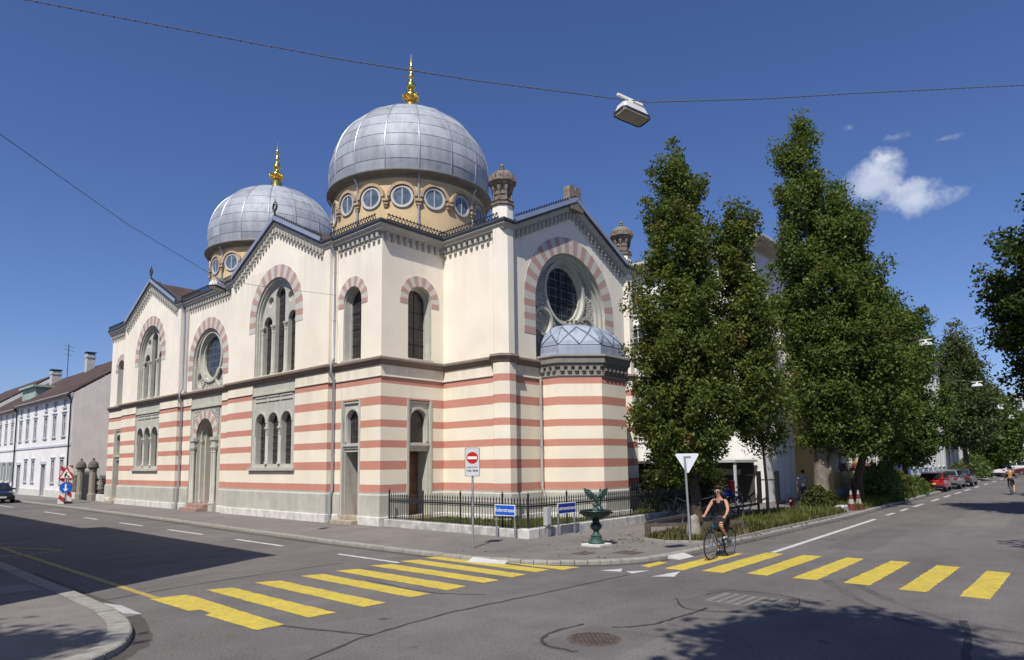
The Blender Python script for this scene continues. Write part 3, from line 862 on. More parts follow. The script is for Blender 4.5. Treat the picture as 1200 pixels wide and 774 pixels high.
# ---- drums and domes
def dome(cx, cy):
    mb = MB(); mb.lathe([(4.0, 12.0), (4.0, 16.15)], 96, (cx, cy, 0))
    D = mb.build('drum', M_ochre, SYN, 60)
    mb = MB(); mb.lathe([(3.98, 16.14), (4.06, 16.17), (4.06, 16.24), (4.25, 16.29), (4.42, 16.35), (4.45, 16.39), (4.45, 16.45), (4.36, 16.49), (4.18, 16.58)], 96, (cx, cy, 0))
    mb.build('drum_cornice', M_dkst, D, 40)
    for i in range(16):
        a = i * PI / 8; nd = Vector((math.cos(a), math.sin(a), 0)); td = Vector((-math.sin(a), math.cos(a), 0))
        fr = frame((cx + 4.0 * math.cos(a), cy + 4.0 * math.sin(a), 0), td, nd)
        wm = MB(); C3 = lambda r: circ(0, 15.17, r, 28)
        wm.ringband(fr, C3(.55), C3(.46), .07, 0, True); wm.rim(fr, C3(.55), .07, -.1); wm.rim(fr, C3(.46), .07, .0)
        wm.ringband(fr, C3(.46), C3(.425), .045, 0, True); wm.rim(fr, C3(.425), .045, .0)
        wm.prism(rect(-.022, 14.74, .022, 15.6), fr, .0, .05)
        wm.panel(fr, C3(.46), [], .022, 0, 1)
        wo = wm.build('drum_window', [M_ringp, M_glass_d], D, fix=True)
        hm = MB()
        O_ = [(.74 * math.cos(t), 15.17 + .74 * math.sin(t)) for t in [PI * q_ / 16 for q_ in range(17)]]; I_ = [(.60 * math.cos(t), 15.17 + .60 * math.sin(t)) for t in [PI * q_ / 16 for q_ in range(17)]]
        hm.prism(O_ + I_[::-1], fr, -.1, .13)
        a2 = a + PI / 16; fr2 = frame((cx + 4.0 * math.cos(a2), cy + 4.0 * math.sin(a2), 0), Vector((-math.sin(a2), math.cos(a2), 0)), Vector((math.cos(a2), math.sin(a2), 0)))
        hm.prism(rect(-.16, 14.93, .16, 15.06), fr2, -.1, .2); hm.prism(rect(-.12, 14.78, .12, 14.93), fr2, -.1, .14); hm.prism(rect(-.07, 14.68, .07, 14.78), fr2, -.1, .09)
        hm.build('window_hood', M_ochre2 if i >= 0 else None, D)
    R_, zc, H_ = 4.32, 17.55, 3.97
    prof = []
    for i in range(25):
        z = 16.42 + (22.25 - 16.42) * (i / 24)
        t = (z - zc) / H_
        prof.append((R_ * math.sqrt(max(.0005, 1 - min(1, t * t))), z - 16.4))
    ang0 = -PI / 2
    t0 = math.asin((16.56 - zc) / H_)
    prof = [(R_ * math.cos(t0 + (PI / 2 - .02 - t0) * i / 26), zc + H_ * math.sin(t0 + (PI / 2 - .02 - t0) * i / 26) - 16.4) for i in range(27)]
    mb = MB(); mb.lathe(prof, 96, (0, 0, 0))
    O = mb.build('dome', M_zinc, SYN, 180, loc=(cx, cy, 16.4))
    sm_ = MB()
    for i in range(16):
        a = (i + .5) * PI / 8
        sm_.tube([(r * 1.004 * math.cos(a), r * 1.004 * math.sin(a), z) for r, z in prof[:-1]], [.036] * 26, 6)
    for z in [(j) / 1.55 for j in range(1, 9)]:
        t = (z + 16.4 - zc) / H_; r = R_ * math.sqrt(max(0, 1 - t * t))
        if r > .6: sm_.tube([(r * 1.001 * math.cos(a), r * 1.001 * math.sin(a), z) for a in [2 * PI * q_ / 64 for q_ in range(64)]], .012, 4, closed=True)
    sm_.build('dome_seam', M_seam, O, 60)
    mb = MB()
    prof = [(.62, 5.0), (.55, 5.3), (.5, 5.6), (.5, 5.75), (.3, 5.86), (.26, 5.95), (.4, 6.05), (.52, 6.2), (.5, 6.32), (.34, 6.42), (.2, 6.5), (.17, 6.6), (.3, 6.72), (.36, 6.85), (.3, 7.0), (.17, 7.12), (.13, 7.25), (.2, 7.33), (.24, 7.42), (.18, 7.52),
            (.11, 7.62), (.1, 7.74), (.22, 7.8), (.22, 7.9), (.1, 7.97), (.06, 8.08), (.045, 8.4), (.01, 8.78)]
    prof = [(r * .76, z) for r, z in prof]
    mb.lathe(prof, 20, (0, 0, 0))
    for j in range(12):
        a = j * PI / 6
        mb.tube([(.26 * math.cos(a), .26 * math.sin(a), 5.98), (.43 * math.cos(a), .43 * math.sin(a), 6.12), (.48 * math.cos(a), .48 * math.sin(a), 6.3)], [.08, .07, .02], 5)
    mb.build('finial', M_gold, O, 50)
    for a in (i_ * PI / 4 + PI / 16 for i_ in range(8)):
        pm = MB(); pm.tube([(cx + 4.3 * math.cos(a), cy + 4.3 * math.sin(a), 16.25), (cx + 4.08 * math.cos(a), cy + 4.08 * math.sin(a), 15.85), (cx + 4.08 * math.cos(a), cy + 4.08 * math.sin(a), 12.4)], .05, 6); pm.build('drum_pipe', M_pipez, D)
M_ringp = mat('grey_window_ring', (.50, .50, .48), .6, .06, 4)
M_ochre2 = mat('ochre_stone', (.46, .345, .215), .9, .12, 2, bmp=.2)
dome(BC, BC); dome(BC, YF - BC)

# ---- downpipes and pilaster strips beside them
def pipe(x, y, d, m, z1=11.1, jog=True):
    mb = MB(); dx, dy = d
    pts = [(x + dx * .1, y + dy * .1, 5.6), (x + dx * .1, y + dy * .1, 1.25), (x + dx * .2, y + dy * .2, 1.05), (x + dx * .2, y + dy * .2, .02)] if z1 < 7 else [(x + dx * .3, y + dy * .3, z1), (x + dx * .1, y + dy * .1, z1 - .45), (x + dx * .1, y + dy * .1, 6.5), (x + dx * .24, y + dy * .24, 6.3), (x + dx * .24, y + dy * .24, 5.9), (x + dx * .1, y + dy * .1, 5.7), (x + dx * .1, y + dy * .1, 1.25), (x + dx * .2, y + dy * .2, 1.05), (x + dx * .2, y + dy * .2, .02)]
    mb.tube(pts, .055, 10)
    for z in ((10, 8, 4.5, 2.8) if z1 > 7 else (4.5, 2.8)): mb.lathe([(.07, z), (.07, z + .05)], 10, (x + dx * .1, y + dy * .1, 0), caps=True)
    o = mb.build('downpipe', m, SYN, 50)
pipe(0, 2.96, (-1, 0), M_pipez); pipe(0, 17.72, (-1, 0), M_pipez); pipe(GX0 + 1.95, GY, (0, -1), M_pipe, 6)
pl = MB()
pl.prism(rect(2.85, 6.3, 3.13, ZT), F0, -.01, .08)
pl.build('pilaster_strip', M_wall, SYN)
pl = MB(); pl.prism(rect(17.9 - .55, 6.3, 17.9 - .28, ZT), F0, -.01, .10); pl.build('pilaster_strip', M_stone, SYN)
# ------------------------------------------------------------------ ground, roads, pavements
def asphalt(name, c, patch=.12, grain=.25):
    m, nt, b = nodes(name)
    big = ramp(nt, noise(nt, .16, 5), [(.3, tuple(x * (1 - patch) for x in c)), (.7, tuple(x * (1 + patch) for x in c))])
    mid = ramp(nt, noise(nt, 1.4, 6, rough=.7), [(.3, (.84, .84, .84)), (.7, (1.10, 1.095, 1.09))])
    fin = ramp(nt, noise(nt, 34, 3, rough=.85), [(.3, (1 - grain,) * 3), (.52, (1, 1, 1)), (.72, (1 + grain * 1.3,) * 3)])
    run = ramp(nt, noise(nt, .5, 4, scl=(.25, 1.6, 1)), [(.4, (1, 1, 1)), (.75, (.82, .815, .81))])
    col = mixc(nt, 1., mixc(nt, 1., mixc(nt, 1., big, mid, 'MULTIPLY'), fin, 'MULTIPLY'), run, 'MULTIPLY')
    vo = nt.nodes.new('ShaderNodeTexVoronoi'); vo.inputs['Scale'].default_value = 1.1
    tc = nt.nodes.new('ShaderNodeTexCoord'); lk(nt, tc.outputs['Object'], vo.inputs['Vector'])
    spots = ramp(nt, vo.outputs['Distance'], [(.018, (.5, .5, .5)), (.035, (1, 1, 1))])
    col = mixc(nt, 1., col, spots, 'MULTIPLY')
    lk(nt, col, b.inputs['Base Color']); b.inputs['Roughness'].default_value = .86; b.inputs['Specular IOR Level'].default_value = .3
    bump(nt, b, noise(nt, 70, 4, rough=.8), .35, .012)
    return m


ZR = -.09
M_road = asphalt('road_asphalt', (.156, .144, .136), .16, .42)
M_walk = asphalt('pavement_asphalt', (.200, .184, .170), .13, .24)
M_earth = mat('city_ground', (.13, .12, .10), .95, .2, .3)
g = MB(); g.box(-600, -600, -.5, 1500, 900, -.13); struct(g.build('ground', M_earth))
g = MB(); g.add([(-90, -60, ZR), (240, -60, ZR), (240, 180, ZR), (-90, 180, ZR)], [(0, 1, 2, 3)]); struct(g.build('road', M_road))


def sheet(name, poly, z, m, zb=None):
    mb = MB()
    tri = tessellate_polygon([[Vector((x, y, 0)) for x, y in poly]])
    mb.add([(x, y, z) for x, y in poly], [tuple(t) for t in tri])
    if zb is not None:
        n = len(poly); mb.add([(x, y, z) for x, y in poly] + [(x, y, zb) for x, y in poly], [(i, (i + 1) % n, n + (i + 1) % n, n + i) for i in range(n)])
    return struct(mb.build(name, m))


def spline(P, k=8):
    out = []
    for i in range(len(P) - 1):
        p0, p1, p2, p3 = (Vector(P[max(0, min(len(P) - 1, j))]) for j in (i - 1, i, i + 1, i + 2))
        for s in range(k):
            t = s / k
            out.append(tuple(.5 * (2 * p1 + (p2 - p0) * t + (2 * p0 - 5 * p1 + 4 * p2 - p3) * t * t + (3 * p1 - p0 - 3 * p2 + p3) * t ** 3)))
    out.append(tuple(P[-1]))
    return out


KNE = [(-3.0, 160), (-3.0, 40), (-3.1, 24), (-3.3, 11), (-3.62, 2)] + spline([(-3.72, -3), (-3.70, -6.6), (-3.62, -8.4), (-3.2, -10.0), (-2.3, -11.2), (-1.2, -11.8), (.5, -12.0)], 5) + [(4, -12.02), (14.5, -12.02), (37, -11.3), (75, -10.0), (180, -6)]
M_kerb = mat('granite_kerb', (.30, .285, .25), .85, .18, 5, bmp=.25, bscale=30)
M_kerbj, ntk, bk = nodes('granite_kerb_stones')
brk = ntk.nodes.new('ShaderNodeTexVoronoi')
def inset(path, d):
    """path moved to its left (away from the road)"""
    out = []
    for i, p in enumerate(path):
        a = Vector(path[max(0, i - 1)]); b = Vector(path[min(len(path) - 1, i + 1)]); t = (b - a).normalized()
        out.append((p[0] - t.y * d, p[1] + t.x * d))
    return out


def kerb(path, nm='kerb', w=.17, step=1.05):
    """kerb stones: short lengths with fine joints, bevelled road edge"""
    mb = MB(); pts = [Vector(p) for p in path]
    dense = []
    for i in range(len(pts) - 1):
        L = (pts[i + 1] - pts[i]).length; n = max(1, round(L / step)) if L < 90 else max(1, round(L / 6))
        for k in range(n): dense.append(pts[i].lerp(pts[i + 1], k / n))
    dense.append(pts[-1])
    rnd = random.Random(3)
    for i in range(len(dense) - 1):
        a, b = dense[i], dense[i + 1]; d = b - a; L = d.length
        if L < .05: continue
        t = d / L; g_ = min(.008, L * .1); h = rnd.uniform(-.004, .006)
        p0 = a + t * g_; p1 = b - t * g_
        mb.sweep([(p0.x, p0.y, 0), (p1.x, p1.y, 0)], [(-w, .004 + h), (-.03, .004 + h), (-.006, -.012 + h), (0, -.035), (.0, -.12)])
    return struct(mb.build(nm, M_kerb))


NE = inset(KNE, .16)
sheet('pavement', NE + [(180, 160)], 0, M_walk, -.12)
kerb(KNE)
KL = [(-11.05, 120), (-11.05, -2), (-11.08, -6.5)] + spline([(-11.1, -7.8), (-11.25, -9.0), (-11.55, -10.0), (-12.1, -10.8), (-13.2, -11.3), (-15, -11.5)], 5) + [(-60, -11.5)]
KLr = KL[::-1]
def kleft():
    return inset(KLr, .16)
sheet('pavement', kleft() + [(-60, 120)], 0, M_walk, -.12)
kerb(KLr, w=.30)
SE_ = [(180, -13.2), (75, -17.0), (37, -18.4), (10, -18.95), (3.2, -19.1), (1.4, -19.6), (.2, -20.8), (-.3, -22.5), (-.3, -60)]
sheet('pavement', inset(SE_, .16) + [(180, -60)], 0, M_walk, -.12); kerb(SE_)
SW_ = [(-11.5, -60), (-11.5, -22.5), (-11.9, -20.8), (-13.0, -19.4), (-14.8, -18.9), (-60, -18.9)]
sheet('pavement', inset(SW_, .16) + [(-60, -60)], 0, M_walk, -.12); kerb(SW_)

M_patch = asphalt('repaired_asphalt', (.134, .125, .119), .14, .3); M_patchl = asphalt('old_asphalt', (.178, .165, .154), .14, .4)
def patch(P, m, z):
    mb = MB(); P = [(x + random.uniform(-.03, .03), y + random.uniform(-.03, .03)) for x, y in P]
    mb.add([(x, y, ZR + z) for x, y in P], [tuple(range(len(P)))]); struct(mb.build('road_patch', m))
patch([(-4.75, -14.45), (-4.85, -16.05), (-3.3, -16.1), (-3.25, -14.5)], M_patch, .0005)
patch([(-8.3, -14.3), (-8.35, -15.4), (-6.9, -15.35), (-6.95, -14.25)], M_patch, .0005)
patch([(-9.6, -3.0), (-9.5, -5.2), (-6.4, -5.3), (-6.5, -2.9)], M_patchl, .0005)
patch([(3.5, -14.2), (3.4, -15.3), (9.5, -15.1), (9.6, -14.0)], M_patch, .0005)
patch([(12, -15.6), (12, -17.2), (24, -16.6), (24, -15.1)], M_patchl, .0005)
M_stain = mat('oil_stain', (.085, .08, .077), .7, .3, 6); M_gutter = asphalt('gutter_dirt', (.095, .086, .076), .3, .4)
for k in range(26):
    x, y = random.choice([(random.uniform(-9.5, -5), random.uniform(-20, 10)), (random.uniform(0, 25), random.uniform(-18, -13.5)), (random.uniform(-10, -3), random.uniform(-18, -11))]); r_ = random.uniform(.03, .11)
    mb = MB(); mb.add([(x + r_ * random.uniform(.6, 1.2) * math.cos(a), y + r_ * random.uniform(.6, 1.2) * math.sin(a), ZR + .0008) for a in [2 * PI * q / 9 for q in range(9)]], [tuple(range(9))]); struct(mb.build('oil_stain', M_stain))
for K_, s_ in ((KNE, -1), (KLr, -1)):
    K2 = [p for p in K_ if -60 < p[0] < 60 and -30 < p[1] < 60]; i_ = inset(K2, -.02); o_ = [(x + random.uniform(-.04, .04), y + random.uniform(-.04, .04)) for x, y in inset(K2, -.24)]
    n = len(K2); mb = MB(); mb.add([(x, y, ZR + .001) for x, y in i_] + [(x, y, ZR + .001) for x, y in o_], [(i, i + 1, n + i + 1, n + i) for i in range(n - 1)]); struct(mb.build('gutter', M_gutter))

# ---- painted markings (thin sheets just above the asphalt)
def paint(name, c, wear=.35):
    m, nt, b = nodes(name)
    n = noise(nt, 9, 7, rough=.75); n2 = noise(nt, 60, 3)
    k = ramp(nt, mth(nt, 'ADD', mth(nt, 'MULTIPLY', n, .75), mth(nt, 'MULTIPLY', n2, .3)), [(.43, 0.), (.66, wear)])
    col = mixc(nt, k, c, (.16, .15, .14))
    d = ramp(nt, noise(nt, 1.6, 4), [(.3, (.84, .84, .84)), (.7, (1, 1, 1))])
    lk(nt, mixc(nt, 1., col, d, 'MULTIPLY'), b.inputs['Base Color']); b.inputs['Roughness'].default_value = .75
    bump(nt, b, noise(nt, 70, 3), .3, .01)
    return m


M_yel = paint('yellow_road_paint', (.66, .505, .045), .5); M_wht = paint('white_road_paint', (.66, .655, .63), .45)
M_yelw = paint('worn_yellow_paint', (.50, .38, .06), .8)
ZP = ZR + .004
J = random.Random(5)
def quads(name, Q, m, z=ZP):
    for q in Q:
        P = []
        for i in range(len(q)):
            a = Vector(q[i]); b = Vector(q[(i + 1) % len(q)]); L = (b - a).length; n = max(1, int(L / .12)) if L < 6 else 1
            for k in range(n):
                p = a.lerp(b, k / n); P.append((p.x + J.gauss(0, .007), p.y + J.gauss(0, .007)))
        mb = MB(); tri = tessellate_polygon([[Vector((x, y, 0)) for x, y in P]])
        mb.add([(x, y, z) for x, y in P], [tuple(t) for t in tri]); o = struct(mb.build(name, m))
J = random.Random(5)
def j_(v): return v + J.uniform(-.025, .025)
for x in (-9.09, -8.12, -7.13, -6.26, -5.35, -4.52, -3.76):
    quads('crossing_stripe', [[(j_(x - .23), j_(-7.12)), (j_(x - .24), j_(-10.72)), (j_(x + .22), j_(-10.74)), (j_(x + .23), j_(-7.3))]], M_yel)
quads('crossing_stripe', [[(-10.32, -7.2), (-10.29, -8.75), (-10.12, -8.8), (-10.14, -9.2), (-10.25, -9.25), (-10.2, -10.8), (-9.78, -10.8), (-9.72, -8.0), (-9.74, -7.3)], [(-3.42, -8.2), (-3.4, -11.0), (-2.85, -11.05), (-3.05, -10.55), (-3.32, -9.8)]], M_yel)
for y, x0, x1 in ((-12.80, -1.93, 1.25), (-13.58, -1.75, 1.83), (-14.44, -1.5, 1.94), (-15.33, -1.46, 2.08), (-16.25, -1.42, 2.1), (-17.17, -1.5, 1.98), (-18.1, -1.55, 1.72)):
    quads('crossing_stripe', [[(j_(x0), j_(y - .22)), (j_(x1), j_(y - .2)), (j_(x1), j_(y + .21)), (j_(x0), j_(y + .22))]], M_yel)
quads('crossing_stripe', [[(-2.0, -12.28), (-1.15, -12.25), (-1.1, -12.02), (-1.9, -12.0)]], M_yel)
# yellow edge line and bay lettering on the near side of the street
quads('edge_line', [[(-10.27, 4.5), (-10.27, -7.2), (-10.15, -7.2), (-10.15, 4.5)], [(-10.75, 2.0), (-9.3, 2.12), (-9.3, 2.26), (-10.75, 2.14)], [(-10.9, 6.4), (-9.3, 2.4), (-9.2, 2.5), (-10.8, 6.5)], [(-10.9, 6.2), (-9.3, 5.5), (-9.28, 5.65), (-10.9, 6.38)]], M_yelw)
# white broken line down the street, white line and dashes on the side street
for a, b in ((34.4, 29.9), (23, 19.1), (16.2, 14.3), (11.4, 8.8), (6.3, 3.3), (.9, -2.0), (-4.8, -7.3)):
    quads('lane_dash', [[(-4.97, a), (-4.97, b), (-4.84, b), (-4.84, a)]], M_wht)
quads('lane_line', [[(1.9, -13.55), (13.4, -13.13), (13.4, -12.99), (1.9, -13.41)]], M_wht)
for x0, x1 in ((15.6, 17.0), (18.4, 20.0), (21.6, 24.2), (26.8, 29.4), (31.2, 33.8), (36, 38.8), (41, 44), (47, 50), (54, 57), (62, 65), (70, 74)):
    yy = lambda x: -12.97 + (x - 15.6) * .031
    quads('lane_dash', [[(x0, yy(x0) - .075), (x1, yy(x1) - .075), (x1, yy(x1) + .075), (x0, yy(x0) + .075)]], M_wht)
quads('give_way_tooth', [[(-3.0, -11.66), (-2.5, -11.9), (-2.85, -12.1)], [(-2.75, -12.16), (-2.35, -12.5), (-2.9, -12.4)], [(-2.98, -12.9), (-2.07, -13.05), (-2.72, -13.28)]], M_wht)
M_wkerb = mat('white_painted_stone', (.50, .49, .465), .8, .1, 6, bmp=.2)
g = MB(); g.add([(-3.86, -8.5, ZR + .006), (-3.58, -9.45, ZR + .006), (-3.34, -9.4, -.005), (-3.62, -8.45, -.005), (-3.62, -8.45, ZR), (-3.34, -9.4, ZR)], [(0, 1, 2, 3), (0, 3, 4), (1, 5, 2)]); struct(g.build('kerb_ramp', M_wkerb))
g = MB(); g.add([(-.6, -12.26, ZR + .006), (.1, -12.28, ZR + .006), (.1, -12.0, -.01), (-.6, -11.96, -.01), (-.6, -11.96, ZR), (.1, -12.0, ZR)], [(0, 1, 2, 3), (0, 3, 4), (1, 5, 2)]); struct(g.build('kerb_ramp', M_wkerb))
g = MB(); g.add([(-10.86, -8.4, ZR + .006), (-10.84, -7.4, ZR + .006), (-11.08, -7.3, -.02), (-11.15, -8.4, -.02), (-11.15, -8.4, ZR), (-11.08, -7.3, ZR)], [(0, 1, 2, 3), (0, 3, 4), (1, 5, 2)]); struct(g.build('kerb_ramp', M_wkerb))
# tar seams and repaired patches
M_tar = mat('tar_seam', (.045, .044, .044), .6, .2, 6)
def seam(P, w, z=.0025):
    mb = MB(); P = spline([(x, y) for x, y in P], 6); r = random.Random(int(P[0][0] * 100))
    L = []; R_ = []
    for i, p in enumerate(P):
        a = Vector(P[max(0, i - 1)]); b = Vector(P[min(len(P) - 1, i + 1)]); t = (b - a).normalized(); ww = w * r.uniform(.5, 1.2)
        jx, jy = r.uniform(-.02, .02), r.uniform(-.02, .02)
        L.append((p[0] - t.y * ww + jx, p[1] + t.x * ww + jy, ZR + z)); R_.append((p[0] + t.y * ww + jx, p[1] - t.x * ww + jy, ZR + z))
    n = len(P); mb.add(L + R_, [(i, i + 1, n + i + 1, n + i) for i in range(n - 1)])
    struct(mb.build('road_seam', M_tar))
seam([(-12.5, -13.4), (-9.89, -12.43), (-9.25, -12.27), (-7.86, -12.12), (-6.4, -12.21), (-4.61, -12.33), (-3.1, -12.41)], .03)
seam([(-10.09, -10.06), (-9.69, -11.28), (-9.33, -12.3)], .035)
seam([(-6.78, -8.65), (-6.85, -10.55), (-6.35, -11.57)], .03)
seam([(-10.9, -6.66), (-8.82, -6.33), (-5.76, -6.22)], .025)
seam([(-7.0, -14.15), (-7.7, -14.1), (-8.2, -14.37), (-8.22, -14.9)], .035)
seam([(-6.92, -14.58), (-6.5, -14.9), (-5.8, -15.0), (-4.97, -15.06)], .03)
seam([(-3.5, -18.2), (-4.6, -18.4), (-5.69, -18.51)], .05)
seam([(-4.6, -14.3), (-5.2, -14.9), (-4.6, -16.0), (-3.4, -15.9), (-3.3, -14.9), (-4.0, -14.55)], .018)
M_tyre = mat('tyre_mark', (.108, .101, .097), .85, .25, 2)
for P_ in ([(-1.3, -15.7), (-2.97, -16.75), (-4.03, -17.57), (-4.38, -18.33), (-4.4, -19.4), (-4.0, -21)], [(-.9, -15.9), (-2.5, -17.0), (-3.5, -17.9), (-3.85, -18.9), (-3.5, -20.5)]):
    def_w = M_tar; M_tar = M_tyre; seam(P_, .10, .0015 if P_[0][0] < -1 else .0012); M_tar = def_w
# drain grate, manhole covers
M_cast = mat('cast_iron', (.105, .085, .075), .65, .25, 8, bmp=.4, bscale=60)
t = thing('manhole_cover', 'round ribbed iron manhole cover in the middle of the crossing', 'manhole cover', (-7.6, -14.73, ZR))
mb = MB(); mb.lathe([(0, .008), (.33, .008), (.345, .004), (.36, .001)], 40, (0, 0, 0)); mb.build('rim', M_cast, t)
mb = MB()
for i in range(-7, 8):
    for jj in range(-7, 8):
        if math.hypot(i, jj) < 7.2: mb.obox((i * .042, jj * .042, .012), (.014, .004 if (i + jj) % 2 else .014, 0), (-.004 if (i + jj) % 2 else -.0, .012, 0), (0, 0, .006))
mb.build('tread', M_cast, t)
t = thing('drain_grate', 'pale rectangular concrete drain cover with slots beside the manhole', 'drain', (-4.05, -15.25, ZR))
mb = MB(); mb.box(-.42, -.5, .001, .42, .5, .008); mb.build('frame', mat('worn_concrete', (.19, .182, .168), .9, .15, 6), t)
mb = MB()
for i in range(6): mb.box(-.38, -.45 + i * .155, .009, .38, -.45 + i * .155 + .06, .014)
mb.build('slot', mat('slot_iron', (.13, .125, .12), .7, .2, 8), t)
t = thing('drain_grate', 'square rusty access cover in the pavement corner by the stone kerb', 'drain', (-.8, -11.0, .0)); mb = MB(); mb.box(-.28, -.28, .002, .28, .28, .008); mb.build('cover', M_cast, t)
t = thing('drain_grate', 'small rectangular cover set in the pavement before the fountain', 'drain', (-1.55, -10.2, .0)); mb = MB(); mb.box(-.25, -.2, .002, .25, .2, .008); mb.build('cover', M_cast, t)
t = thing('drain_grate', 'rectangular access cover in the shaded pavement on the near corner', 'drain', (-11.75, -4.7, .0)); mb = MB(); mb.box(-.3, -.5, .002, .3, .5, .006); mb.box(-.24, -.44, .006, .24, .44, .009); mb.build('cover', mat('cover_frame', (.24, .235, .22), .8, .1, 5), t)

# ---- lawn strip inside the railing, planting bed along the side street
M_lawn, ntl, bl = nodes('lawn')
lk(ntl, ramp(ntl, noise(ntl, 2.2, 6), [(.3, (.075, .085, .024)), (.55, (.10, .11, .03)), (.75, (.16, .14, .06))]), bl.inputs['Base Color']); bl.inputs['Roughness'].default_value = .95
sheet('lawn', [(.3, -.1), (.3, -6.85), (15, -6.85), (15, -.1)], .10, M_lawn, 0)
BED = [(1.75, -9.9), (1.55, -10.7), (2.0, -11.55), (3.5, -11.84), (14.4, -11.84), (14.9, -11.2), (14.4, -9.2), (12.9, -8.9), (8, -9.3)]
M_soil, nts, bs = nodes('dry_soil')
lk(nts, ramp(nts, noise(nts, 3, 6), [(.3, (.05, .055, .018)), (.55, (.10, .088, .05)), (.75, (.15, .125, .085))]), bs.inputs['Base Color']); bs.inputs['Roughness'].default_value = 1
sheet('planting_bed', BED, .03, M_soil, 0)
BED2 = [(16.4, -11.75), (38, -11.05), (38, -8.6), (16.4, -9.0)]
sheet('planting_bed', BED2, .03, M_soil, 0)
mb = MB(); pth = [(x, y, 0) for x, y in BED]
for i in range(len(pth)):
    a = Vector(pth[i]); b = Vector(pth[(i + 1) % len(pth)]); mb.bar(a + Vector((0, 0, .03)), b + Vector((0, 0, .03)), .08, .07)
struct(mb.build('bed_edging', M_kerb))


def blades(name, n, inside, box, z, h, mats, seed, kindlabel):
    """short grass: many thin bent blades"""
    r = random.Random(seed); vs = []; fs = []
    k = 0
    while k < n:
        x = r.uniform(box[0], box[2]); y = r.uniform(box[1], box[3])
        if not inside(x, y): continue
        k += 1
        a = r.uniform(0, 2 * PI); hh = h * r.uniform(.4, 1.25) * (1.6 if r.random() < .06 else 1); w = .011 + .008 * r.random(); le = hh * r.uniform(.2, .8)
        dx, dy = math.cos(a), math.sin(a); o = len(vs)
        vs += [(x - dy * w, y + dx * w, z), (x + dy * w, y - dx * w, z), (x + dx * le * .4 - dy * w * .7, y + dy * le * .4 + dx * w * .7, z + hh * .6), (x + dx * le * .4 + dy * w * .7, y + dy * le * .4 - dx * w * .7, z + hh * .6), (x + dx * le, y + dy * le, z + hh)]
        fs += [(o, o + 1, o + 3, o + 2), (o + 2, o + 3, o + 4)]
    me = bpy.data.meshes.new(name); me.from_pydata(vs, [], fs); me.materials.append(mats)
    o = bpy.data.objects.new(name, me); COL.objects.link(o)
    return tag(o, kindlabel, 'grass', kind='stuff')


def pip(poly):
    def f(x, y):
        c = False; n = len(poly)
        for i in range(n):
            x1, y1 = poly[i]; x2, y2 = poly[i - 1]
            if (y1 > y) != (y2 > y) and x < (x2 - x1) * (y - y1) / (y2 - y1) + x1: c = not c
        return c
    return f


def leafmat(name, dark, mid, light, trans=.35, rough=.5, dry=None):
    m, nt, b = nodes(name)
    ge = nt.nodes.new('ShaderNodeNewGeometry')
    tc = nt.nodes.new('ShaderNodeTexCoord')
    big = noise(nt, 1.5, 3, tc.outputs['Object'])
    k = mth(nt, 'ADD', mth(nt, 'MULTIPLY', ge.outputs['Random Per Island'], .38), mth(nt, 'MULTIPLY', big, .75))
    col = ramp(nt, k, [(.2, dark), (.55, mid), (.95, light)])
    if dry: col = mixc(nt, ramp(nt, noise(nt, 1.1, 2, tc.outputs['Object']), [(.64, 0.), (.72, .75)]), col, dry)
    lk(nt, col, b.inputs['Base Color']); b.inputs['Roughness'].default_value = rough; b.inputs['Specular IOR Level'].default_value = .2
    tr_ = nt.nodes.new('ShaderNodeBsdfTranslucent'); lk(nt, mixc(nt, 1., col, (1.25, 1.35, .6), 'MULTIPLY'), tr_.inputs['Color'])
    mx = nt.nodes.new('ShaderNodeMixShader'); mx.inputs[0].default_value = trans
    lk(nt, b.outputs[0], mx.inputs[1]); lk(nt, tr_.outputs[0], mx.inputs[2])
    lk(nt, mx.outputs[0], nt.nodes['Material Output'].inputs['Surface'])
    return m


M_grass = leafmat('grass_blades', (.05, .065, .016), (.105, .13, .03), (.22, .20, .07))
M_dry = leafmat('dry_grass', (.05, .05, .018), (.11, .10, .035), (.24, .19, .09))
blades('grass', 9000, lambda x, y: True, (.35, -6.8, 3.1, -.3), .10, .10, M_grass, 1, 'short green lawn grass inside the iron railing at the corner')
blades('grass', 9000, lambda x, y: True, (3.1, -6.8, 14.8, -3.6), .10, .10, M_grass, 2, 'short lawn grass inside the railing along the side street')
blades('grass', 17000, pip(BED), (1.5, -11.9, 15, -8.8), .03, .17, M_dry, 3, 'dry scrubby grass in the kerbside bed around the first tree')
blades('grass', 9000, pip([(5.5, -11.8), (14.4, -11.8), (14.4, -10.2), (6.5, -10.4)]), (5, -11.9, 15, -10), .03, .26, M_grass, 4, 'taller green grass along the kerb beside the small tree')
blades('grass', 9000, pip(BED2), (16, -11.8, 38, -8.6), .03, .3, M_grass, 6, 'rough green grass in the second bed along the side street')
blades('grass', 500, lambda x, y: True, (3.2, -19.5, 5.6, -19.0), .0, .22, M_dry, 7, 'dry weeds growing at the far right kerb')

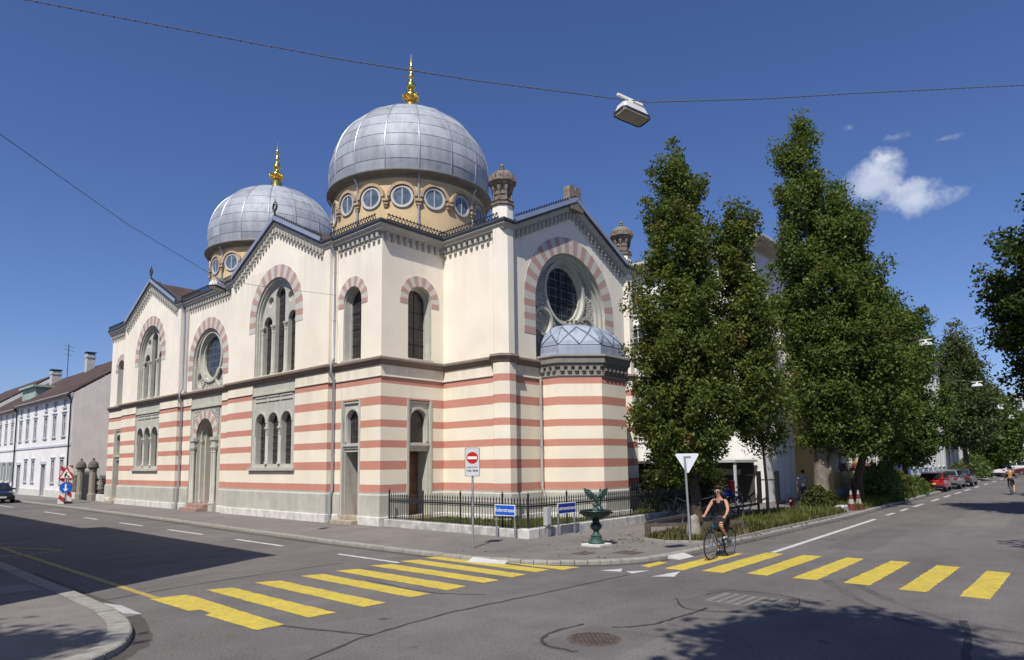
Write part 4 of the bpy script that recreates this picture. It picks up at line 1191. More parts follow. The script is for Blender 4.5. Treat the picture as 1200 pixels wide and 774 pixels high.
# fallen leaves along the kerb and round the planting bed
r = random.Random(77); mb = MB()
for k in range(420):
    t = r.random()
    if t < .5: x, y, z = r.uniform(1, 14), -12.0 + abs(r.gauss(0, .22)) * (-1 if r.random() < .35 else 1), 0
    elif t < .8: x, y, z = 1.6 + r.gauss(0, 1.2), -9.7 + r.gauss(0, .7), .004
    else: x, y, z = r.uniform(-3.5, 10), r.uniform(-11.5, -7.4), .004
    if y < -12.02: z = ZR + .004
    elif z == 0: z = .01
    a = r.uniform(0, 2 * PI); s_ = r.uniform(.03, .07); c_, d_ = math.cos(a), math.sin(a)
    mb.add([(x - c_ * s_, y - d_ * s_, z), (x - d_ * s_ * .5, y + c_ * s_ * .5, z + r.uniform(0, .02)), (x + c_ * s_, y + d_ * s_, z + .004), (x + d_ * s_ * .5, y - c_ * s_ * .5, z + r.uniform(0, .02))], [(0, 1, 2, 3)])
tag(mb.build('leaf_litter', leafmat('fallen_leaves', (.07, .045, .015), (.16, .10, .035), (.26, .18, .06)), fix=False), 'fallen dry leaves along the kerb and on the corner pavement', 'leaves', kind='stuff')
# ------------------------------------------------------------------ trees and plants
from mathutils import noise as mnoise
import numpy as np


def leaf_cloud(name, spires, nclump, per, leaf, m, seed, parent, spread=.42, droop=.3, lump=.3, hollow=.36):
    """leaves of a crown: clumps through the volume of several spires (cx, cy, [(z, r), ...])"""
    r = random.Random(seed); rs = np.random.RandomState(seed)
    cl = []
    wts = []
    for cx, cy, P in spires:
        wts.append(sum((P[i + 1][0] - P[i][0]) * (P[i][1] + P[i + 1][1]) ** 2 / 4 for i in range(len(P) - 1)))
    tot = sum(wts)
    for (cx, cy, P), w in zip(spires, wts):
        zs = [p[0] for p in P]; rsx = [p[1] for p in P]
        n = int(nclump * w / tot); k = 0
        rmax = max(rsx)
        while k < n:
            z = r.uniform(zs[0], zs[-1]); R_ = np.interp(z, zs, rsx)
            if r.random() > (R_ / rmax) ** 1.35: continue
            a = r.uniform(0, 2 * PI)
            nv = mnoise.noise(Vector((math.cos(a) * 1.3 + seed, math.sin(a) * 1.3, z * .55)))
            nv2 = mnoise.noise(Vector((math.cos(a) * 3.1 + seed * 2, math.sin(a) * 3.1, z * 1.5)))
            rr = R_ * max(.35, 1 - .06 + lump * nv * 1.3 + lump * .8 * nv2) * r.random() ** hollow
            x, y = cx + rr * math.cos(a), cy + rr * math.sin(a)
            # leave holes where a slow noise says so
            if mnoise.noise(Vector((x * .85 + seed, y * .85, z * .85))) < -.2:
                if r.random() < .85: k += .25; continue
            cl.append((x, y, z - droop * (rr / max(.3, R_)) * .5)); k += 1
    for cx, cy, P in spires:
        for k in range(int(nclump / 22)):
            z = P[0][0] + (P[-1][0] - P[0][0]) * r.uniform(0, .86); R_ = np.interp(z, [p[0] for p in P], [p[1] for p in P]); a = r.uniform(0, 2 * PI)
            for q in range(4):
                e = R_ * (.85 + .06 * q) + .10 * q; cl.append((cx + e * math.cos(a), cy + e * math.sin(a), z + .24 * q))
    C_ = np.array(cl); n = len(C_) * per
    ctr = np.repeat(C_, per, axis=0)
    csz = np.repeat(rs.uniform(.55, 1.25, len(C_)), per)
    off = rs.normal(0, 1, (n, 3)); off *= ((rs.random_sample(n) ** .45) / np.linalg.norm(off, axis=1) * spread * 1.15 * csz)[:, None]; off[:, 2] *= .8
    p = ctr + off
    nrm = rs.normal(0, 1, (n, 3)) + off / spread * .7 + np.array([0, 0, .55]); nrm /= np.linalg.norm(nrm, axis=1)[:, None]
    t = np.cross(nrm, rs.normal(0, 1, (n, 3))); t /= np.linalg.norm(t, axis=1)[:, None]
    b = np.cross(nrm, t)
    s = leaf * rs.uniform(.6, 1.35, n)[:, None]
    v = np.empty((n, 4, 3))
    v[:, 0] = p - t * s * .6; v[:, 1] = p + b * s * .36 - nrm * s * .1 + t * s * .05; v[:, 2] = p + t * s * .6; v[:, 3] = p - b * s * .36 - nrm * s * .1 + t * s * .05
    me = bpy.data.meshes.new(name)
    me.vertices.add(n * 4); me.vertices.foreach_set('co', v.reshape(-1))
    me.loops.add(n * 4); me.loops.foreach_set('vertex_index', np.arange(n * 4, dtype=np.int32))
    me.polygons.add(n); me.polygons.foreach_set('loop_start', np.arange(0, n * 4, 4, dtype=np.int32)); me.polygons.foreach_set('loop_total', np.full(n, 4, dtype=np.int32))
    me.materials.append(m); me.update(calc_edges=True)
    o = bpy.data.objects.new(name, me); COL.objects.link(o); o.parent = parent
    return o


M_bark = mat('dark_bark', (.075, .058, .042), .95, .3, 5, bmp=.8, bscale=9)
M_barkl = mat('pale_bark', (.19, .165, .13), .95, .3, 4, bmp=.8, bscale=9)
L_oak = leafmat('oak_leaves', (.030, .050, .013), (.094, .128, .028), (.25, .24, .05), .38, dry=(.17, .105, .04))
L_tall = leafmat('tall_tree_leaves', (.034, .060, .016), (.098, .140, .032), (.22, .24, .055), .4, dry=(.15, .12, .045))
L_lime = leafmat('lime_leaves', (.030, .054, .012), (.076, .118, .026), (.16, .19, .045), .36)
L_far = leafmat('far_tree_leaves', (.035, .05, .02), (.08, .105, .038), (.15, .15, .06), .35)
L_dark = leafmat('dark_leaves', (.018, .034, .010), (.044, .07, .018), (.10, .12, .03), .3)
L_hedge = leafmat('hedge_leaves', (.018, .026, .007), (.042, .056, .012), (.09, .095, .02), .25)
L_bush = leafmat('bush_leaves', (.025, .035, .008), (.07, .085, .018), (.16, .15, .035), .3)


def tree(name, label, loc, spires, ncl, per, leaf, lm, bark, seed, r0=.2, zt=None, limbs=8, lean=(0, 0), group='trees along the side street', **kw):
    """spires are given relative to the foot"""
    T = thing(name, label, 'tree', loc, group=group)
    leaf_cloud('crown', spires, ncl, per, leaf, lm, seed, T, **kw)
    mb = MB(); rnd = random.Random(seed + 5)
    for si, (cx, cy, P) in enumerate(spires):
        top = P[-1][0] * .93; z1 = P[0][0]
        if si == 0: base = [(0, 0, -.05, r0 * 1.35), (0, 0, .12, r0 * 1.05), (lean[0] * .3, lean[1] * .3, z1 * .5, r0 * .9)]
        else: base = [(0, 0, z1 * .45, r0 * .6)]
        pts = base + [(cx * .55 + rnd.uniform(-.06, .06), cy * .55 + rnd.uniform(-.06, .06), z1 + .3, r0 * .72), (cx * .9, cy * .9, z1 + (top - z1) * .35, r0 * .45), (cx, cy, z1 + (top - z1) * .7, r0 * .22), (cx, cy, top, .02)]
        mb.tube([p[:3] for p in pts], [p[3] for p in pts], 9)
        zs = [p[0] for p in P]; rs_ = [p[1] for p in P]
        for k in range(limbs):
            z = z1 + (top - z1) * (.05 + .8 * (k + rnd.random()) / limbs); a = rnd.uniform(0, 2 * PI); L = np.interp(z, zs, rs_) * .85
            f = (z - z1) / max(.1, (top - z1)); rr = r0 * (.42 * (1 - f) + .06)
            s = Vector((cx * .8, cy * .8, z - .35 * L)); d = Vector((math.cos(a), math.sin(a), 0))
            mb.tube([s, s + d * L * .4 + Vector((0, 0, L * .38)), s + d * L * .8 + Vector((0, 0, L * .8))], [rr, rr * .6, .012], 6)
    mb.build('trunk', bark, T, 60)
    return T


tree('oak_tree', 'dense narrow oak with two tops, nearest the striped building', (5.9, -9.5, 0),
     [(-.2, .22, [(1.7, .5), (2.4, 1.1), (3.6, 1.5), (5.2, 1.55), (7, 1.38), (8.6, 1.12), (10, .85), (11.4, .55), (12.6, .3), (13.6, .05)]), (1.15, -1.25, [(3.3, .4), (4.4, .85), (6, .95), (7.6, .72), (9.0, .45), (10.4, .25), (11.6, .05)])],
     1200, 95, .10, L_oak, M_bark, 21, .19, limbs=14, spread=.36, lump=.24)
tree('tall_tree', 'tallest tree, a broad pointed crown on a thick pale trunk', (16.6, -10.2, 0),
     [(.05, -.05, [(2.8, .5), (4, 1.1), (7, 1.3), (9.5, 1.3), (12, 1.2), (14.5, 1.0), (16.4, .75), (17.8, .4), (18.7, .06)]), (1.1, -1.2, [(2.6, .8), (4.5, 1.7), (7.5, 1.9), (10.5, 1.45), (13, .8), (15.2, .15)])],
     1250, 95, .125, L_tall, M_barkl, 33, .34, limbs=18, spread=.5, lump=.27, droop=.3)
tree('street_tree', 'dark trunked tree right of the tallest tree, crowns merging', (19.6, -10.95, 0),
     [(.7, -.7, [(2.8, .7), (4, 1.7), (6.5, 1.9), (9, 1.3), (11, .6), (11.8, .1)])], 440, 90, .13, L_tall, M_bark, 45, .22, limbs=10, spread=.5)
tree('young_tree', 'small thin-stemmed young tree between the two big trees', (10.5, -10.1, 0),
     [(0, 0, [(2.6, .3), (3.2, .95), (4.4, 1.05), (5.6, .6), (6.3, .1)])], 110, 70, .1, L_oak, M_barkl, 50, .065, limbs=5)
tree('street_tree', 'round leafy tree standing over the parked red car', (36.4, -9.55, 0),
     [(0, 0, [(1.9, .9), (3.2, 2.1), (5.5, 2.75), (8, 2.6), (10.5, 1.9), (12.2, 1.0), (13.4, .1)])], 700, 75, .16, L_lime, M_bark, 62, .2, limbs=10, spread=.55)
tree('street_tree', 'brownish sparse pointed tree past the round tree over the red car', (62, -9.6, 0),
     [(0, 0, [(3.4, 1.2), (5, 2.5), (8, 2.7), (10.5, 1.9), (13, .9), (15.6, .1)])], 1700, 15, .24, L_far, M_bark, 71, .25, limbs=10, spread=.8)
tree('street_tree', 'dark green tree closing the view over the white car', (84, -9.3, 0),
     [(0, 0, [(1.5, 2.2), (4, 3.4), (7, 3.2), (9.5, 1.8), (11, .1)])], 900, 12, .36, L_lime, M_bark, 83, .25, limbs=8, spread=.9)
tree('street_tree', 'dark tree leaning in at the right edge over the far pavement', (17.6, -20.4, 0),
     [(0, 0, [(4.2, 1.6), (6, 3.2), (8.3, 3.4), (10.5, 2.4), (12.0, 1.1), (12.8, .1)])], 1100, 85, .15, L_dark, M_bark, 94, .24, limbs=10, spread=.55, group='trees on the near pavements')
tree('street_tree', 'leafy tree on the right pavement past the edge tree, out of frame', (30, -21.3, 0),
     [(0, 0, [(4.2, 1.2), (6, 2.6), (8.5, 2.9), (11, 1.9), (12.6, .1)])], 900, 14, .24, L_dark, M_bark, 98, .22, limbs=7, spread=.6, group='trees on the near pavements')
tree('street_tree', 'tree on the corner pavement shading the near right road', (.0, -23.6, 0),
     [(0, 0, [(4.5, 1.2), (6.5, 2.4), (9, 2.6), (11, 1.4), (12, .1)])], 800, 14, .22, L_dark, M_bark, 101, .22, limbs=7, spread=.6, group='trees on the near pavements')
tree('street_tree', 'tree beside the viewpoint whose shadow falls on the crossing', (-15.2, -22.6, 0),
     [(1.35, 1.75, [(6.8, .7), (8, 1.4), (10.3, 1.6), (12.3, 1.0), (13.6, .1)])], 1300, 14, .24, L_dark, M_bark, 104, .22, limbs=7, spread=.6, group='trees on the near pavements')
tree('street_tree', 'tree on the left corner shading the rounded kerb', (-20.9, -12.7, 0),
     [(0, 0, [(6, .9), (7.5, 1.4), (9.5, 1.5), (11, 1.2), (12, .1)])], 700, 14, .22, L_dark, M_bark, 107, .2, limbs=6, spread=.5, group='trees on the near pavements')
for i, (x, y, lab) in enumerate(((105, -7.5, 'distant leafy tree at the far end of the side street'), (112, -13.5, 'distant tree at the end of the road behind the rider'), (100, -17.5, 'distant tree at the far end on the right side'))):
    tree('street_tree', lab, (x, y, 0), [(0, 0, [(2, 1.6), (4.5, 3.4), (8, 3.2), (11, .2)])], 420, 10, .45, L_lime, M_bark, 120 + i, .25, limbs=5, spread=1.0)


def bush(name, label, loc, rx, ry, h, n, lm, seed, leaf=.1, cat='bush', group=None, box=False):
    T = thing(name, label, cat, loc, group=group)
    r = random.Random(seed); rs = np.random.RandomState(seed); pts = []
    while len(pts) < n:
        if box:
            x, y, z = r.uniform(-1, 1), r.uniform(-1, 1), r.uniform(.02, 1)
            if max(abs(x), abs(y), z) < .78 and r.random() < .9: continue
            pts.append((x * rx, y * ry, z * h))
        else:
            a = r.uniform(0, 2 * PI); z = r.random(); R_ = math.sqrt(max(0, 1 - (z - .25) ** 2 / .62)) * (1 + .35 * mnoise.noise(Vector((math.cos(a) * 2 + seed, math.sin(a) * 2, z * 3))))
            q = r.random() ** .4
            pts.append((math.cos(a) * R_ * rx * q, math.sin(a) * R_ * ry * q, z * h * (1 + .25 * mnoise.noise(Vector((math.cos(a) * 3, math.sin(a) * 3 + seed, q))))))
    p = np.array(pts); nn = len(p)
    nrm = rs.normal(0, 1, (nn, 3)) + np.array([0, 0, .5]); nrm /= np.linalg.norm(nrm, axis=1)[:, None]
    t = np.cross(nrm, rs.normal(0, 1, (nn, 3))); t /= np.linalg.norm(t, axis=1)[:, None]; b = np.cross(nrm, t); s = leaf * rs.uniform(.6, 1.4, nn)[:, None]
    v = np.stack([p - t * s * .6, p + b * s * .36, p + t * s * .6, p - b * s * .36], 1)
    me = bpy.data.meshes.new('foliage'); me.from_pydata(v.reshape(-1, 3).tolist(), [], [(i * 4, i * 4 + 1, i * 4 + 2, i * 4 + 3) for i in range(nn)]); me.materials.append(lm)
    o = bpy.data.objects.new('foliage', me); COL.objects.link(o); o.parent = T
    mb = MB()
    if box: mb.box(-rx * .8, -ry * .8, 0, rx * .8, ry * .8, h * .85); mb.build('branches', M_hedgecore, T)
    else:
        for k in range(7):
            a = k * 2 * PI / 7; mb.tube([(0, 0, 0), (rx * .4 * math.cos(a), ry * .4 * math.sin(a), h * .4), (rx * .7 * math.cos(a), ry * .7 * math.sin(a), h * .8)], [.03, .02, .006], 5)
        mb.build('stem', M_bark, T)
    return T


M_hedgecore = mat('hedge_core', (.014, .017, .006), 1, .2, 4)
bush('hedge', 'clipped green hedge behind the railing right of the apse', (13.2, -5.3, .1), 2.6, .9, 1.75, 9000, L_hedge, 5, .09, 'hedge', box=True)
bush('bush', 'yellow-green bush at the foot of the tallest tree', (14.7, -10.55, 0), .6, .6, 1.05, 1300, L_bush, 8, .11)
bush('bush', 'low leafy shrub left of the stacked traffic cones bed', (15.9, -10.75, 0), .4, .4, .8, 600, L_bush, 9, .1)
bush('bush', 'big loose shrub in the kerbside bed past the traffic cones', (24.6, -10.7, 0), 1.9, 1.2, 1.9, 3600, L_lime, 10, .13)
bush('bush', 'shrub with pale shoots at the end of the second bed', (28.2, -10.7, 0), 1.5, .9, 1.4, 2200, L_bush, 11, .13)
bush('bush', 'low green shrub just before the parked red car', (32.6, -10.6, 0), 1.6, 1.0, 1.1, 1800, L_lime, 12, .13)
bush('bush', 'shrub beside the white car far down the street', (58, -9.6, 0), 2.4, 1.2, 1.6, 1300, L_bush, 13, .22)
bush('bush', 'dark hedge-like shrub under the far trees', (74, -8.6, 0), 3.5, 1.6, 2.4, 1500, L_lime, 14, .25)
bush('hedge', 'green hedge left of the stone gate pillars', (.9, 36.9, 0), .5, 1.0, 1.7, 1500, L_hedge, 15, .13, 'hedge', box=True)
bush('hedge', 'green hedge between the stone gate and the striped wall', (.9, 31.1, 0), .5, .9, 1.55, 1500, L_hedge, 16, .13, 'hedge', box=True)
# ------------------------------------------------------------------ neighbouring houses
def rmat(name, c): return mat(name, c, .9, .07, 1.0, bmp=.15, bscale=50, streak=.22)


M_hwhite = rmat('white_house_render', (.82, .795, .76)); M_hblue = rmat('pale_blue_trim', (.54, .565, .60)); M_hgrey = rmat('beige_gable_render', (.86, .78, .69))
M_hyel = rmat('yellow_house_render', (.62, .44, .19)); M_hcream = rmat('cream_house_render', (.70, .64, .50)); M_hpale = rmat('pale_house_render', (.72, .72, .70)); M_hgreen = rmat('yellow_green_render', (.56, .55, .36))
M_hbrown = rmat('brick_house_render', (.28, .15, .10)); M_wtrim = mat('window_stone_trim', (.58, .57, .55), .85, .06, 3); M_curt = mat('white_curtain', (.62, .61, .58), .9, .1, 6)
M_shut = mat('grey_green_shutter', (.28, .33, .30), .7, .08, 4); M_roofd = M_tile; M_copper = mat('green_copper', (.33, .42, .36), .7, .15, 2)
M_slate = mat('dark_slate', (.06, .055, .055), .7, .25, 2)
M_brick = mat('chimney_plaster', (.52, .50, .47), .9, .15, 4, streak=.3)


def win(root, fr, s, z0, w, h, frame_m=None, shutters=False, arched=False):
    """window of a house: stone trim, pane, cross bars"""
    mb = MB(); a, b = s - w / 2, s + w / 2
    loop = arch(s, z0, z0 + h - w / 2, w / 2, 8) if arched else rect(a, z0, b, z0 + h)
    mb.rim(fr, loop, 0, -.09)
    t = .13
    if arched:
        mb.ringband(fr, arch(s, z0, z0 + h - w / 2, w / 2 + t, 8)[1:], loop[1:], .03); mb.rim(fr, arch(s, z0, z0 + h - w / 2, w / 2 + t, 8)[1:], 0, .03, closed=False)
    else:
        mb.prism(rect(a - t, z0, a, z0 + h), fr, -.02, .03); mb.prism(rect(b, z0, b + t, z0 + h), fr, -.02, .03); mb.prism(rect(a - t, z0 + h, b + t, z0 + h + t * 1.3), fr, -.02, .04)
        mb.prism(rect(a - t - .06, z0 + h + t * 1.3, b + t + .06, z0 + h + t * 1.3 + .08), fr, -.02, .12)
    mb.prism(rect(a - t - .04, z0 - .1, b + t + .04, z0), fr, -.02, .12)
    o = mb.build('window', frame_m or M_wtrim, root)
    g = MB(); g.panel(fr, loop, [], -.075); g.build('pane', M_pane, o)
    c = MB()
    for q in (a + .03, s, b - .03): c.prism(rect(q - .02, z0, q + .02, z0 + h - (w * .3 if arched and q != s else 0)), fr, -.074, -.045)
    c.prism(rect(a, z0 + h * .68, b, z0 + h * .68 + .035), fr, -.073, -.043)
    c.build('sash', M_white, o)
    if shutters:
        sh = MB()
        for u in (a - t - .42, b + t + .02):
            sh.prism(rect(u, z0, u + .4, z0 + h), fr, .02, .06)
            for k in range(12): sh.prism(rect(u + .05, z0 + .06 + k * h / 12.6, u + .35, z0 + .1 + k * h / 12.6), fr, .06, .075)
        sh.build('shutter', M_shut, o)
    return loop


def house(name, label, cat, fr, s0, s1, depth, h, rows, doors=(), wall_m=None, trim=None, side_m=None, ridge=3.6, group=None, shutters=(), strings=(), plinth_m=None, arched=(), flat=False, parapet=None):
    """a house of a row: fr is its street front; rows: (z0, w, h, [positions])"""
    T = thing(name, label, cat, (0, 0, 0), group=group)
    holes = []
    for ri, (z0, w, hh, cols) in enumerate(rows):
        for s in cols: holes.append(win(T, fr, s, z0, w, hh, trim, ri in shutters, ri in arched))
    for (s, w, hh) in doors:
        loop = rect(s - w / 2, .02, s + w / 2, hh); holes.append(loop)
        mb = MB(); mb.rim(fr, loop, 0, -.3); mb.prism(rect(s - w / 2 - .15, .02, s - w / 2, hh), fr, -.02, .04); mb.prism(rect(s + w / 2, .02, s + w / 2 + .15, hh), fr, -.02, .04); mb.prism(rect(s - w / 2 - .2, hh, s + w / 2 + .2, hh + .22), fr, -.02, .1)
        f = mb.build('door_frame', trim or M_wtrim, T)
        mb = MB(); mb.prism(loop, fr, -.3, -.26)
        for q in (.25, 1.3): mb.prism(rect(s - w / 2 + .12, q, s + w / 2 - .12, q + .85), fr, -.26, -.235)
        mb.build('door', M_door, f)
    mb = MB(); mb.panel(fr, rect(s0, -.15, s1, h), holes, 0)
    P = [fr(s0, -.15, 0), fr(s0, -.15, -depth), fr(s0, h, -depth), fr(s0, h, 0)]; Q = [fr(s1, -.15, 0), fr(s1, -.15, -depth), fr(s1, h, -depth), fr(s1, h, 0)]
    mb.build('wall', wall_m or M_hwhite, T)
    mb = MB()
    if flat or ridge <= 0: mb.add(P, [(0, 1, 2, 3)]); mb.add(Q, [(0, 1, 2, 3)])
    else:
        mb.add([P[0], P[1], P[2], fr(s0, h + ridge, -depth / 2), P[3]], [(0, 1, 2, 3, 4)]); mb.add([Q[0], Q[1], Q[2], fr(s1, h + ridge, -depth / 2), Q[3]], [(0, 1, 2, 3, 4)])
    mb.add([P[1], Q[1], Q[2], P[2]], [(0, 1, 2, 3)])
    mb.build('side_wall', side_m or wall_m or M_hwhite, T)
    mb = MB()
    for z in strings: mb.prism(rect(s0, z, s1, z + .16), fr, -.02, .07)
    mb.prism(rect(s0, h - .30, s1, h - .12), fr, -.02, .16); mb.prism(rect(s0, h - .12, s1, h + .02), fr, -.02, .34)
    mb.build('cornice', trim or M_wtrim, T)
    mb = MB(); mb.prism(rect(s0, -.15, s1, .55), fr, -.02, .05) if not doors else [mb.prism(rect(u, -.15, v, .55), fr, -.02, .05) for u, v in zip([s0] + [d[0] + d[1] / 2 + .16 for d in sorted(doors)], [d[0] - d[1] / 2 - .16 for d in sorted(doors)] + [s1])]
    mb.build('plinth', plinth_m or M_plinth, T)
    mb = MB()
    if flat: mb.add([fr(s0, h, .3), fr(s1, h, .3), fr(s1, h + .15, -depth), fr(s0, h + .15, -depth)], [(0, 1, 2, 3)])
    else:
        a = ridge / (depth / 2); o = .4
        for dz in (0, .14):
            mb.add([fr(s0, h - a * o + .08 + dz, o), fr(s1, h - a * o + .08 + dz, o), fr(s1, h + ridge + .08 + dz, -depth / 2), fr(s0, h + ridge + .08 + dz, -depth / 2), fr(s0, h - a * o + .08 + dz, -depth - o), fr(s1, h - a * o + .08 + dz, -depth - o)], [(0, 1, 2, 3), (3, 2, 5, 4)])
        mb.add([fr(s0, h - a * o + .08, o), fr(s1, h - a * o + .08, o), fr(s1, h - a * o + .22, o), fr(s0, h - a * o + .22, o)], [(0, 1, 2, 3)])
        for s in (s0, s1): mb.add([fr(s, h - a * o + .08, o), fr(s, h + ridge + .08, -depth / 2), fr(s, h + ridge + .22, -depth / 2), fr(s, h - a * o + .22, o)], [(0, 1, 2, 3)])
    mb.build('roof', M_tile, T)
    return T


FL_ = frame((.05, 0, 0), (0, 1, 0), (-1, 0, 0))
H1 = house('town_house', 'white two-storey house with a blank beige gable wall beside the stone gate', 'house', FL_, 38.2, 55.0, 12, 7.95,
           [(1.15, .85, 1.75, [40.2, 42.6, 48.6, 51.0]), (4.75, .85, 1.65, [40.2, 42.8, 45.4, 48.6, 51.2, 53.6]), (7.0, .6, .55, [40.2, 42.8, 45.4, 48.6, 51.2, 53.6])],
           [(45.3, 1.1, 2.6), (53.4, 1.1, 2.6)], M_hwhite, M_hblue, M_hgrey, 4.2, 'white houses past the striped building', strings=(3.95,))
mb = MB(); mb.tube([(-.06, 38.35, .1), (-.06, 38.35, 7.4), (-.3, 38.35, 7.8)], .06, 8); mb.build('downpipe', M_iron, H1)
mb = MB(); mb.tube([(-.06, 54.95, .1), (-.06, 54.95, 7.4), (-.3, 54.95, 7.8)], .06, 8); mb.build('downpipe', M_iron, H1)
def chimney(T, x, y, z0, z1, w=.6):
    mb = MB(); mb.box(x - w / 2, y - w / 2, z0, x + w / 2, y + w / 2, z1); mb.box(x - w / 2 - .06, y - w / 2 - .06, z1 - .35, x + w / 2 + .06, y + w / 2 + .06, z1 - .22)
    c = mb.build('chimney', M_brick, T)
    mb = MB(); mb.box(x - w / 2 - .08, y - w / 2 - .08, z1 + .12, x + w / 2 + .08, y + w / 2 + .08, z1 + .2)
    for u in (-1, 1):
        for v in (-1, 1): mb.box(x + u * w * .4 - .04, y + v * w * .4 - .04, z1, x + u * w * .4 + .04, y + v * w * .4 + .04, z1 + .12)
    mb.build('chimney_cap', M_iron, c)
chimney(H1, 4.6, 43.3, 10.5, 13.2, .8); chimney(H1, 5.2, 53.5, 11.0, 13.3, .7)
mb = MB(); mb.box(1.6, 56.5, 8.6, 5.2, 61.5, 10.1); mb.box(1.3, 56.2, 10.1, 5.4, 61.8, 10.3)
H2 = house('town_house', 'white house with grey-green ground floor shutters, second from the stone gate', 'house', FL_, 55.0, 72, 12, 7.75,
           [(1.15, .8, 1.75, [56.8, 59.2, 61.6, 64, 66.4]), (4.75, .8, 1.65, [56.8, 59.2, 61.6, 64, 66.4, 69]), (6.9, .55, .5, [56.8, 59.2, 61.6, 64, 66.4, 69])],
           [(69, 1.1, 2.6)], M_hwhite, M_wtrim, None, 4.2, 'white houses past the striped building', shutters=(0,), strings=(3.9,), arched=(0,))
mb.build('dormer', M_copper, H2)
chimney(H2, 5.4, 66, 10.8, 12.9, .9)
mb = MB(); mb.tube([(5.6, 62.5, 11.5), (5.6, 62.5, 15.6)], .035, 6)
for z, l in ((15.3, .9), (14.9, 1.1), (14.4, .7)): mb.tube([(5.6 - l * .6, 62.5 - l * .6, z), (5.6 + l * .6, 62.5 + l * .6, z)], .018, 5)
mb.build('antenna', M_iron, H2)
house('town_house', 'third white house with a brown hipped-looking roof at the left frame edge', 'house', FL_, 72, 96, 13, 8.4, [(1.2, .85, 1.8, [74, 77, 80, 83, 86]), (4.9, .85, 1.7, [74, 77, 80, 83, 86])], [], M_hwhite, None, None, 4.6, 'white houses past the striped building', strings=(4.0,))

# tall houses on the other side of the near street; their shadow lies across the road
FO = frame((-13.6, 0, 0), (0, 1, 0), (1, 0, 0))
house('corner_house', 'tall cream corner house across the near street, shading the road', 'house', FO, -6.9, 6.5, 11, 10.4, [(1.1, 1, 1.9, [-5, -2.4, .4, 3, 5.4]), (4.4, 1, 1.9, [-5, -2.4, .4, 3, 5.4]), (7.4, 1, 1.7, [-5, -2.4, .4, 3, 5.4])], [], M_hcream, None, None, 3.2, 'houses across the near street', strings=(3.8,))
house('town_house', 'lower pale house next to the tall corner house across the near street', 'house', FO, 6.5, 22, 11, 9.3, [(1.1, 1, 1.9, [8, 11, 14, 17, 20]), (4.3, 1, 1.8, [8, 11, 14, 17, 20])], [], M_hpale, None, None, 2.6, 'houses across the near street')
house('town_house', 'third house across the near street, farthest from the crossing', 'house', FO, 22, 44, 11, 8.0, [(1.1, 1, 1.9, [24, 27, 30, 33, 36, 39]), (4.3, 1, 1.8, [24, 27, 30, 33, 36, 39])], [], M_hcream, None, None, 2.6, 'houses across the near street')

# the white block behind the oak and the row of houses along the side street
NB = thing('white_block', 'tall white block with a flat projecting cornice behind the oak tree', 'building')
fa = frame((20.0, 0, 0), (0, 1, 0), (-1, 0, 0)); fb = frame((0, -6.4, 0), (1, 0, 0), (0, -1, 0))
hol = []
for z0 in (5.2, 8.6, 11.2):
    for s in (-2.5, 1.0, 4.5, 8.0): hol.append(win(NB, fa, s, z0, 1.0, 1.7))
mb = MB(); mb.panel(fa, rect(-6.4, -.15, 14, 13.9), hol, 0); mb.panel(fb, rect(20, -.15, 24.55, 13.9), [], 0)
mb.add([(20, 14, -.15), (32, 14, -.15), (32, 14, 13.9), (20, 14, 13.9)], [(0, 1, 2, 3)]); mb.add([(24.55, -6.4, -.15), (32, -6.4, -.15), (32, -6.4, 13.9), (24.55, -6.4, 13.9)], [(0, 1, 2, 3)]); mb.build('wall', rmat('white_block_render', (.80, .785, .75)), NB)
mb = MB(); mb.sweep([(20, 14, 13.9), (20, -6.4, 13.9), (32, -6.4, 13.9)], [(-.2, .32), (.75, .3), (.8, .2), (.78, .1), (.5, .02), (.35, -.12), (.1, -.2), (0, -.35), (-.1, -.35)]); mb.build('cornice', M_eave, NB)
mb = MB(); mb.add([(19.6, -6.8, 14.2), (32, -6.8, 14.2), (32, 14, 14.2), (19.6, 14, 14.2)], [(0, 1, 2, 3)]); mb.build('roof', M_slate, NB)
mb = MB(); mb.lathe([(.55, 14.2), (.55, 15.1), (.6, 15.1), (.6, 15.25), (0, 15.3)], 20, (21.2, -4.8, 0)); mb.build('roof_vent', M_white, NB, 40)
mb = MB()
for z0 in (0, 2.8, 5.6, 8.4): mb.prism(rect(23.0, z0 + .3, 23.25, z0 + 2.6), fb, .0, .12)
mb.build('rib', M_hwhite, NB)

RB = lambda y: frame((0, y, 0), (1, 0, 0), (0, -1, 0))
house('row_house', 'ochre yellow house with white windows and flower boxes behind the tallest tree', 'house', RB(-8.4), 24.6, 33.0, 12, 11.2,
      [(1.6, .95, 1.9, [25.9, 27.7, 30.0, 31.8]), (4.9, .95, 1.8, [25.9, 27.7, 30.0, 31.8]), (8.2, .95, 1.7, [25.9, 27.7, 30, 31.8])], [], M_hyel, M_white, None, 3.4, 'row of houses along the side street', strings=(4.1,))
house('row_house', 'pale white row house next to the ochre yellow house', 'house', RB(-8.3), 33.0, 42, 12, 11.0, [(1.5, .95, 1.8, [34.2, 36.3, 38.5, 40.6]), (4.7, .95, 1.8, [34.2, 36.3, 38.5, 40.6]), (7.9, .95, 1.7, [34.2, 36.3, 38.5, 40.6])], [], M_hpale, None, None, 3.4, 'row of houses along the side street', strings=(4.0,))
house('row_house', 'pale row house with grey-green shutters behind the parked red car', 'house', RB(-8.35), 42, 51, 12, 10.8, [(1.5, .95, 1.8, [43.3, 45.4, 47.6, 49.7]), (4.7, .95, 1.8, [43.3, 45.4, 47.6, 49.7]), (7.9, .95, 1.7, [43.3, 45.4, 47.6, 49.7])], [], M_hpale, None, None, 3.4, 'row of houses along the side street', shutters=(0, 1, 2))
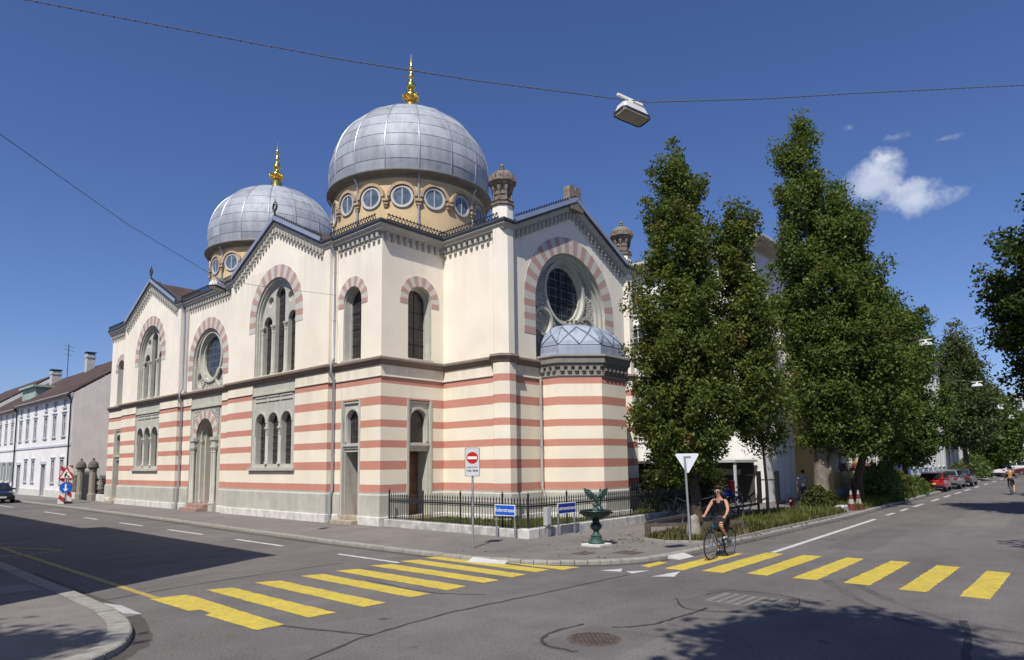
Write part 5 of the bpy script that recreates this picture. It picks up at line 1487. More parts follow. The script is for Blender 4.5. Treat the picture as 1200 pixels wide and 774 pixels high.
house('row_house', 'pale blue-grey row house behind the dark parked cars', 'house', RB(-8.25), 51, 60, 12, 11.2, [(1.5, .95, 1.8, [52.3, 54.4, 56.6, 58.7]), (4.7, .95, 1.8, [52.3, 54.4, 56.6, 58.7]), (7.9, .95, 1.7, [52.3, 54.4, 56.6, 58.7])], [], M_hwhite, None, None, 3.4, 'row of houses along the side street')
house('row_house', 'tall yellow-green house with a flat cornice behind the brownish tree', 'house', RB(-7.9), 60, 70, 12, 12.4, [(1.5, 1.1, 2.0, [61.6, 64, 66.4, 68.6]), (4.9, 1.1, 2.0, [61.6, 64, 66.4, 68.6]), (8.4, 1.1, 2.0, [61.6, 64, 66.4, 68.6])], [], M_hgreen, None, None, 0, 'row of houses along the side street', flat=True)
house('row_house', 'cream row house past the yellow-green house', 'house', RB(-7.4), 70, 86, 12, 11, [(1.5, 1.1, 2.0, [72, 75, 78, 81, 84]), (4.9, 1.1, 2.0, [72, 75, 78, 81, 84]), (8.2, 1.1, 1.8, [72, 75, 78, 81, 84])], [], M_hcream, None, None, 3, 'row of houses along the side street')
FE = frame((128, 0, 0), (0, 1, 0), (-1, 0, 0))
house('town_house', 'brown-roofed brick building closing the far end of the side street', 'house', FE, -30, -11.6, 12, 12.2, [(1.4, 1.2, 2, [-28, -25, -22, -19, -16, -13.5]), (5, 1.2, 2, [-28, -25, -22, -19, -16, -13.5]), (8.6, 1.2, 2, [-28, -25, -22, -19, -16, -13.5])], [], M_hbrown, None, None, 4)
house('tower_block', 'tall pale tower block seen far off above the end of the street', 'building', frame((160, 0, 0), (0, 1, 0), (-1, 0, 0)), -9, -4, 12, 15.5, [(z, 1.2, 1.6, [-8, -6.5, -5]) for z in (2, 5.5, 9, 12.5)], [], M_hwhite, None, None, 0, flat=True)
# flower boxes under the yellow house windows
M_flow = leafmat('geranium_flowers', (.25, .01, .015), (.45, .02, .025), (.5, .1, .1)); M_box = mat('terracotta_box', (.25, .10, .06), .85, .1, 5)
for s, lab in ((25.9, 'flower box on the yellow house window nearest the tall tree trunk'), (27.7, 'flower box on the second yellow house window from the trunk'), (30.0, 'flower box on the third yellow house window from the trunk'), (31.8, 'flower box on the last yellow house window')):
    T = thing('flower_box', lab, 'flower box', (s, -8.5, 1.5), group='flower boxes on the yellow house')
    mb = MB(); mb.bbox(-.45, -.22, .02, .45, .0, .2, .015); mb.build('planter', M_box, T)
    r = random.Random(int(s * 10)); mb = MB()
    for k in range(220):
        c = Vector((r.uniform(-.45, .45), r.uniform(-.28, .0), .18 + r.random() ** 1.4 * .3)); a = Vector((r.gauss(0, 1), r.gauss(0, 1), r.gauss(0, 1))).normalized(); b = a.orthogonal().normalized()
        mb.add([c - a * .04, c + b * .03, c + a * .04, c - b * .03], [(0, 1, 2, 3)], 0 if r.random() < .45 else 1)
    mb.build('flowers', [M_flow, L_lime], T, fix=False)

# ------------------------------------------------------------------ railing, low wall
M_lime = mat('weathered_limestone', (.50, .485, .45), .9, .25, 4, bmp=.4, bscale=12, streak=.7)
M_limew = mat('pale_limestone_cap', (.64, .62, .57), .88, .12, 4, bmp=.3, bscale=14, streak=.35)
T = thing('low_wall', 'low pale stone wall under the iron railing, running round the corner', 'wall', (.2, -6.95, 0))
def wallrun(p0, p1, h, w, name):
    p0 = Vector(p0); p1 = Vector(p1); d = p1 - p0; L = d.length; n = max(1, round(L / 1.35)); t = d / L; nr = Vector((t.y, -t.x, 0)); mb = MB()
    for k in range(n):
        a = p0 + t * (L * k / n + .004) - T.location; b = p0 + t * (L * (k + 1) / n - .004) - T.location
        mb.sweep([tuple(a), tuple(b)], [(-w / 2, h), (w / 2 - .02, h), (w / 2, h - .02), (w / 2, -.1), (-w / 2, -.1)])
    return mb.build(name, M_lime, T)
wallrun((.2, -.2, 0), (.2, -6.7, 0), .25, .32, 'wall_front'); wallrun((.45, -6.95, 0), (11.0, -6.95, 0), .27, .32, 'wall_side')
mb = MB(); mb.bbox(-.22, -.2, -.05, .25, .22, .27, .02); mb.build('corner_block', M_limew, T)

FNC = thing('iron_fence', 'black spear-topped iron railing on the low stone wall', 'fence', (.2, -6.95, .25))
def fence_run(p0, p1):
    p0 = Vector(p0) - FNC.location; p1 = Vector(p1) - FNC.location; p0.z = p1.z = 0
    d = p1 - p0; L = d.length; t = d / L; n = round(L / .125); mb = MB()
    for k in range(n + 1):
        p = p0 + t * (L * k / n)
        if k % 15 == 0: continue
        mb.tube([p + Vector((0, 0, .0)), p + Vector((0, 0, .80))], .0125, 5, cap=False)
        mb.lathe([(.010, .80), (.026, .84), (.02, .87), (.0, .95)], 6, tuple(p)); mb.lathe([(.02, .74), (.024, .76), (.012, .79)], 6, tuple(p))
    mb.build('pickets', M_iron, FNC)
    mb = MB(); 
    for z in (.07, .60, .72): mb.bar(p0 + Vector((0, 0, z)), p1 + Vector((0, 0, z)), .03, .022)
    mb.bar(p0 + Vector((0, 0, .66)), p1 + Vector((0, 0, .66)), .008, .06)
    mb.build('rail', M_iron, FNC)
    for k in range(0, n + 1, 15):
        p = p0 + t * (L * k / n); mb = MB(); mb.obox(p + Vector((0, 0, .49)), (.022, 0, 0), (0, .022, 0), (0, 0, .5)); mb.lathe([(.03, .98), (.04, 1.0), (.03, 1.03), (.012, 1.06), (.0, 1.14)], 8, tuple(p)); mb.build('post', M_iron, FNC)
fence_run((.2, -.3, 0), (.2, -6.9, 0)); fence_run((.2, -6.95, 0), (11.0, -6.95, 0)); fence_run((11.0, -6.95, 0), (11.0, -3.0, 0))

# ------------------------------------------------------------------ signs
M_galv = mat('galvanised_steel', (.42, .43, .44), .45, .12, 5, metal=.6)
M_plate = mat('sign_back_grey', (.55, .57, .60), .5, .08, 3, metal=.2)
M_blue = mat('sign_blue', (.012, .11, .52), .4, .05, 3); M_dblue = mat('sign_dark_blue', (.012, .035, .24), .4, .05, 3); M_sred = mat('sign_red', (.50, .015, .012), .4, .05, 3); M_swhite = mat('sign_white', (.78, .78, .77), .45, .03, 3); M_sblack = mat('sign_black', (.015, .015, .018), .5, .05, 3)


def text(txt, size, m, parent, fr, s, z, d, name='lettering', ext=.0015, bold=0.):
    cu = bpy.data.curves.new(name, 'FONT'); cu.body = txt; cu.size = size; cu.align_x = 'CENTER'; cu.align_y = 'CENTER'; cu.extrude = ext; cu.offset = bold
    tmp = bpy.data.objects.new(name, cu); COL.objects.link(tmp)
    dg = bpy.context.evaluated_depsgraph_get(); me = bpy.data.meshes.new_from_object(tmp.evaluated_get(dg))
    bpy.data.objects.remove(tmp); bpy.data.curves.remove(cu)
    for v in me.vertices: v.co = fr(s + v.co.x, z + v.co.y, d + v.co.z)
    me.materials.clear(); me.materials.append(m)
    o = bpy.data.objects.new(name, me); COL.objects.link(o); o.parent = parent
    return o


def facing(nx, ny):
    """frame at the origin facing (nx, ny); s runs to the viewer's right"""
    n = Vector((nx, ny, 0)).normalized()
    return frame((0, 0, 0), (-n.y, n.x, 0), n)


# no entry
T = thing('no_entry_sign', 'no entry sign, red disc with white bar on a tall grey pole', 'road sign', (-2.44, -7.28, 0)); fr = facing(-.78, -.63)
mb = MB(); mb.tube([(0, 0, -.05), (0, 0, 2.60)], .028, 12); mb.build('pole', M_galv, T, 50)
RR = lambda w, h, cz, r=.04: [(sx * (w / 2 - r) + r * math.cos(a), cz + sy * (h / 2 - r) + r * math.sin(a)) for sx, sy, a0 in ((1, 1, 0), (-1, 1, PI / 2), (-1, -1, PI), (1, -1, 1.5 * PI)) for a in [a0 + PI / 2 * k / 4 for k in range(5)]]
mb = MB(); mb.prism(RR(.40, .76, 2.25), fr, .032, .045); pb = mb.build('plate', mat('sign_rim_dark', (.09, .09, .09), .5, .1, 3), T)
mb = MB(); mb.prism(RR(.375, .735, 2.25), fr, .045, .048); mb.build('plate_face', mat('sign_face_grey', (.56, .58, .60), .5, .06, 3), pb)
mb = MB(); mb.prism(circ(0, 2.36, .155, 32), fr, .048, .051); mb.build('red_disc', M_sred, pb)
mb = MB(); mb.prism(rect(-.125, 2.325, .125, 2.395), fr, .051, .054); mb.build('white_bar', M_swhite, pb)
text('ausgenommen', .05, M_sblack, pb, fr, 0, 2.115, .05); text('Velo  Mofa', .068, M_sblack, pb, fr, 0, 2.02, .05, bold=.002)


def street_sign(label, loc, fr, txt, m, w=.95):
    T = thing('street_name_sign', label, 'street sign', loc)
    for s in (-w / 2 + .02, w / 2 - .02):
        p = fr(s, 0, 0); mb = MB(); mb.bar(p + Vector((0, 0, -.05)), p + Vector((0, 0, .98)), .045, .03, up=tuple(fr(0, 0, 1))); mb.build('post', M_galv, T)
    mb = MB(); mb.prism(RR(w + .05, .33, .81, .02), fr, .01, .028); q = mb.build('plate', M_swhite, T)
    mb = MB(); mb.prism(RR(w + .0, .285, .81, .015), fr, .028, .031); mb.build('plate_face', m, q)
    text(txt, .165, M_swhite, q, fr, 0, .81, .032, bold=.0015)
    return T
street_sign('bright blue street name plate on two posts reading Eulerstrasse, before the railing corner', (-.12, -6.32, 0), facing(-1, -.0), 'Eulerstrasse', M_blue, .78)
street_sign('dark blue street name plate on two posts reading Leimenstrasse, left of the fountain', (1.62, -7.28, 0), facing(0, -1), 'Leimenstrasse', M_dblue, .86)

T = thing('control_box', 'small grey electrical box on a stubby post between the street name plates', 'utility box', (.72, -7.25, 0)); T.scale = (.8, .8, .95)
mb = MB(); mb.bbox(-.13, -.09, .36, .13, .09, .92, .015); c = mb.build('cabinet', mat('grey_cabinet', (.42, .42, .40), .6, .08, 5), T)
mb = MB(); mb.prism(rect(-.1, .4, .1, .86), frame((0, -.093, 0), (1, 0, 0), (0, -1, 0)), -.01, .006); mb.build('cabinet_door', mat('grey_cabinet_door', (.46, .46, .44), .6, .06, 5), c)
mb = MB(); mb.box(-.05, -.05, -.05, .05, .05, .37); mb.box(.08, -.04, -.05, .14, .03, .36); mb.build('post', M_galv, T)

# give way sign from behind
T = thing('give_way_sign', 'back of a triangular give way sign on a grey pole by the kerb', 'road sign', (1.75, -11.35, 0)); fr = facing(-.86, -.5)
mb = MB(); mb.tube([(0, 0, -.1), (-.06, .04, 2.3)], .03, 12); mb.build('pole', M_galv, T, 50)
mb = MB(); mb.prism([(-.29, 2.41), (.29, 2.41), (.31, 2.37), (.03, 1.89), (-.03, 1.89), (-.31, 2.37)], fr, -.07, -.05); q = mb.build('plate', mat('sign_back_pale', (.70, .72, .75), .5, .05, 3), T)
mb = MB(); mb.prism(rect(-.1, 2.30, .1, 2.345), fr, -.05, -.035); mb.build('bracket', M_galv, q)
mb = MB(); mb.prism([(-.28, 2.40), (.28, 2.40), (0, 1.92)], fr, -.075, -.07); mb.build('plate_face', M_sred, q)
mb = MB(); mb.prism([(-.19, 2.35), (.19, 2.35), (0, 2.02)], fr, -.079, -.075); mb.build('white_panel', M_swhite, q)

# roadwork signs by the stone gate
T = thing('roadwork_sign', 'red-white striped board with roadworks triangle and blue arrow disc', 'road sign', (-2.3, 29.6, 0)); fr = facing(-.45, -1)
M_stripe, nst, bst = nodes('red_white_stripes')
tcs = nst.nodes.new('ShaderNodeTexCoord'); sps = nst.nodes.new('ShaderNodeSeparateXYZ'); lk(nst, tcs.outputs['Object'], sps.inputs[0])
lk(nst, mixc(nst, mth(nst, 'GREATER_THAN', mth(nst, 'FRACT', mth(nst, 'DIVIDE', mth(nst, 'ADD', sps.outputs['Z'], mth(nst, 'MULTIPLY', sps.outputs['X'], .9)), .62)), .5), (.36, .03, .03), (.62, .61, .59)), bst.inputs['Base Color'])
for s in (-.21, .21):
    mb = MB(); mb.prism(rect(s - .13, .15, s + .13, 2.42), fr, -.03, -.01); mb.build('striped_board', M_stripe, T)
    mb = MB(); mb.prism(rect(s - .17, -.02, s + .17, .13 if s > 0 else .4), fr, -.2, .12); mb.build('foot', M_sblack if s > 0 else M_stripe, T)
mb = MB(); mb.tube([fr(0, 0, 0), fr(0, 2.4, 0)], .03, 8); mb.build('pole', M_galv, T)
tri = lambda k, dz=0: [(-.45 * k, 1.8 - .24 * k), (.45 * k, 1.8 - .24 * k), (0, 1.8 + .54 * k)]
mb = MB(); mb.prism(tri(1), fr, .03, .045); q = mb.build('warning_triangle', M_sred, T)
mb = MB(); mb.prism(tri(.74), fr, .045, .049); mb.build('white_panel', M_swhite, q)
mb = MB(); mb.prism([(-.04, 1.66), (.04, 1.86), (-.02, 1.95), (-.1, 1.86), (-.1, 1.66)], fr, .049, .052); mb.prism(circ(.01, 1.98, .045, 10), fr, .049, .052); mb.prism([(.03, 1.66), (.22, 1.66), (.13, 1.76)], fr, .049, .052); mb.prism([(-.03, 1.86), (.11, 1.71), (.14, 1.74), (.0, 1.89)], fr, .049, .052); mb.build('symbol', M_sblack, q)
mb = MB(); mb.prism(circ(0, 1.02, .33, 28), fr, .03, .045); q = mb.build('arrow_disc', M_blue, T)
mb = MB(); mb.prism(rect(-.045, .9, .045, 1.24), fr, .045, .05); mb.prism([(-.14, .95), (.14, .95), (0, .77)], fr, .045, .051); mb.build('arrow', M_swhite, q)

# stone gate
M_pier = mat('gate_stone', (.30, .27, .22), .92, .2, 5, bmp=.4, bscale=15, streak=.5)
for y, lab in ((35.0, 'stone gate pillar with domed cap, farther of the pair'), (32.3, 'stone gate pillar with domed cap, beside the striped building')):
    T = thing('gate_pillar', lab, 'gate pillar', (-.05, y, 0), group='stone gate pillars')
    mb = MB(); mb.lathe([(.29, -.1), (.29, .45), (.24, .5), (.225, .55), (.22, 2.0), (.25, 2.05), (.23, 2.1), (.23, 2.18)], 8, (0, 0, 0), 0, PI / 8, 2 * PI + PI / 8); mb.build('shaft', M_pier, T)
    mb = MB(); mb.lathe([(.22, 2.17), (.34, 2.24), (.355, 2.32), (.32, 2.34), (.315, 2.45), (.27, 2.58), (.19, 2.68), (.1, 2.74), (.06, 2.78), (.09, 2.85), (.06, 2.92), (0, 2.94)], 20); mb.build('domed_cap', mat('dark_cap_stone', (.15, .135, .115), .9, .2, 5, bmp=.3), T, 50)
T = thing('iron_gate', 'closed dark iron gate between the two stone pillars', 'gate', (.0, 33.65, 0))
for y0, y1 in ((-1.05, -.01), (.01, 1.05)):
    mb = MB()
    for k in range(8): mb.tube([(0, y0 + (y1 - y0) * k / 7, .05), (0, y0 + (y1 - y0) * k / 7, 2.0)], .016, 5)
    for z in (.15, 1.1, 1.8): mb.bar((0, y0, z), (0, y1, z), .03, .04)
    mb.box(-.01, y0, .1, .01, y1, 1.75)
    mb.build('gate_leaf', M_iron, T)
for y0, y1, lab in ((35.4, 38.1, 'low white wall with railing left of the stone gate'), (29.9, 31.95, 'low white wall with railing between stone gate and striped building')):
    T = thing('garden_wall', lab, 'wall', (.25, (y0 + y1) / 2, 0)); h = (y1 - y0) / 2
    mb = MB(); mb.bbox(-.17, -h, -.1, .17, h, .45, .02); mb.build('wall', M_plinth, T)
    mb = MB(); n = int(h * 2 / .14)
    for k in range(n): mb.tube([(0, -h + .07 + k * .14, .45), (0, -h + .07 + k * .14, 1.75)], .012, 5)
    for z in (.55, 1.6): mb.bar((0, -h, z), (0, h, z), .03, .03)
    mb.build('railing', M_iron, T)

# ------------------------------------------------------------------ fountain
M_bronze = mat('dark_green_bronze', (.022, .038, .032), .38, .3, 6, metal=.25, bmp=.2, bscale=20, spec=.5)
M_verd = mat('verdigris_bronze', (.05, .095, .08), .5, .35, 7, metal=.15, bmp=.3, bscale=22)
T = thing('drinking_fountain', 'green cast iron fountain bowl with a winged basilisk on top', 'fountain', (-.1, -9.58, 0)); T.scale = (.92, .92, .90)
mb = MB(); mb.bbox(-.32, -.32, -.03, .32, .32, .065, .015); mb.build('stone_base', M_limew, T)
mb = MB(); mb.lathe([(.24, .065), (.25, .1), (.22, .14), (.16, .2), (.155, .27), (.17, .29), (.12, .32), (.085, .38), (.075, .42)], 24); mb.build('foot', M_verd, T, 40)
mb = MB(); mb.lathe([(.075, .42), (.1, .45), (.16, .52), (.17, .58), (.14, .64), (.1, .68), (.11, .72), (.09, .75), (.14, .78), (.24, .81), (.38, .87), (.45, .95), (.46, 1.0), (.48, 1.02), (.47, 1.035), (.44, 1.02), (.40, .98), (0, .93)], 36)
for k in range(8):
    a = k * PI / 4; mb.lathe([(.0, .93), (.03, .93), (.03, .97), (0, .98)], 8, (.475 * math.cos(a), .475 * math.sin(a), 0))
mb.build('basin', M_bronze, T, 40)
mb = MB(); mb.lathe([(0, .985), (.41, .985)], 36); w_, nw, bw = nodes('basin_water'); bw.inputs['Base Color'].default_value = (.04, .05, .045, 1); bw.inputs['Roughness'].default_value = .05; bump(nw, bw, noise(nw, 14, 2), .12, .01); mb.build('water', w_, T)
mb = MB()
mb.lathe([(.09, .95), (.1, 1.05), (.07, 1.09), (.06, 1.14), (.09, 1.2), (.07, 1.23)], 16)
f2 = facing(-.75, -.66); B_ = lambda s, z, d=0: f2(s, z, d)
mb.tube([B_(.06, 1.20, -.05), B_(.03, 1.30, 0), B_(-.02, 1.42, .02), B_(-.08, 1.50, .06), B_(-.14, 1.53, .10)], [.05, .075, .07, .042, .03], 10)
mb.sphere(B_(-.17, 1.53, .12), .045, .045, .04); mb.tube([B_(-.19, 1.53, .13), B_(-.25, 1.50, .17)], [.02, .004], 6)
for k in range(3): mb.tube([B_(-.15 - .02 * k, 1.56, .11), B_(-.145 - .02 * k, 1.60, .11)], [.012, .003], 5)
mb.tube([B_(.04, 1.24, -.05), B_(.14, 1.17, -.08), B_(.20, 1.08, -.06), B_(.13, 1.02, .02)], [.045, .035, .025, .01], 8)
for sg in (-.05, .05): mb.tube([B_(sg * .8 + .02, 1.32, .0), B_(sg + .02, 1.22, .05), B_(sg + .01, 1.17, .1)], [.03, .018, .014], 6)
bo = mb.build('basilisk', M_verd, T, 50)
for sg, q in ((-1, .0), (1, .0)):
    mb = MB(); r0 = B_(.03 + .02 * sg, 1.42, -.02)
    tips = [(sg * .36, 1.69), (sg * .34, 1.57), (sg * .29, 1.47), (sg * .23, 1.39), (sg * .16, 1.33)]
    mid = [(sg * .17, 1.63), (sg * .17, 1.54), (sg * .15, 1.46)]
    for k, (a, b) in enumerate(tips):
        t_ = B_(.03 + a, b, -.1); m_ = B_(.03 + sg * (.2 - .02 * k), 1.62 - .05 * k, -.06)
        mb.tube([r0, m_, t_], [.035, .03, .006], 6)
    mb.add([r0, B_(.03 + mid[0][0], mid[0][1], -.06)] + [B_(.03 + a, b, -.1) for a, b in tips], [(0, 1, 2), (0, 2, 3), (0, 3, 4), (0, 4, 5), (0, 5, 6)])
    mb.build('wing', M_verd, bo, fix=False)

# ------------------------------------------------------------------ planting-bed rails, stone bollard, cones, hydrant ...
M_wood = mat('weathered_rail_wood', (.11, .092, .072), .9, .25, 6, bmp=.4, bscale=12)
def rail(label, P, z=.42):
    o = Vector(P[0]); T = thing('low_rail', label, 'rail', tuple(o), group=None)
    for i, p in enumerate(P):
        q = Vector(p) - o; mb = MB(); mb.bbox(q.x - .04, q.y - .04, -.05, q.x + .04, q.y + .04, z, .01); mb.build('post', M_wood, T)
    mb = MB()
    for a, b in zip(P, P[1:]): a = Vector(a) - o; b = Vector(b) - o; mb.bar(a + Vector((0, 0, z - .03)), b + Vector((0, 0, z - .03)), .06, .09)
    mb.build('beam', M_wood, T)
rail('low wooden rail at the front corner of the planting bed by the give way sign', [(2.0, -9.95, 0), (3.3, -10.95, 0), (4.6, -11.6, 0)])
rail('long low wooden rail behind the oak along the back of the planting bed', [(2.6, -9.5, 0), (5.5, -9.15, 0), (8, -9.05, 0), (10.6, -8.9, 0), (13, -8.75, 0)])
rail('low wooden rail between the young tree and the tallest tree', [(13.4, -9.4, 0), (15.4, -9.3, 0)])
T = thing('stone_bollard', 'weathered round-topped stone bollard at the foot of the oak', 'bollard', (2.75, -10.95, 0))
mb = MB(); mb.lathe([(.24, -.1), (.23, .1), (.19, .4), (.16, .52), (.165, .55), (.13, .64), (.06, .7), (0, .71)], 14); mb.build('shaft', M_pier, T, 50)
M_corange = mat('shaded_cone_red', (.15, .03, .022), .7, .12, 5)  # cone red darkened: the tree shade is put into the colour
T = thing('traffic_cone', 'red and white traffic cone stacked beside the concrete block, left of two', 'traffic cone', (16.5, -11.42, 0), group='traffic cones by the bed')
def cone_parts(T):
    mb = MB(); mb.bbox(-.2, -.2, 0, .2, .2, .05, .01); mb.build('base', M_corange, T)
    mb = MB(); P = [(.165, .05), (.125, .28), (.125, .28), (.09, .48), (.09, .48), (.055, .68), (.055, .68), (.03, .86), (.0, .865)]
    for k in range(0, 8, 2): mb.lathe([P[k], P[k + 1]], 20, (0, 0, 0), (k // 2) % 2)
    mb.build('body', [M_corange, mat('shaded_white_band', (.33, .32, .30), .7, .15, 5)], T, 60)  # white bands greyed, carrying the painted tree shade too
cone_parts(T)
dup(T, (16.85, -11.62, 0), .4, 'red and white traffic cone beside the concrete block, nearest the road')
T = thing('concrete_block', 'pale concrete block lying at the kerb before the traffic cones', 'concrete block', (14.75, -11.5, 0), .15)
mb = MB(); mb.bbox(-.5, -.2, -.02, .5, .2, .30, .025); mb.build('block', M_limew, T)
T = thing('hydrant', 'small red hydrant post on the verge left of the bush', 'hydrant', (14.3, -9.65, 0)); T.scale = (.7, .7, .75)
mb = MB(); mb.lathe([(.14, 0), (.14, .05), (.1, .08), (.1, .5), (.14, .52), (.14, .72), (.1, .8), (0, .84)], 14); mb.build('body', mat('hydrant_red', (.26, .015, .015), .45, .12, 5), T, 50)
mb = MB(); mb.lathe([(.05, .1), (.07, .15)], 10, (0, 0, .6), axis='x'); mb.tube([(-.2, 0, .62), (.2, 0, .62)], .055, 10); mb.build('outlet', M_swhite, T)

# bike shelter and little gate before the white block
T = thing('bike_shelter', 'dark open bike shelter with a flat roof against the white block', 'shelter', (18.2, -4.0, 0))
M_shd = mat('dark_shelter_panel', (.055, .052, .05), .8, .2, 3)
mb = MB(); mb.box(-1.2, -2.1, 2.12, 1.6, 5.0, 2.24); mb.build('roof', mat('pale_roof_edge', (.45, .49, .45), .7, .1, 4), T)
mb = MB(); mb.box(1.5, -1.9, 0, 1.6, 5.0, 2.11); mb.box(-.9, 4.9, 0, 1.49, 5.0, 2.11); mb.build('back_panel', M_shd, T)
for y, x in ((-2.0, -1.05), (1.5, -1.05), (4.8, -1.05)):
    mb = MB(); mb.bbox(x - .06, y - .06, -.05, x + .06, y + .06, 2.12, .01); mb.build('post', M_plate, T)
mb = MB(); mb.box(1.46, -1.2, 1.45, 1.49, .9, 1.75); mb.build('notice_panel', mat('grey_notice', (.3, .3, .29), .7, .1, 4), T)
T = thing('side_gate', 'dark posts and bar of a low gate beside the white block corner', 'gate', (19.2, -6.6, 0))
for x, y in ((0, .25), (.35, -.55)): 
    mb = MB(); mb.box(x - .09, y - .09, -.05, x + .09, y + .09, 1.65); mb.build('post', M_sblack, T)
mb = MB(); mb.bar((-.5, .9, 1.45), (0, .25, 1.45), .05, .06); mb.bar((0, .25, 1.2), (.35, -.55, 1.2), .05, .06); mb.build('rail', M_sblack, T)

# ------------------------------------------------------------------ hanging street lamps
M_wire = mat('span_wire', (.11, .115, .13), .6, .1, 3); M_lamp = mat('lamp_housing', (.62, .62, .60), .5, .08, 4)
M_lglass = mat('lamp_diffuser', (.30, .29, .25), .25, .15, 5)
def wire(label, P, r=.012, beads=0):
    o = bpy.data.objects.new('x', None); bpy.data.objects.remove(o)
    mb = MB(); mb.tube(P, r, 5)
    if beads:
        for a, b in zip(P, P[1:]):
            a = Vector(a); b = Vector(b); n = max(1, round((b - a).length / beads))
            for k in range(n): mb.sphere(a.lerp(b, k / n), .019, n=6, k=4)
    w = mb.build('span_wire', M_wire); return tag(w, label, 'wire')
def lamp(label, loc, rz, sc=1.):
    T = thing('hanging_lamp', label, 'street lamp', loc, rz); T.scale = (sc,) * 3
    mb = MB()
    bm = bmesh.new(); bmesh.ops.create_cube(bm, size=1)
    for v in bm.verts:
        k = 1.0 if v.co.z < 0 else .72
        v.co = Vector((v.co.x * .74 * k, v.co.y * .34 * k, -.27 + v.co.z * .24))
    bmesh.ops.bevel(bm, geom=[e for e in bm.edges], offset=.05, segments=3, affect='EDGES'); mb.addbm(bm); mb.build('housing', M_lamp, T, 50)
    mb = MB(); mb.prism(RR(.66, .28, 0, .06), lambda a, b, d: Vector((a, b, -.395 - d)), 0, .03); g_ = mb.build('diffuser', M_lglass, T)
    mb = MB(); mb.rim(lambda a, b, d=0: Vector((a, b, d)), RR(.75, .35, 0, .08), -.36, -.42); mb.build('rim', M_iron, T)
    mb = MB(); mb.box(-.34, -.02, -.03, .34, .02, .02); mb.box(-.06, -.02, -.16, .06, .02, -.03); mb.build('bracket', M_white, T)
    return T
A_ = [(-13.6, -7.52, 9.52), (-12.83, -8.08, 9.39), (-10.95, -9.44, 9.19), (-9.01, -10.85, 8.99), (-7.13, -12.21, 8.88), (-5.12, -13.67, 8.83)]
B_ = [(-4.54, -14.09, 8.83), (-2.52, -15.56, 9.17), (-.96, -16.69, 9.49), (2.49, -19.2, 10.15), (9.5, -24.3, 11.6)]
wire('beaded overhead wire crossing the sky above the domes and the near lamp', A_ + B_, .008, .16)
l0 = lamp('near white street lamp hanging from the beaded wire against the sky', (-4.83, -13.88, 8.84), math.radians(-36), .92); l0.rotation_euler = (math.radians(-8), math.radians(2), math.radians(-14))
wire('thin wire from upper left to the striped building holding a lamp', [(-13.6, -5.65, 8.66), (-11.55, -4.36, 8.25), (-9.73, -3.19, 7.9), (-6.75, -1.29, 7.59), (-5.05, -.21, 7.91), (-.02, 3.0, 9.1)], .007)
lamp('grey lamp hanging on the thin wire before the gabled front', (-6.75, -1.29, 7.6), math.radians(33), .78)
for loc, lab, wl in (((30, -12.4, 9.15), 'hanging lamp beside the round tree top over the side street', 'cross wire over the side street by the round tree'), ((45.5, -12.9, 7.9), 'hanging lamp before the brownish tree, second along the street', 'cross wire over the side street by the brownish tree'), ((62, -12.5, 7.1), 'hanging lamp farther off over the white car', 'farther cross wire over the side street'), ((82, -11.6, 7.1), 'farthest visible hanging lamp over the side street', 'farthest cross wire over the side street')):
    lamp(lab, loc, PI / 2, 1.0 if loc[0] < 50 else 1.1)
    wire(wl, [(loc[0], -8.0, loc[2] + .8), (loc[0], loc[1], loc[2] + .02), (loc[0], -22.5, loc[2] + 1.4)], .012)
T = thing('wall_anchor', 'iron mast on the far corner holding the beaded wire, outside the frame', 'mast', (9.5, -24.3, 0)); mb = MB(); mb.tube([(0, 0, 0), (0, 0, 11.7)], [.12, .07], 10); mb.build('pole', M_galv, T)
# ------------------------------------------------------------------ bicycles
M_tyre2 = mat('bike_tyre', (.02, .02, .02), .8, .1, 6); M_rim = mat('bike_rim', (.5, .5, .5), .3, .1, 5, metal=.8); M_chain = mat('dark_metal_part', (.05, .05, .05), .4, .1, 5, metal=.5); M_sad = mat('black_saddle', (.02, .018, .018), .6, .1, 5)


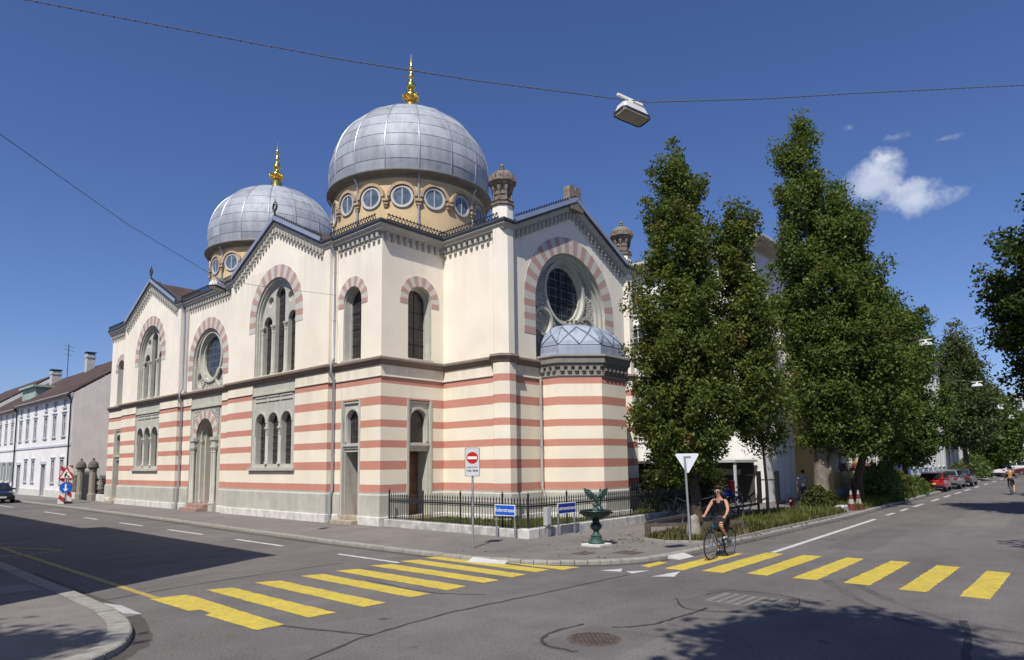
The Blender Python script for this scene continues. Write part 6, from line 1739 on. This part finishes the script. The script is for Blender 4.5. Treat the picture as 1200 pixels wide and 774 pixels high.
def bike(label, loc, rz, m, group=None, steer=0., lean=0., basket=False, name='bicycle'):
    T = thing(name, label, 'bicycle', loc, rz, group); T.rotation_euler = (lean, 0, rz)
    R = .335; fx, rx = .53, -.53
    for x in (rx, fx):
        hub = Vector((x, 0, R))
        mb = MB(); mb.tube([hub + Vector((R * math.cos(a), 0, R * math.sin(a))) for a in [2 * PI * k / 28 for k in range(28)]], .019, 6, closed=True); w = mb.build('wheel', M_tyre2, T, 60)
        mb = MB(); mb.tube([hub + Vector(((R - .03) * math.cos(a), 0, (R - .03) * math.sin(a))) for a in [2 * PI * k / 28 for k in range(28)]], .011, 5, closed=True)
        for k in range(20):
            a = 2 * PI * k / 20; mb.bar(hub + Vector((0, .02 * (-1) ** k, 0)), hub + Vector(((R - .03) * math.cos(a), 0, (R - .03) * math.sin(a))), .004, .004)
        mb.tube([hub + Vector((0, -.05, 0)), hub + Vector((0, .05, 0))], .022, 8); mb.build('rim', M_rim, w)
    mb = MB(); bb = Vector((-.08, 0, .29)); st = Vector((-.24, 0, .80)); ht = Vector((.36, 0, .86)); hb = Vector((.41, 0, .66))
    mb.tube([bb, st], .017, 8); mb.tube([hb, bb], .021, 8); mb.tube([ht + Vector((.01, 0, -.06)), bb + (st - bb) * .72], .017, 8); mb.tube([ht, hb], .022, 8)
    for y in (-.05, .05):
        mb.tube([Vector((rx, y, R)), bb + Vector((0, y * .6, 0))], .01, 6); mb.tube([Vector((rx, y, R)), bb + (st - bb) * .85], .009, 6)
        mb.tube([hb + Vector((.0, y * .9, -.02)), Vector((.47, y, .5)), Vector((fx, y, R))], .012, 6)
    mb.build('frame', m, T, 50)
    mb = MB(); mb.tube([st, st + Vector((-.03, 0, .1))], .013, 6); mb.sphere((-.28, 0, .92), .13, .075, .035, 10, 6); mb.tube([(-.24, 0, .92), (-.1, 0, .925)], [.05, .025], 8); mb.build('saddle', M_sad, T, 60)
    mb = MB(); mb.tube([ht, ht + Vector((-.02, 0, .16))], .013, 6); mb.tube([(.22, -.29, 1.02), (.32, -.2, 1.05), (.34, 0, 1.03), (.32, .2, 1.05), (.22, .29, 1.02)], .012, 7)
    for y in (-.27, .27): mb.tube([(.2, y * 1.1, 1.015), (.26, y * .95, 1.035)], .018, 7)
    mb.build('handlebar', M_chain, T, 60)
    mb = MB(); mb.tube([bb + Vector((.1 * math.cos(a), .045, .1 * math.sin(a))) for a in [2 * PI * k / 16 for k in range(16)]], .01, 5, closed=True)
    mb.tube([bb + Vector((0, -.07, 0)), bb + Vector((0, .07, 0))], .018, 7); mb.tube([bb + Vector((0, -.07, 0)), bb + Vector((-.04, -.08, -.17))], .011, 6); mb.tube([bb + Vector((0, .07, 0)), bb + Vector((.04, .08, .17))], .011, 6)
    mb.bbox(bb.x - .09, -.18, bb.z - .185, bb.x + .01, -.09, bb.z - .16, .005); mb.bbox(bb.x - .01, .09, bb.z + .16, bb.x + .09, .18, bb.z + .185, .005)
    mb.bar(bb + Vector((0, .045, .1)), Vector((rx, .045, R + .04)), .006, .012); mb.bar(bb + Vector((0, .045, -.1)), Vector((rx, .045, R - .04)), .006, .012); mb.build('crank', M_chain, T, 60)
    mb = MB()
    for x in (rx, fx):
        a0, a1 = (.15, 2.9) if x < 0 else (.6, 2.6)
        mb.tube([Vector((x, 0, R)) + Vector(((R + .035) * math.cos(a), 0, (R + .035) * math.sin(a))) for a in [a0 + (a1 - a0) * k / 12 for k in range(13)]], .016, 5)
    mb.build('mudguard', M_chain, T, 60)
    mb = MB(); mb.bar((rx - .18, 0, .72), (-.26, 0, .72), .12, .015); mb.bar((rx - .1, .06, .72), (rx, .06, R), .01, .01); mb.bar((rx - .1, -.06, .72), (rx, -.06, R), .01, .01); mb.sphere((.47, 0, .80), .045, n=10, k=6); mb.build('carrier', M_chain, T)
    return T


# ------------------------------------------------------------------ people
def skin_mesh(name, J, E, mats, pick, parent, lev=2, scale=1.):
    me = bpy.data.meshes.new(name); keys = list(J); ix = {k: i for i, k in enumerate(keys)}
    me.from_pydata([Vector(J[k][0]) * scale for k in keys], [(ix[a], ix[b]) for a, b in E], [])
    o = bpy.data.objects.new(name, me); COL.objects.link(o)
    m = o.modifiers.new('skin', 'SKIN'); m.use_smooth_shade = True; m.branch_smoothing = .6
    for i, k in enumerate(keys):
        r = J[k][1]; r = r if isinstance(r, tuple) else (r, r)
        d = me.skin_vertices[0].data[i]; d.radius = (r[0] * scale, r[1] * scale); d.use_root = (k == 'pelvis')
    s = o.modifiers.new('sub', 'SUBSURF'); s.levels = lev; s.render_levels = lev
    dg = bpy.context.evaluated_depsgraph_get(); me2 = bpy.data.meshes.new_from_object(o.evaluated_get(dg)); bpy.data.objects.remove(o)
    me2.materials.clear()
    for mt in mats: me2.materials.append(mt)
    for p in me2.polygons:
        p.material_index = pick(p.center / scale); p.use_smooth = True
    o = bpy.data.objects.new(name, me2); COL.objects.link(o); o.parent = parent
    return o


M_skin = mat('skin', (.46, .25, .165), .55, .05, 8); M_black = mat('black_cloth', (.016, .016, .018), .85, .15, 9); M_hair = mat('dark_hair', (.028, .018, .012), .5, .2, 20); M_shoe = mat('pale_shoe', (.45, .40, .36), .7, .1, 6)
M_brownshirt = mat('tan_brown_shirt', (.30, .17, .045), .85, .12, 6); M_dshort = mat('dark_shorts', (.03, .03, .035), .85, .1, 6); M_bluesh = mat('grey_blue_shirt', (.26, .29, .36), .85, .1, 6); M_sung = mat('sunglass_rim', (.42, .40, .38), .3, .02, 3)


def rider(label, cat_loc, rz, top, bottom, skirt=True, hairlong=True, glasses=True, sleeves=False, scale=1., lean=.0):
    """a cyclist seated on a bicycle of the size built above; x is forward"""
    T = thing('person', label, 'person', cat_loc, rz)
    fwd = .06 + lean
    J = {'pelvis': ((-.23, 0, .99), (.15, .125)), 'waist': ((-.2 + fwd * .4, 0, 1.13), (.115, .10)), 'chest': ((-.16 + fwd, 0, 1.31), (.135, .11)), 'neckb': ((-.11 + fwd, 0, 1.44), (.085, .075)), 'neck': ((-.09 + fwd, 0, 1.505), .05), 'jaw': ((-.055 + fwd, 0, 1.58), (.062, .06)), 'head': ((-.065 + fwd, 0, 1.655), (.078, .092)), 'crown': ((-.075 + fwd, 0, 1.715), (.06, .07)),
         'nose': ((.032 + fwd, 0, 1.625), .012)}
    E = [('pelvis', 'waist'), ('waist', 'chest'), ('chest', 'neckb'), ('neckb', 'neck'), ('neck', 'jaw'), ('jaw', 'head'), ('head', 'crown'), ('head', 'nose')]
    for s, n in ((1, 'l'), (-1, 'r')):
        J[n + 'sh'] = ((-.12 + fwd, s * .175, 1.40), .055); J[n + 'el'] = ((-.0 + fwd * .7, s * .265, 1.20), .042); J[n + 'wr'] = ((.19, s * .275, 1.065), .028); J[n + 'palm'] = ((.245, s * .275, 1.05), (.034, .026))
        E += [('neckb', n + 'sh'), (n + 'sh', n + 'el'), (n + 'el', n + 'wr'), (n + 'wr', n + 'palm')]
        for q in range(4):
            y = s * (.245 + .02 * q); J[n + 'f%d' % q] = ((.285, y, 1.045), .0095); J[n + 'g%d' % q] = ((.30, y, 1.01), .009); J[n + 'h%d' % q] = ((.27, y, .995), .008)
            E += [(n + 'palm', n + 'f%d' % q), (n + 'f%d' % q, n + 'g%d' % q), (n + 'g%d' % q, n + 'h%d' % q)]
        J[n + 't0'] = ((.25, s * .235, 1.03), .011); J[n + 't1'] = ((.27, s * .225, 1.0), .009); E += [(n + 'palm', n + 't0'), (n + 't0', n + 't1')]
        foot = (-.04, s * .13, .48) if s > 0 else (-.12, s * .13, .13); knee = (.20, s * .12, .83) if s > 0 else (.11, s * .13, .60)
        J[n + 'hip'] = ((-.2, s * .095, .95), .095); J[n + 'kn'] = (knee, .058); J[n + 'cf'] = ((knee[0] * .55 + foot[0] * .45 - .03, s * .13, knee[2] * .55 + foot[2] * .45), .052); J[n + 'an'] = ((foot[0] - .03, foot[1], foot[2] + .08), .034); J[n + 'he'] = ((foot[0] - .05, foot[1], foot[2] + .03), .034); J[n + 'to'] = ((foot[0] + .13, foot[1], foot[2] + .015), .03)
        E += [('pelvis', n + 'hip'), (n + 'hip', n + 'kn'), (n + 'kn', n + 'cf'), (n + 'cf', n + 'an'), (n + 'an', n + 'he'), (n + 'he', n + 'to')]
    def pick(c):
        if c.z < .62 and c.x > -.5 and (c.z < .20 and c.y < 0 or c.y > 0 and c.z < .545): return 3
        if 1.02 < c.z < 1.425 and abs(c.y) < (.155 if not sleeves else .27) and c.x < .10 + fwd: return 1 if c.z < 1.36 or abs(c.y) > .045 else 0
        if c.z <= 1.02 and c.x < (.14 if skirt else .08) and c.z > .72: return 2
        return 0
    body = skin_mesh('body', J, E, [M_skin, top, bottom, M_shoe], pick, T, 2)
    mb = MB(); h = Vector((-.075 + fwd, 0, 1.675))
    mb.sphere(h + Vector((-.02, 0, .016)), .112, .10, .112, 16, 12)
    # open the face: push the front low part back
    for i, v in enumerate(mb.v):
        if v[0] > h.x + .02 and v[2] < h.z + .05: mb.v[i] = (h.x + .02 - (v[0] - h.x - .02) * .2, v[1], v[2])
    if hairlong: mb.tube([h + Vector((-.09, 0, .04)), h + Vector((-.15, 0, -.0)), h + Vector((-.15, 0, -.12)), h + Vector((-.12, 0, -.2))], [.035, .045, .035, .01], 8)
    mb.build('hair', M_hair, T, 60)
    for s in (-1, 1):
        mb = MB(); mb.sphere(h + Vector((.0, s * .083, -.035)), .02, .01, .03, 8, 6); mb.build('ear', M_skin, T, 60)
    mb = MB(); mb.tube([h + Vector((.088, -.024, -.088)), h + Vector((.095, 0, -.09)), h + Vector((.088, .024, -.088))], .008, 6); mb.build('mouth', mat('lips', (.35, .10, .08), .5, .05, 9), T)
    if glasses:
        mb = MB()
        for s in (-1, 1): mb.sphere(h + Vector((.078, s * .034, -.022)), .014, .028, .022, 10, 6)
        g_ = mb.build('sunglasses', M_sblack, T, 60)
        mb = MB()
        for s in (-1, 1): mb.tube([h + Vector((.088, s * .034 + .029 * math.cos(a), -.022 + .023 * math.sin(a))) for a in [2 * PI * k / 12 for k in range(12)]], .0035, 5, closed=True); mb.tube([h + Vector((.08, s * .062, -.016)), h + Vector((.0, s * .085, -.016))], .005, 5)
        mb.build('glasses_frame', M_sung, g_)
    else:
        mb = MB()
        for s in (-1, 1): mb.sphere(h + Vector((.074, s * .032, -.022)), .012, n=8, k=6)
        mb.build('eyes', M_sblack, T)
    if skirt:
        mb = MB(); rings = []
        for k, (z, x0, x1, w) in enumerate(((1.04, -.33, -.09, .125), (.96, -.37, .0, .18), (.86, -.36, .14, .20), (.74, -.3, .24, .2), (.66, -.24, .2, .19))):
            rings.append([((x0 + x1) / 2 + (x1 - x0) / 2 * math.cos(a), w * math.sin(a), z + (.06 * math.cos(a) if k > 1 else 0) + .012 * math.sin(a * 7) * (k > 2)) for a in [2 * PI * q / 24 for q in range(24)]])
        mb.add([p for R_ in rings for p in R_], [(i * 24 + j, i * 24 + (j + 1) % 24, (i + 1) * 24 + (j + 1) % 24, (i + 1) * 24 + j) for i in range(4) for j in range(24)]); mb.build('skirt', bottom, T, 180)
    return T


HD = math.radians(179)
M_bblue = mat('blue_bike_paint', (.03, .10, .20), .3, .08, 5, coat=.4); M_bblk = mat('black_bike_paint', (.018, .018, .02), .35, .08, 5, coat=.3); M_bwht = mat('white_bike_paint', (.6, .6, .58), .35, .06, 5, coat=.3); M_bsil = mat('silver_bike_paint', (.4, .41, .42), .3, .06, 5, metal=.6); M_bred = mat('red_bike_paint', (.35, .03, .02), .35, .06, 5, coat=.3)
bike('blue bicycle ridden over the yellow crossing by the woman in black', (.35, -12.84, ZR), HD, M_bblue).scale = (.95,) * 3
rider('woman in black top and sunglasses riding a bicycle over the crossing', (.35, -12.84, ZR), HD, M_black, M_black).scale = (.95,) * 3
HF = math.atan2(.03, 1.)
bike('bicycle ridden away down the far end of the side street', (36.2, -15.25, ZR), HF, M_bblk)
rider('cyclist in a tan brown shirt and dark shorts riding away', (36.2, -15.25, ZR), HF, M_brownshirt, M_dshort, skirt=False, hairlong=False, glasses=False, sleeves=True, lean=.1)
# standing man behind the bush
T = thing('person', 'man in a grey-blue shirt standing in shade left of the pale trunk', 'person', (17.4, -9.15, 0), math.radians(25))
J = {'pelvis': ((0, 0, .93), (.15, .12)), 'waist': ((0, 0, 1.08), (.14, .11)), 'chest': ((.01, 0, 1.28), (.16, .12)), 'neckb': ((0, 0, 1.43), (.09, .08)), 'neck': ((.01, 0, 1.50), .055), 'jaw': ((.035, 0, 1.57), (.065, .065)), 'head': ((.02, 0, 1.645), (.08, .095)), 'crown': ((.01, 0, 1.70), (.06, .07)), 'nose': ((.12, 0, 1.615), .012)}
E = [('pelvis', 'waist'), ('waist', 'chest'), ('chest', 'neckb'), ('neckb', 'neck'), ('neck', 'jaw'), ('jaw', 'head'), ('head', 'crown'), ('head', 'nose')]
for s, n in ((1, 'l'), (-1, 'r')):
    J[n + 'sh'] = ((0, s * .19, 1.39), .062); J[n + 'el'] = ((-.03, s * .25, 1.12), .046); J[n + 'wr'] = ((.05, s * .25, .90), .032); J[n + 'palm'] = ((.07, s * .25, .83), (.022, .04)); E += [('neckb', n + 'sh'), (n + 'sh', n + 'el'), (n + 'el', n + 'wr'), (n + 'wr', n + 'palm')]
    for q in range(4): J[n + 'f%d' % q] = ((.05 + .018 * q, s * .25, .77), .009); J[n + 'g%d' % q] = ((.055 + .018 * q, s * .24, .72), .008); E += [(n + 'palm', n + 'f%d' % q), (n + 'f%d' % q, n + 'g%d' % q)]
    J[n + 't0'] = ((.115, s * .24, .81), .011); J[n + 't1'] = ((.125, s * .235, .77), .009); E += [(n + 'palm', n + 't0'), (n + 't0', n + 't1')]
    J[n + 'hip'] = ((0, s * .095, .88), .095); J[n + 'kn'] = ((.02, s * .1, .49), .06); J[n + 'cf'] = ((-.01, s * .1, .33), .055); J[n + 'an'] = ((-.02, s * .1, .09), .038); J[n + 'he'] = ((-.03, s * .1, .04), .038); J[n + 'to'] = ((.15, s * .11, .03), .032)
    E += [('pelvis', n + 'hip'), (n + 'hip', n + 'kn'), (n + 'kn', n + 'cf'), (n + 'cf', n + 'an'), (n + 'an', n + 'he'), (n + 'he', n + 'to')]
skin_mesh('body', J, E, [M_skin, M_bluesh, M_dshort, M_sblack], lambda c: 3 if c.z < .09 else 2 if c.z < .98 and abs(c.y) < .2 else 1 if .98 < c.z < 1.45 and (abs(c.y) < .2 or c.z > 1.1) else 0, T)
mb = MB(); mb.sphere((-.005, 0, 1.665), .098, .088, .098, 14, 10)
for i, v in enumerate(mb.v):
    if v[0] > .05 and v[2] < 1.71: mb.v[i] = (.04, v[1], v[2])
mb.build('hair', M_hair, T, 60)
# parked bicycles under the oak
for x, y, a, m, lab in ((8.0, -7.45, 1.2, M_bblk, 'black bicycle parked at the end of the low stone wall'), (8.55, -7.55, 1.25, M_bsil, 'silver bicycle parked next to the black one by the low wall'), (10.2, -7.7, -1.35, M_bwht, 'white bicycle parked behind the oak trunk'),
                        (12.6, -7.4, -1.5, M_bblk, 'bicycle parked with a red child seat on its carrier'), (13.6, -7.3, -1.4, M_bblue, 'blue bicycle parked just right of the child seat bicycle'), (16.9, -5.6, -1.6, M_bsil, 'silver bicycle parked at the shelter post'), (17.1, -4.5, -1.6, M_bred, 'red bicycle parked inside the dark shelter')):
    bike(lab, (x, y, 0), a, m, 'bicycles parked under the trees', lean=.1)
T = thing('child_seat', 'red child seat with dark blue base on a parked bicycle', 'child seat', (12.45, -7.75, .62), -1.5 + PI)
mb = MB(); mb.bbox(-.18, -.2, .2, -.06, .2, .75, .04); mb.build('backrest', mat('red_seat_cover', (.5, .03, .02), .7, .08, 5), T)
mb = MB(); mb.bbox(-.18, -.2, .08, .22, .2, .2, .04); mb.bbox(-.15, -.22, .2, .15, -.17, .38, .02); mb.bbox(-.15, .17, .2, .15, .22, .38, .02); mb.build('seat', M_dblue, T)

# ------------------------------------------------------------------ cars
M_glc = glassmat('car_glass', (.02, .024, .028), None, rough=.04, wob=.0); M_rub = mat('car_tyre', (.02, .02, .021), .85, .1, 5); M_alloy = mat('alloy', (.45, .45, .46), .3, .08, 5, metal=.8)
M_hl = mat('headlamp_glass', (.6, .62, .64), .1, .05, 4, spec=.6); M_tl = mat('tail_lamp', (.32, .01, .01), .2, .05, 4); M_lp = mat('yellow_plate', (.65, .48, .06), .5, .05, 4); M_lpw = mat('white_plate', (.7, .7, .7), .5, .05, 4)


def carpaint(name, c):
    return mat(name, c, .28, .04, 2, metal=.15, coat=.8, spec=.5)


def car(label, loc, rz, paint, L=4.2, W=1.70, H=1.42, kind='hatch', plate=None, group=None):
    """x forward; body lofted from cross-sections, cabin with glass, four wheels, lamps, plates"""
    T = thing('parked_car', label, 'car', loc, rz, group)
    h = L / 2
    hood = .60 * H
    st = [(-h, .42, .50, .80), (-h + .06, .30, .60, .90), (-h + .35, .22, .655, .97), (-h + .9, .20, .68, 1.0), (0, .20, .68, 1.0), (h - 1.25, .20, .665, .99), (h - .7, .2, .61, .97), (h - .3, .22, .56, .93), (h - .06, .30, .5, .84), (h, .38, .46, .74)]
    mb = MB(); n = 14; rings = []
    for x, zb, zt, ww in st:
        zt = zt * H / 1.0 * .98 if False else zt * hood / .62; w = W / 2 * ww; R_ = []
        for y, z in ((-.72, 0), (-.97, .10), (-1, .35), (-1, .62), (-.95, .86), (-.84, .97), (-.4, 1.0), (.4, 1.0), (.84, .97), (.95, .86), (1, .62), (1, .35), (.97, .10), (.72, 0)): R_.append((x, y * w, zb + (zt - zb) * z))
        rings.append(R_)
    mb.add([p for R_ in rings for p in R_], [(i * n + j, i * n + (j + 1) % n, (i + 1) * n + (j + 1) % n, (i + 1) * n + j) for i in range(len(st) - 1) for j in range(n)] + [tuple(range(n - 1, -1, -1)), tuple((len(st) - 1) * n + j for j in range(n))])
    B = mb.build('body', paint, T, 35)
    zb = .655 * hood / .62
    if kind == 'hatch': P = [(-h + .12, zb), (-h + .42, H - .12), (-h + .75, H - .02), (-.15, H), (.25, H - .05), (h - 1.15, zb)]
    elif kind == 'wagon': P = [(-h + .1, zb), (-h + .3, H - .1), (-h + .6, H - .02), (-.1, H), (.3, H - .05), (h - 1.25, zb)]
    else: P = [(-h + .55, zb), (-h + 1.15, H - .08), (-h + 1.5, H - .01), (-.0, H), (.35, H - .06), (h - 1.2, zb)]
    def yy(z): return W / 2 * (.93 - .17 * (z - zb) / (H - zb))
    mb = MB(); k = len(P)
    mb.add([(x, -yy(z), z) for x, z in P] + [(x, yy(z), z) for x, z in P], [(i, i + 1, k + i + 1, k + i) for i in range(k - 1)] + [tuple(range(k)), tuple(range(2 * k - 1, k - 1, -1))])
    mb.build('cabin', paint, T, 30)
    def quadpart(nm, pts, off, m):
        a, b, c = Vector(pts[0]), Vector(pts[1]), Vector(pts[2]); nr = (b - a).cross(c - a).normalized()
        if nr.dot((a + c) / 2 - Vector((0, 0, zb * .8))) < 0: nr = -nr
        q = MB(); q.add([Vector(p) + nr * off for p in pts], [tuple(range(len(pts)))]); q.build(nm, m, T)
    for s in (-1, 1):
        f = lambda x, z: (x, s * yy(z), z)
        (xa, za), (xb, zb2), (xd, zd), (xe, ze), (xf, zf) = P[0], P[1], P[3], P[4], P[5]
        top = H - .13; low = zb + .05
        fr_ = lambda t: xf + (xe - xf) * t
        rr = lambda z: xa + (xb - xa) * (z - za) / (zb2 - za) + .10
        ff = lambda z: xf + (xe - xf) * (z - zf) / (ze - zf) - .10
        quadpart('side_window', [f(rr(low) + .0, low), f(-.12, low), f(-.12, top), f(rr(top) + .04, top)], .006, M_glc); quadpart('side_window', [f(-.03, low), f(ff(low), low), f(ff(top), top), f(-.03, top)], .006, M_glc)
        m2 = MB(); m2.bbox(h - 1.32, s * W * .47 + (.0 if s > 0 else -.16), zb + .02, h - 1.2, s * W * .47 + (.16 if s > 0 else 0), zb + .14, .02); m2.build('wing_mirror', paint, T)
    q = lambda i, t: (P[i][0] + (P[i + 1][0] - P[i][0]) * t, P[i][1] + (P[i + 1][1] - P[i][1]) * t)
    for nm, i in (('rear_window', 0), ('windscreen', 4)):
        a, b = q(i, .1), q(i, .88)
        quadpart(nm, [(a[0], -yy(a[1]) + .09, a[1]), (a[0], yy(a[1]) - .09, a[1]), (b[0], yy(b[1]) - .09, b[1]), (b[0], -yy(b[1]) + .09, b[1])], .006, M_glc)
    for x in (-h + .78, h - .82):
        for s in (-1, 1):
            w = MB(); w.lathe([(.19, -.1), (.30, -.1), (.315, -.07), (.315, .07), (.30, .1), (.19, .1)], 24, (x, s * (W / 2 - .12), .315), axis='y'); wo = w.build('wheel', M_rub, T, 40)
            w = MB(); w.lathe([(0, .075), (.06, .085), (.17, .07), (.2, .095)] if s > 0 else [(0, -.075), (.06, -.085), (.17, -.07), (.2, -.095)], 20, (x, s * (W / 2 - .12), .315), axis='y')
            for q_ in range(5):
                a = q_ * 2 * PI / 5; w.bar((x + .05 * math.cos(a), s * (W / 2 - .03), .315 + .05 * math.sin(a)), (x + .18 * math.cos(a), s * (W / 2 - .03), .315 + .18 * math.sin(a)), .05, .02, up=(0, 1, 0))
            w.build('wheel_rim', M_alloy, wo, 40)
    for s in (-1, 1):
        m2 = MB(); m2.bbox(h - .2, s * W * .30 - .19, .50, h - .015, s * W * .30 + .19, .63, .03); m2.build('headlight', M_hl, T, 50)
        m2 = MB(); m2.bbox(-h + .0, s * W * .36 - .11, .58, -h + .16, s * W * .36 + .11, .80, .03); m2.build('tail_light', M_tl, T, 50)
    m2 = MB(); m2.bbox(-h - .035, -.26, .46, -h + .02, .26, .57, .006); m2.build('number_plate', plate or M_lpw, T)
    m2 = MB(); m2.bbox(h - .02, -.26, .36, h + .03, .26, .47, .006); m2.build('number_plate', M_lpw, T)
    m2 = MB(); m2.bbox(h - .12, -W * .4, .24, h + .015, W * .4, .34, .02); m2.bbox(-h - .02, -W * .42, .27, -h + .12, W * .42, .42, .03); m2.build('bumper', M_sblack, T)
    return T


GC_ = 'cars parked along the side street'
car('red hatchback with a yellow number plate parked under the round tree', (39.4, -10.75, -.03), math.radians(1.5), carpaint('red_car_paint', (.36, .012, .015)), 3.6, 1.58, 1.32, plate=M_lp, group=GC_)
car('grey parked car half hidden behind the red one', (44.8, -10.75, -.03), math.radians(1.5), carpaint('silver_car_paint', (.16, .17, .19)), 4.2, 1.7, 1.42, 'wagon', group=GC_)
car('near-black parked car past the grey one', (50.6, -10.75, -.03), math.radians(1.5), carpaint('dark_car_paint', (.03, .032, .038)), 4.4, 1.72, 1.45, 'wagon', group=GC_)
car('white saloon parked alone far down the side street', (84, -10.2, -.03), math.radians(-8), carpaint('white_car_paint', (.68, .68, .68)), 4.4, 1.72, 1.40, 'saloon', group=GC_)
car('dark red car at the far end of the street behind the rider', (95, -12.4, ZR), math.radians(95), carpaint('wine_car_paint', (.12, .02, .025)), 4.2, 1.7, 1.42, group=GC_)
car('white van-like car at the far end left of the wine red car', (98, -10.4, 0), math.radians(90), carpaint('cream_car_paint', (.6, .6, .58)), 4.4, 1.75, 1.7, 'wagon', group=GC_)
car('black saloon at the left frame edge before the white houses', (-4.3, 38.4, ZR), math.radians(-90), carpaint('black_car_paint', (.012, .014, .02)), 4.4, 1.74, 1.38, 'saloon')
car('dark car mostly hidden by shrubs below the yellow house', (27.5, -9.75, .02), math.radians(1.5), carpaint('anthracite_car_paint', (.035, .036, .04)), 4.0, 1.7, 1.42, group=GC_)
CLOUDS = [(12.0, 20.8, .050, .036, .20, .85, 17), (9.2, 18.5, .062, .020, .2, .8, 19), (9.9, 19.4, .045, .024, .22, .75, 20), (10.6, 23.4, .026, .010, .40, .35, 34), (7.6, 22.5, .04, .006, .45, .25, 34), (13.5, 24.7, .016, .006, .45, .25, 50)]
# ------------------------------------------------------------------ sky colour and clouds
hs = nt.nodes.new('ShaderNodeHueSaturation'); hs.inputs['Saturation'].default_value = 1.08; hs.inputs['Value'].default_value = 1.0
lk(nt, skycol, hs.inputs['Color'])
skycol = mixc(nt, 1., hs.outputs['Color'], (.785, .84, 1.14), 'MULTIPLY')
def dirv(u, v):
    """sky direction from azimuth and elevation in degrees"""
    return (math.cos(math.radians(u)) * math.cos(math.radians(v)), math.sin(math.radians(u)) * math.cos(math.radians(v)), math.sin(math.radians(v)))
for az, el, rx, rz, thr, amt, sc in CLOUDS:
    skycol = cloud(skycol, dirv(az, el), rx, rz, thr, amt, sc)
lk(nt, skycol, bg.inputs['Color'])
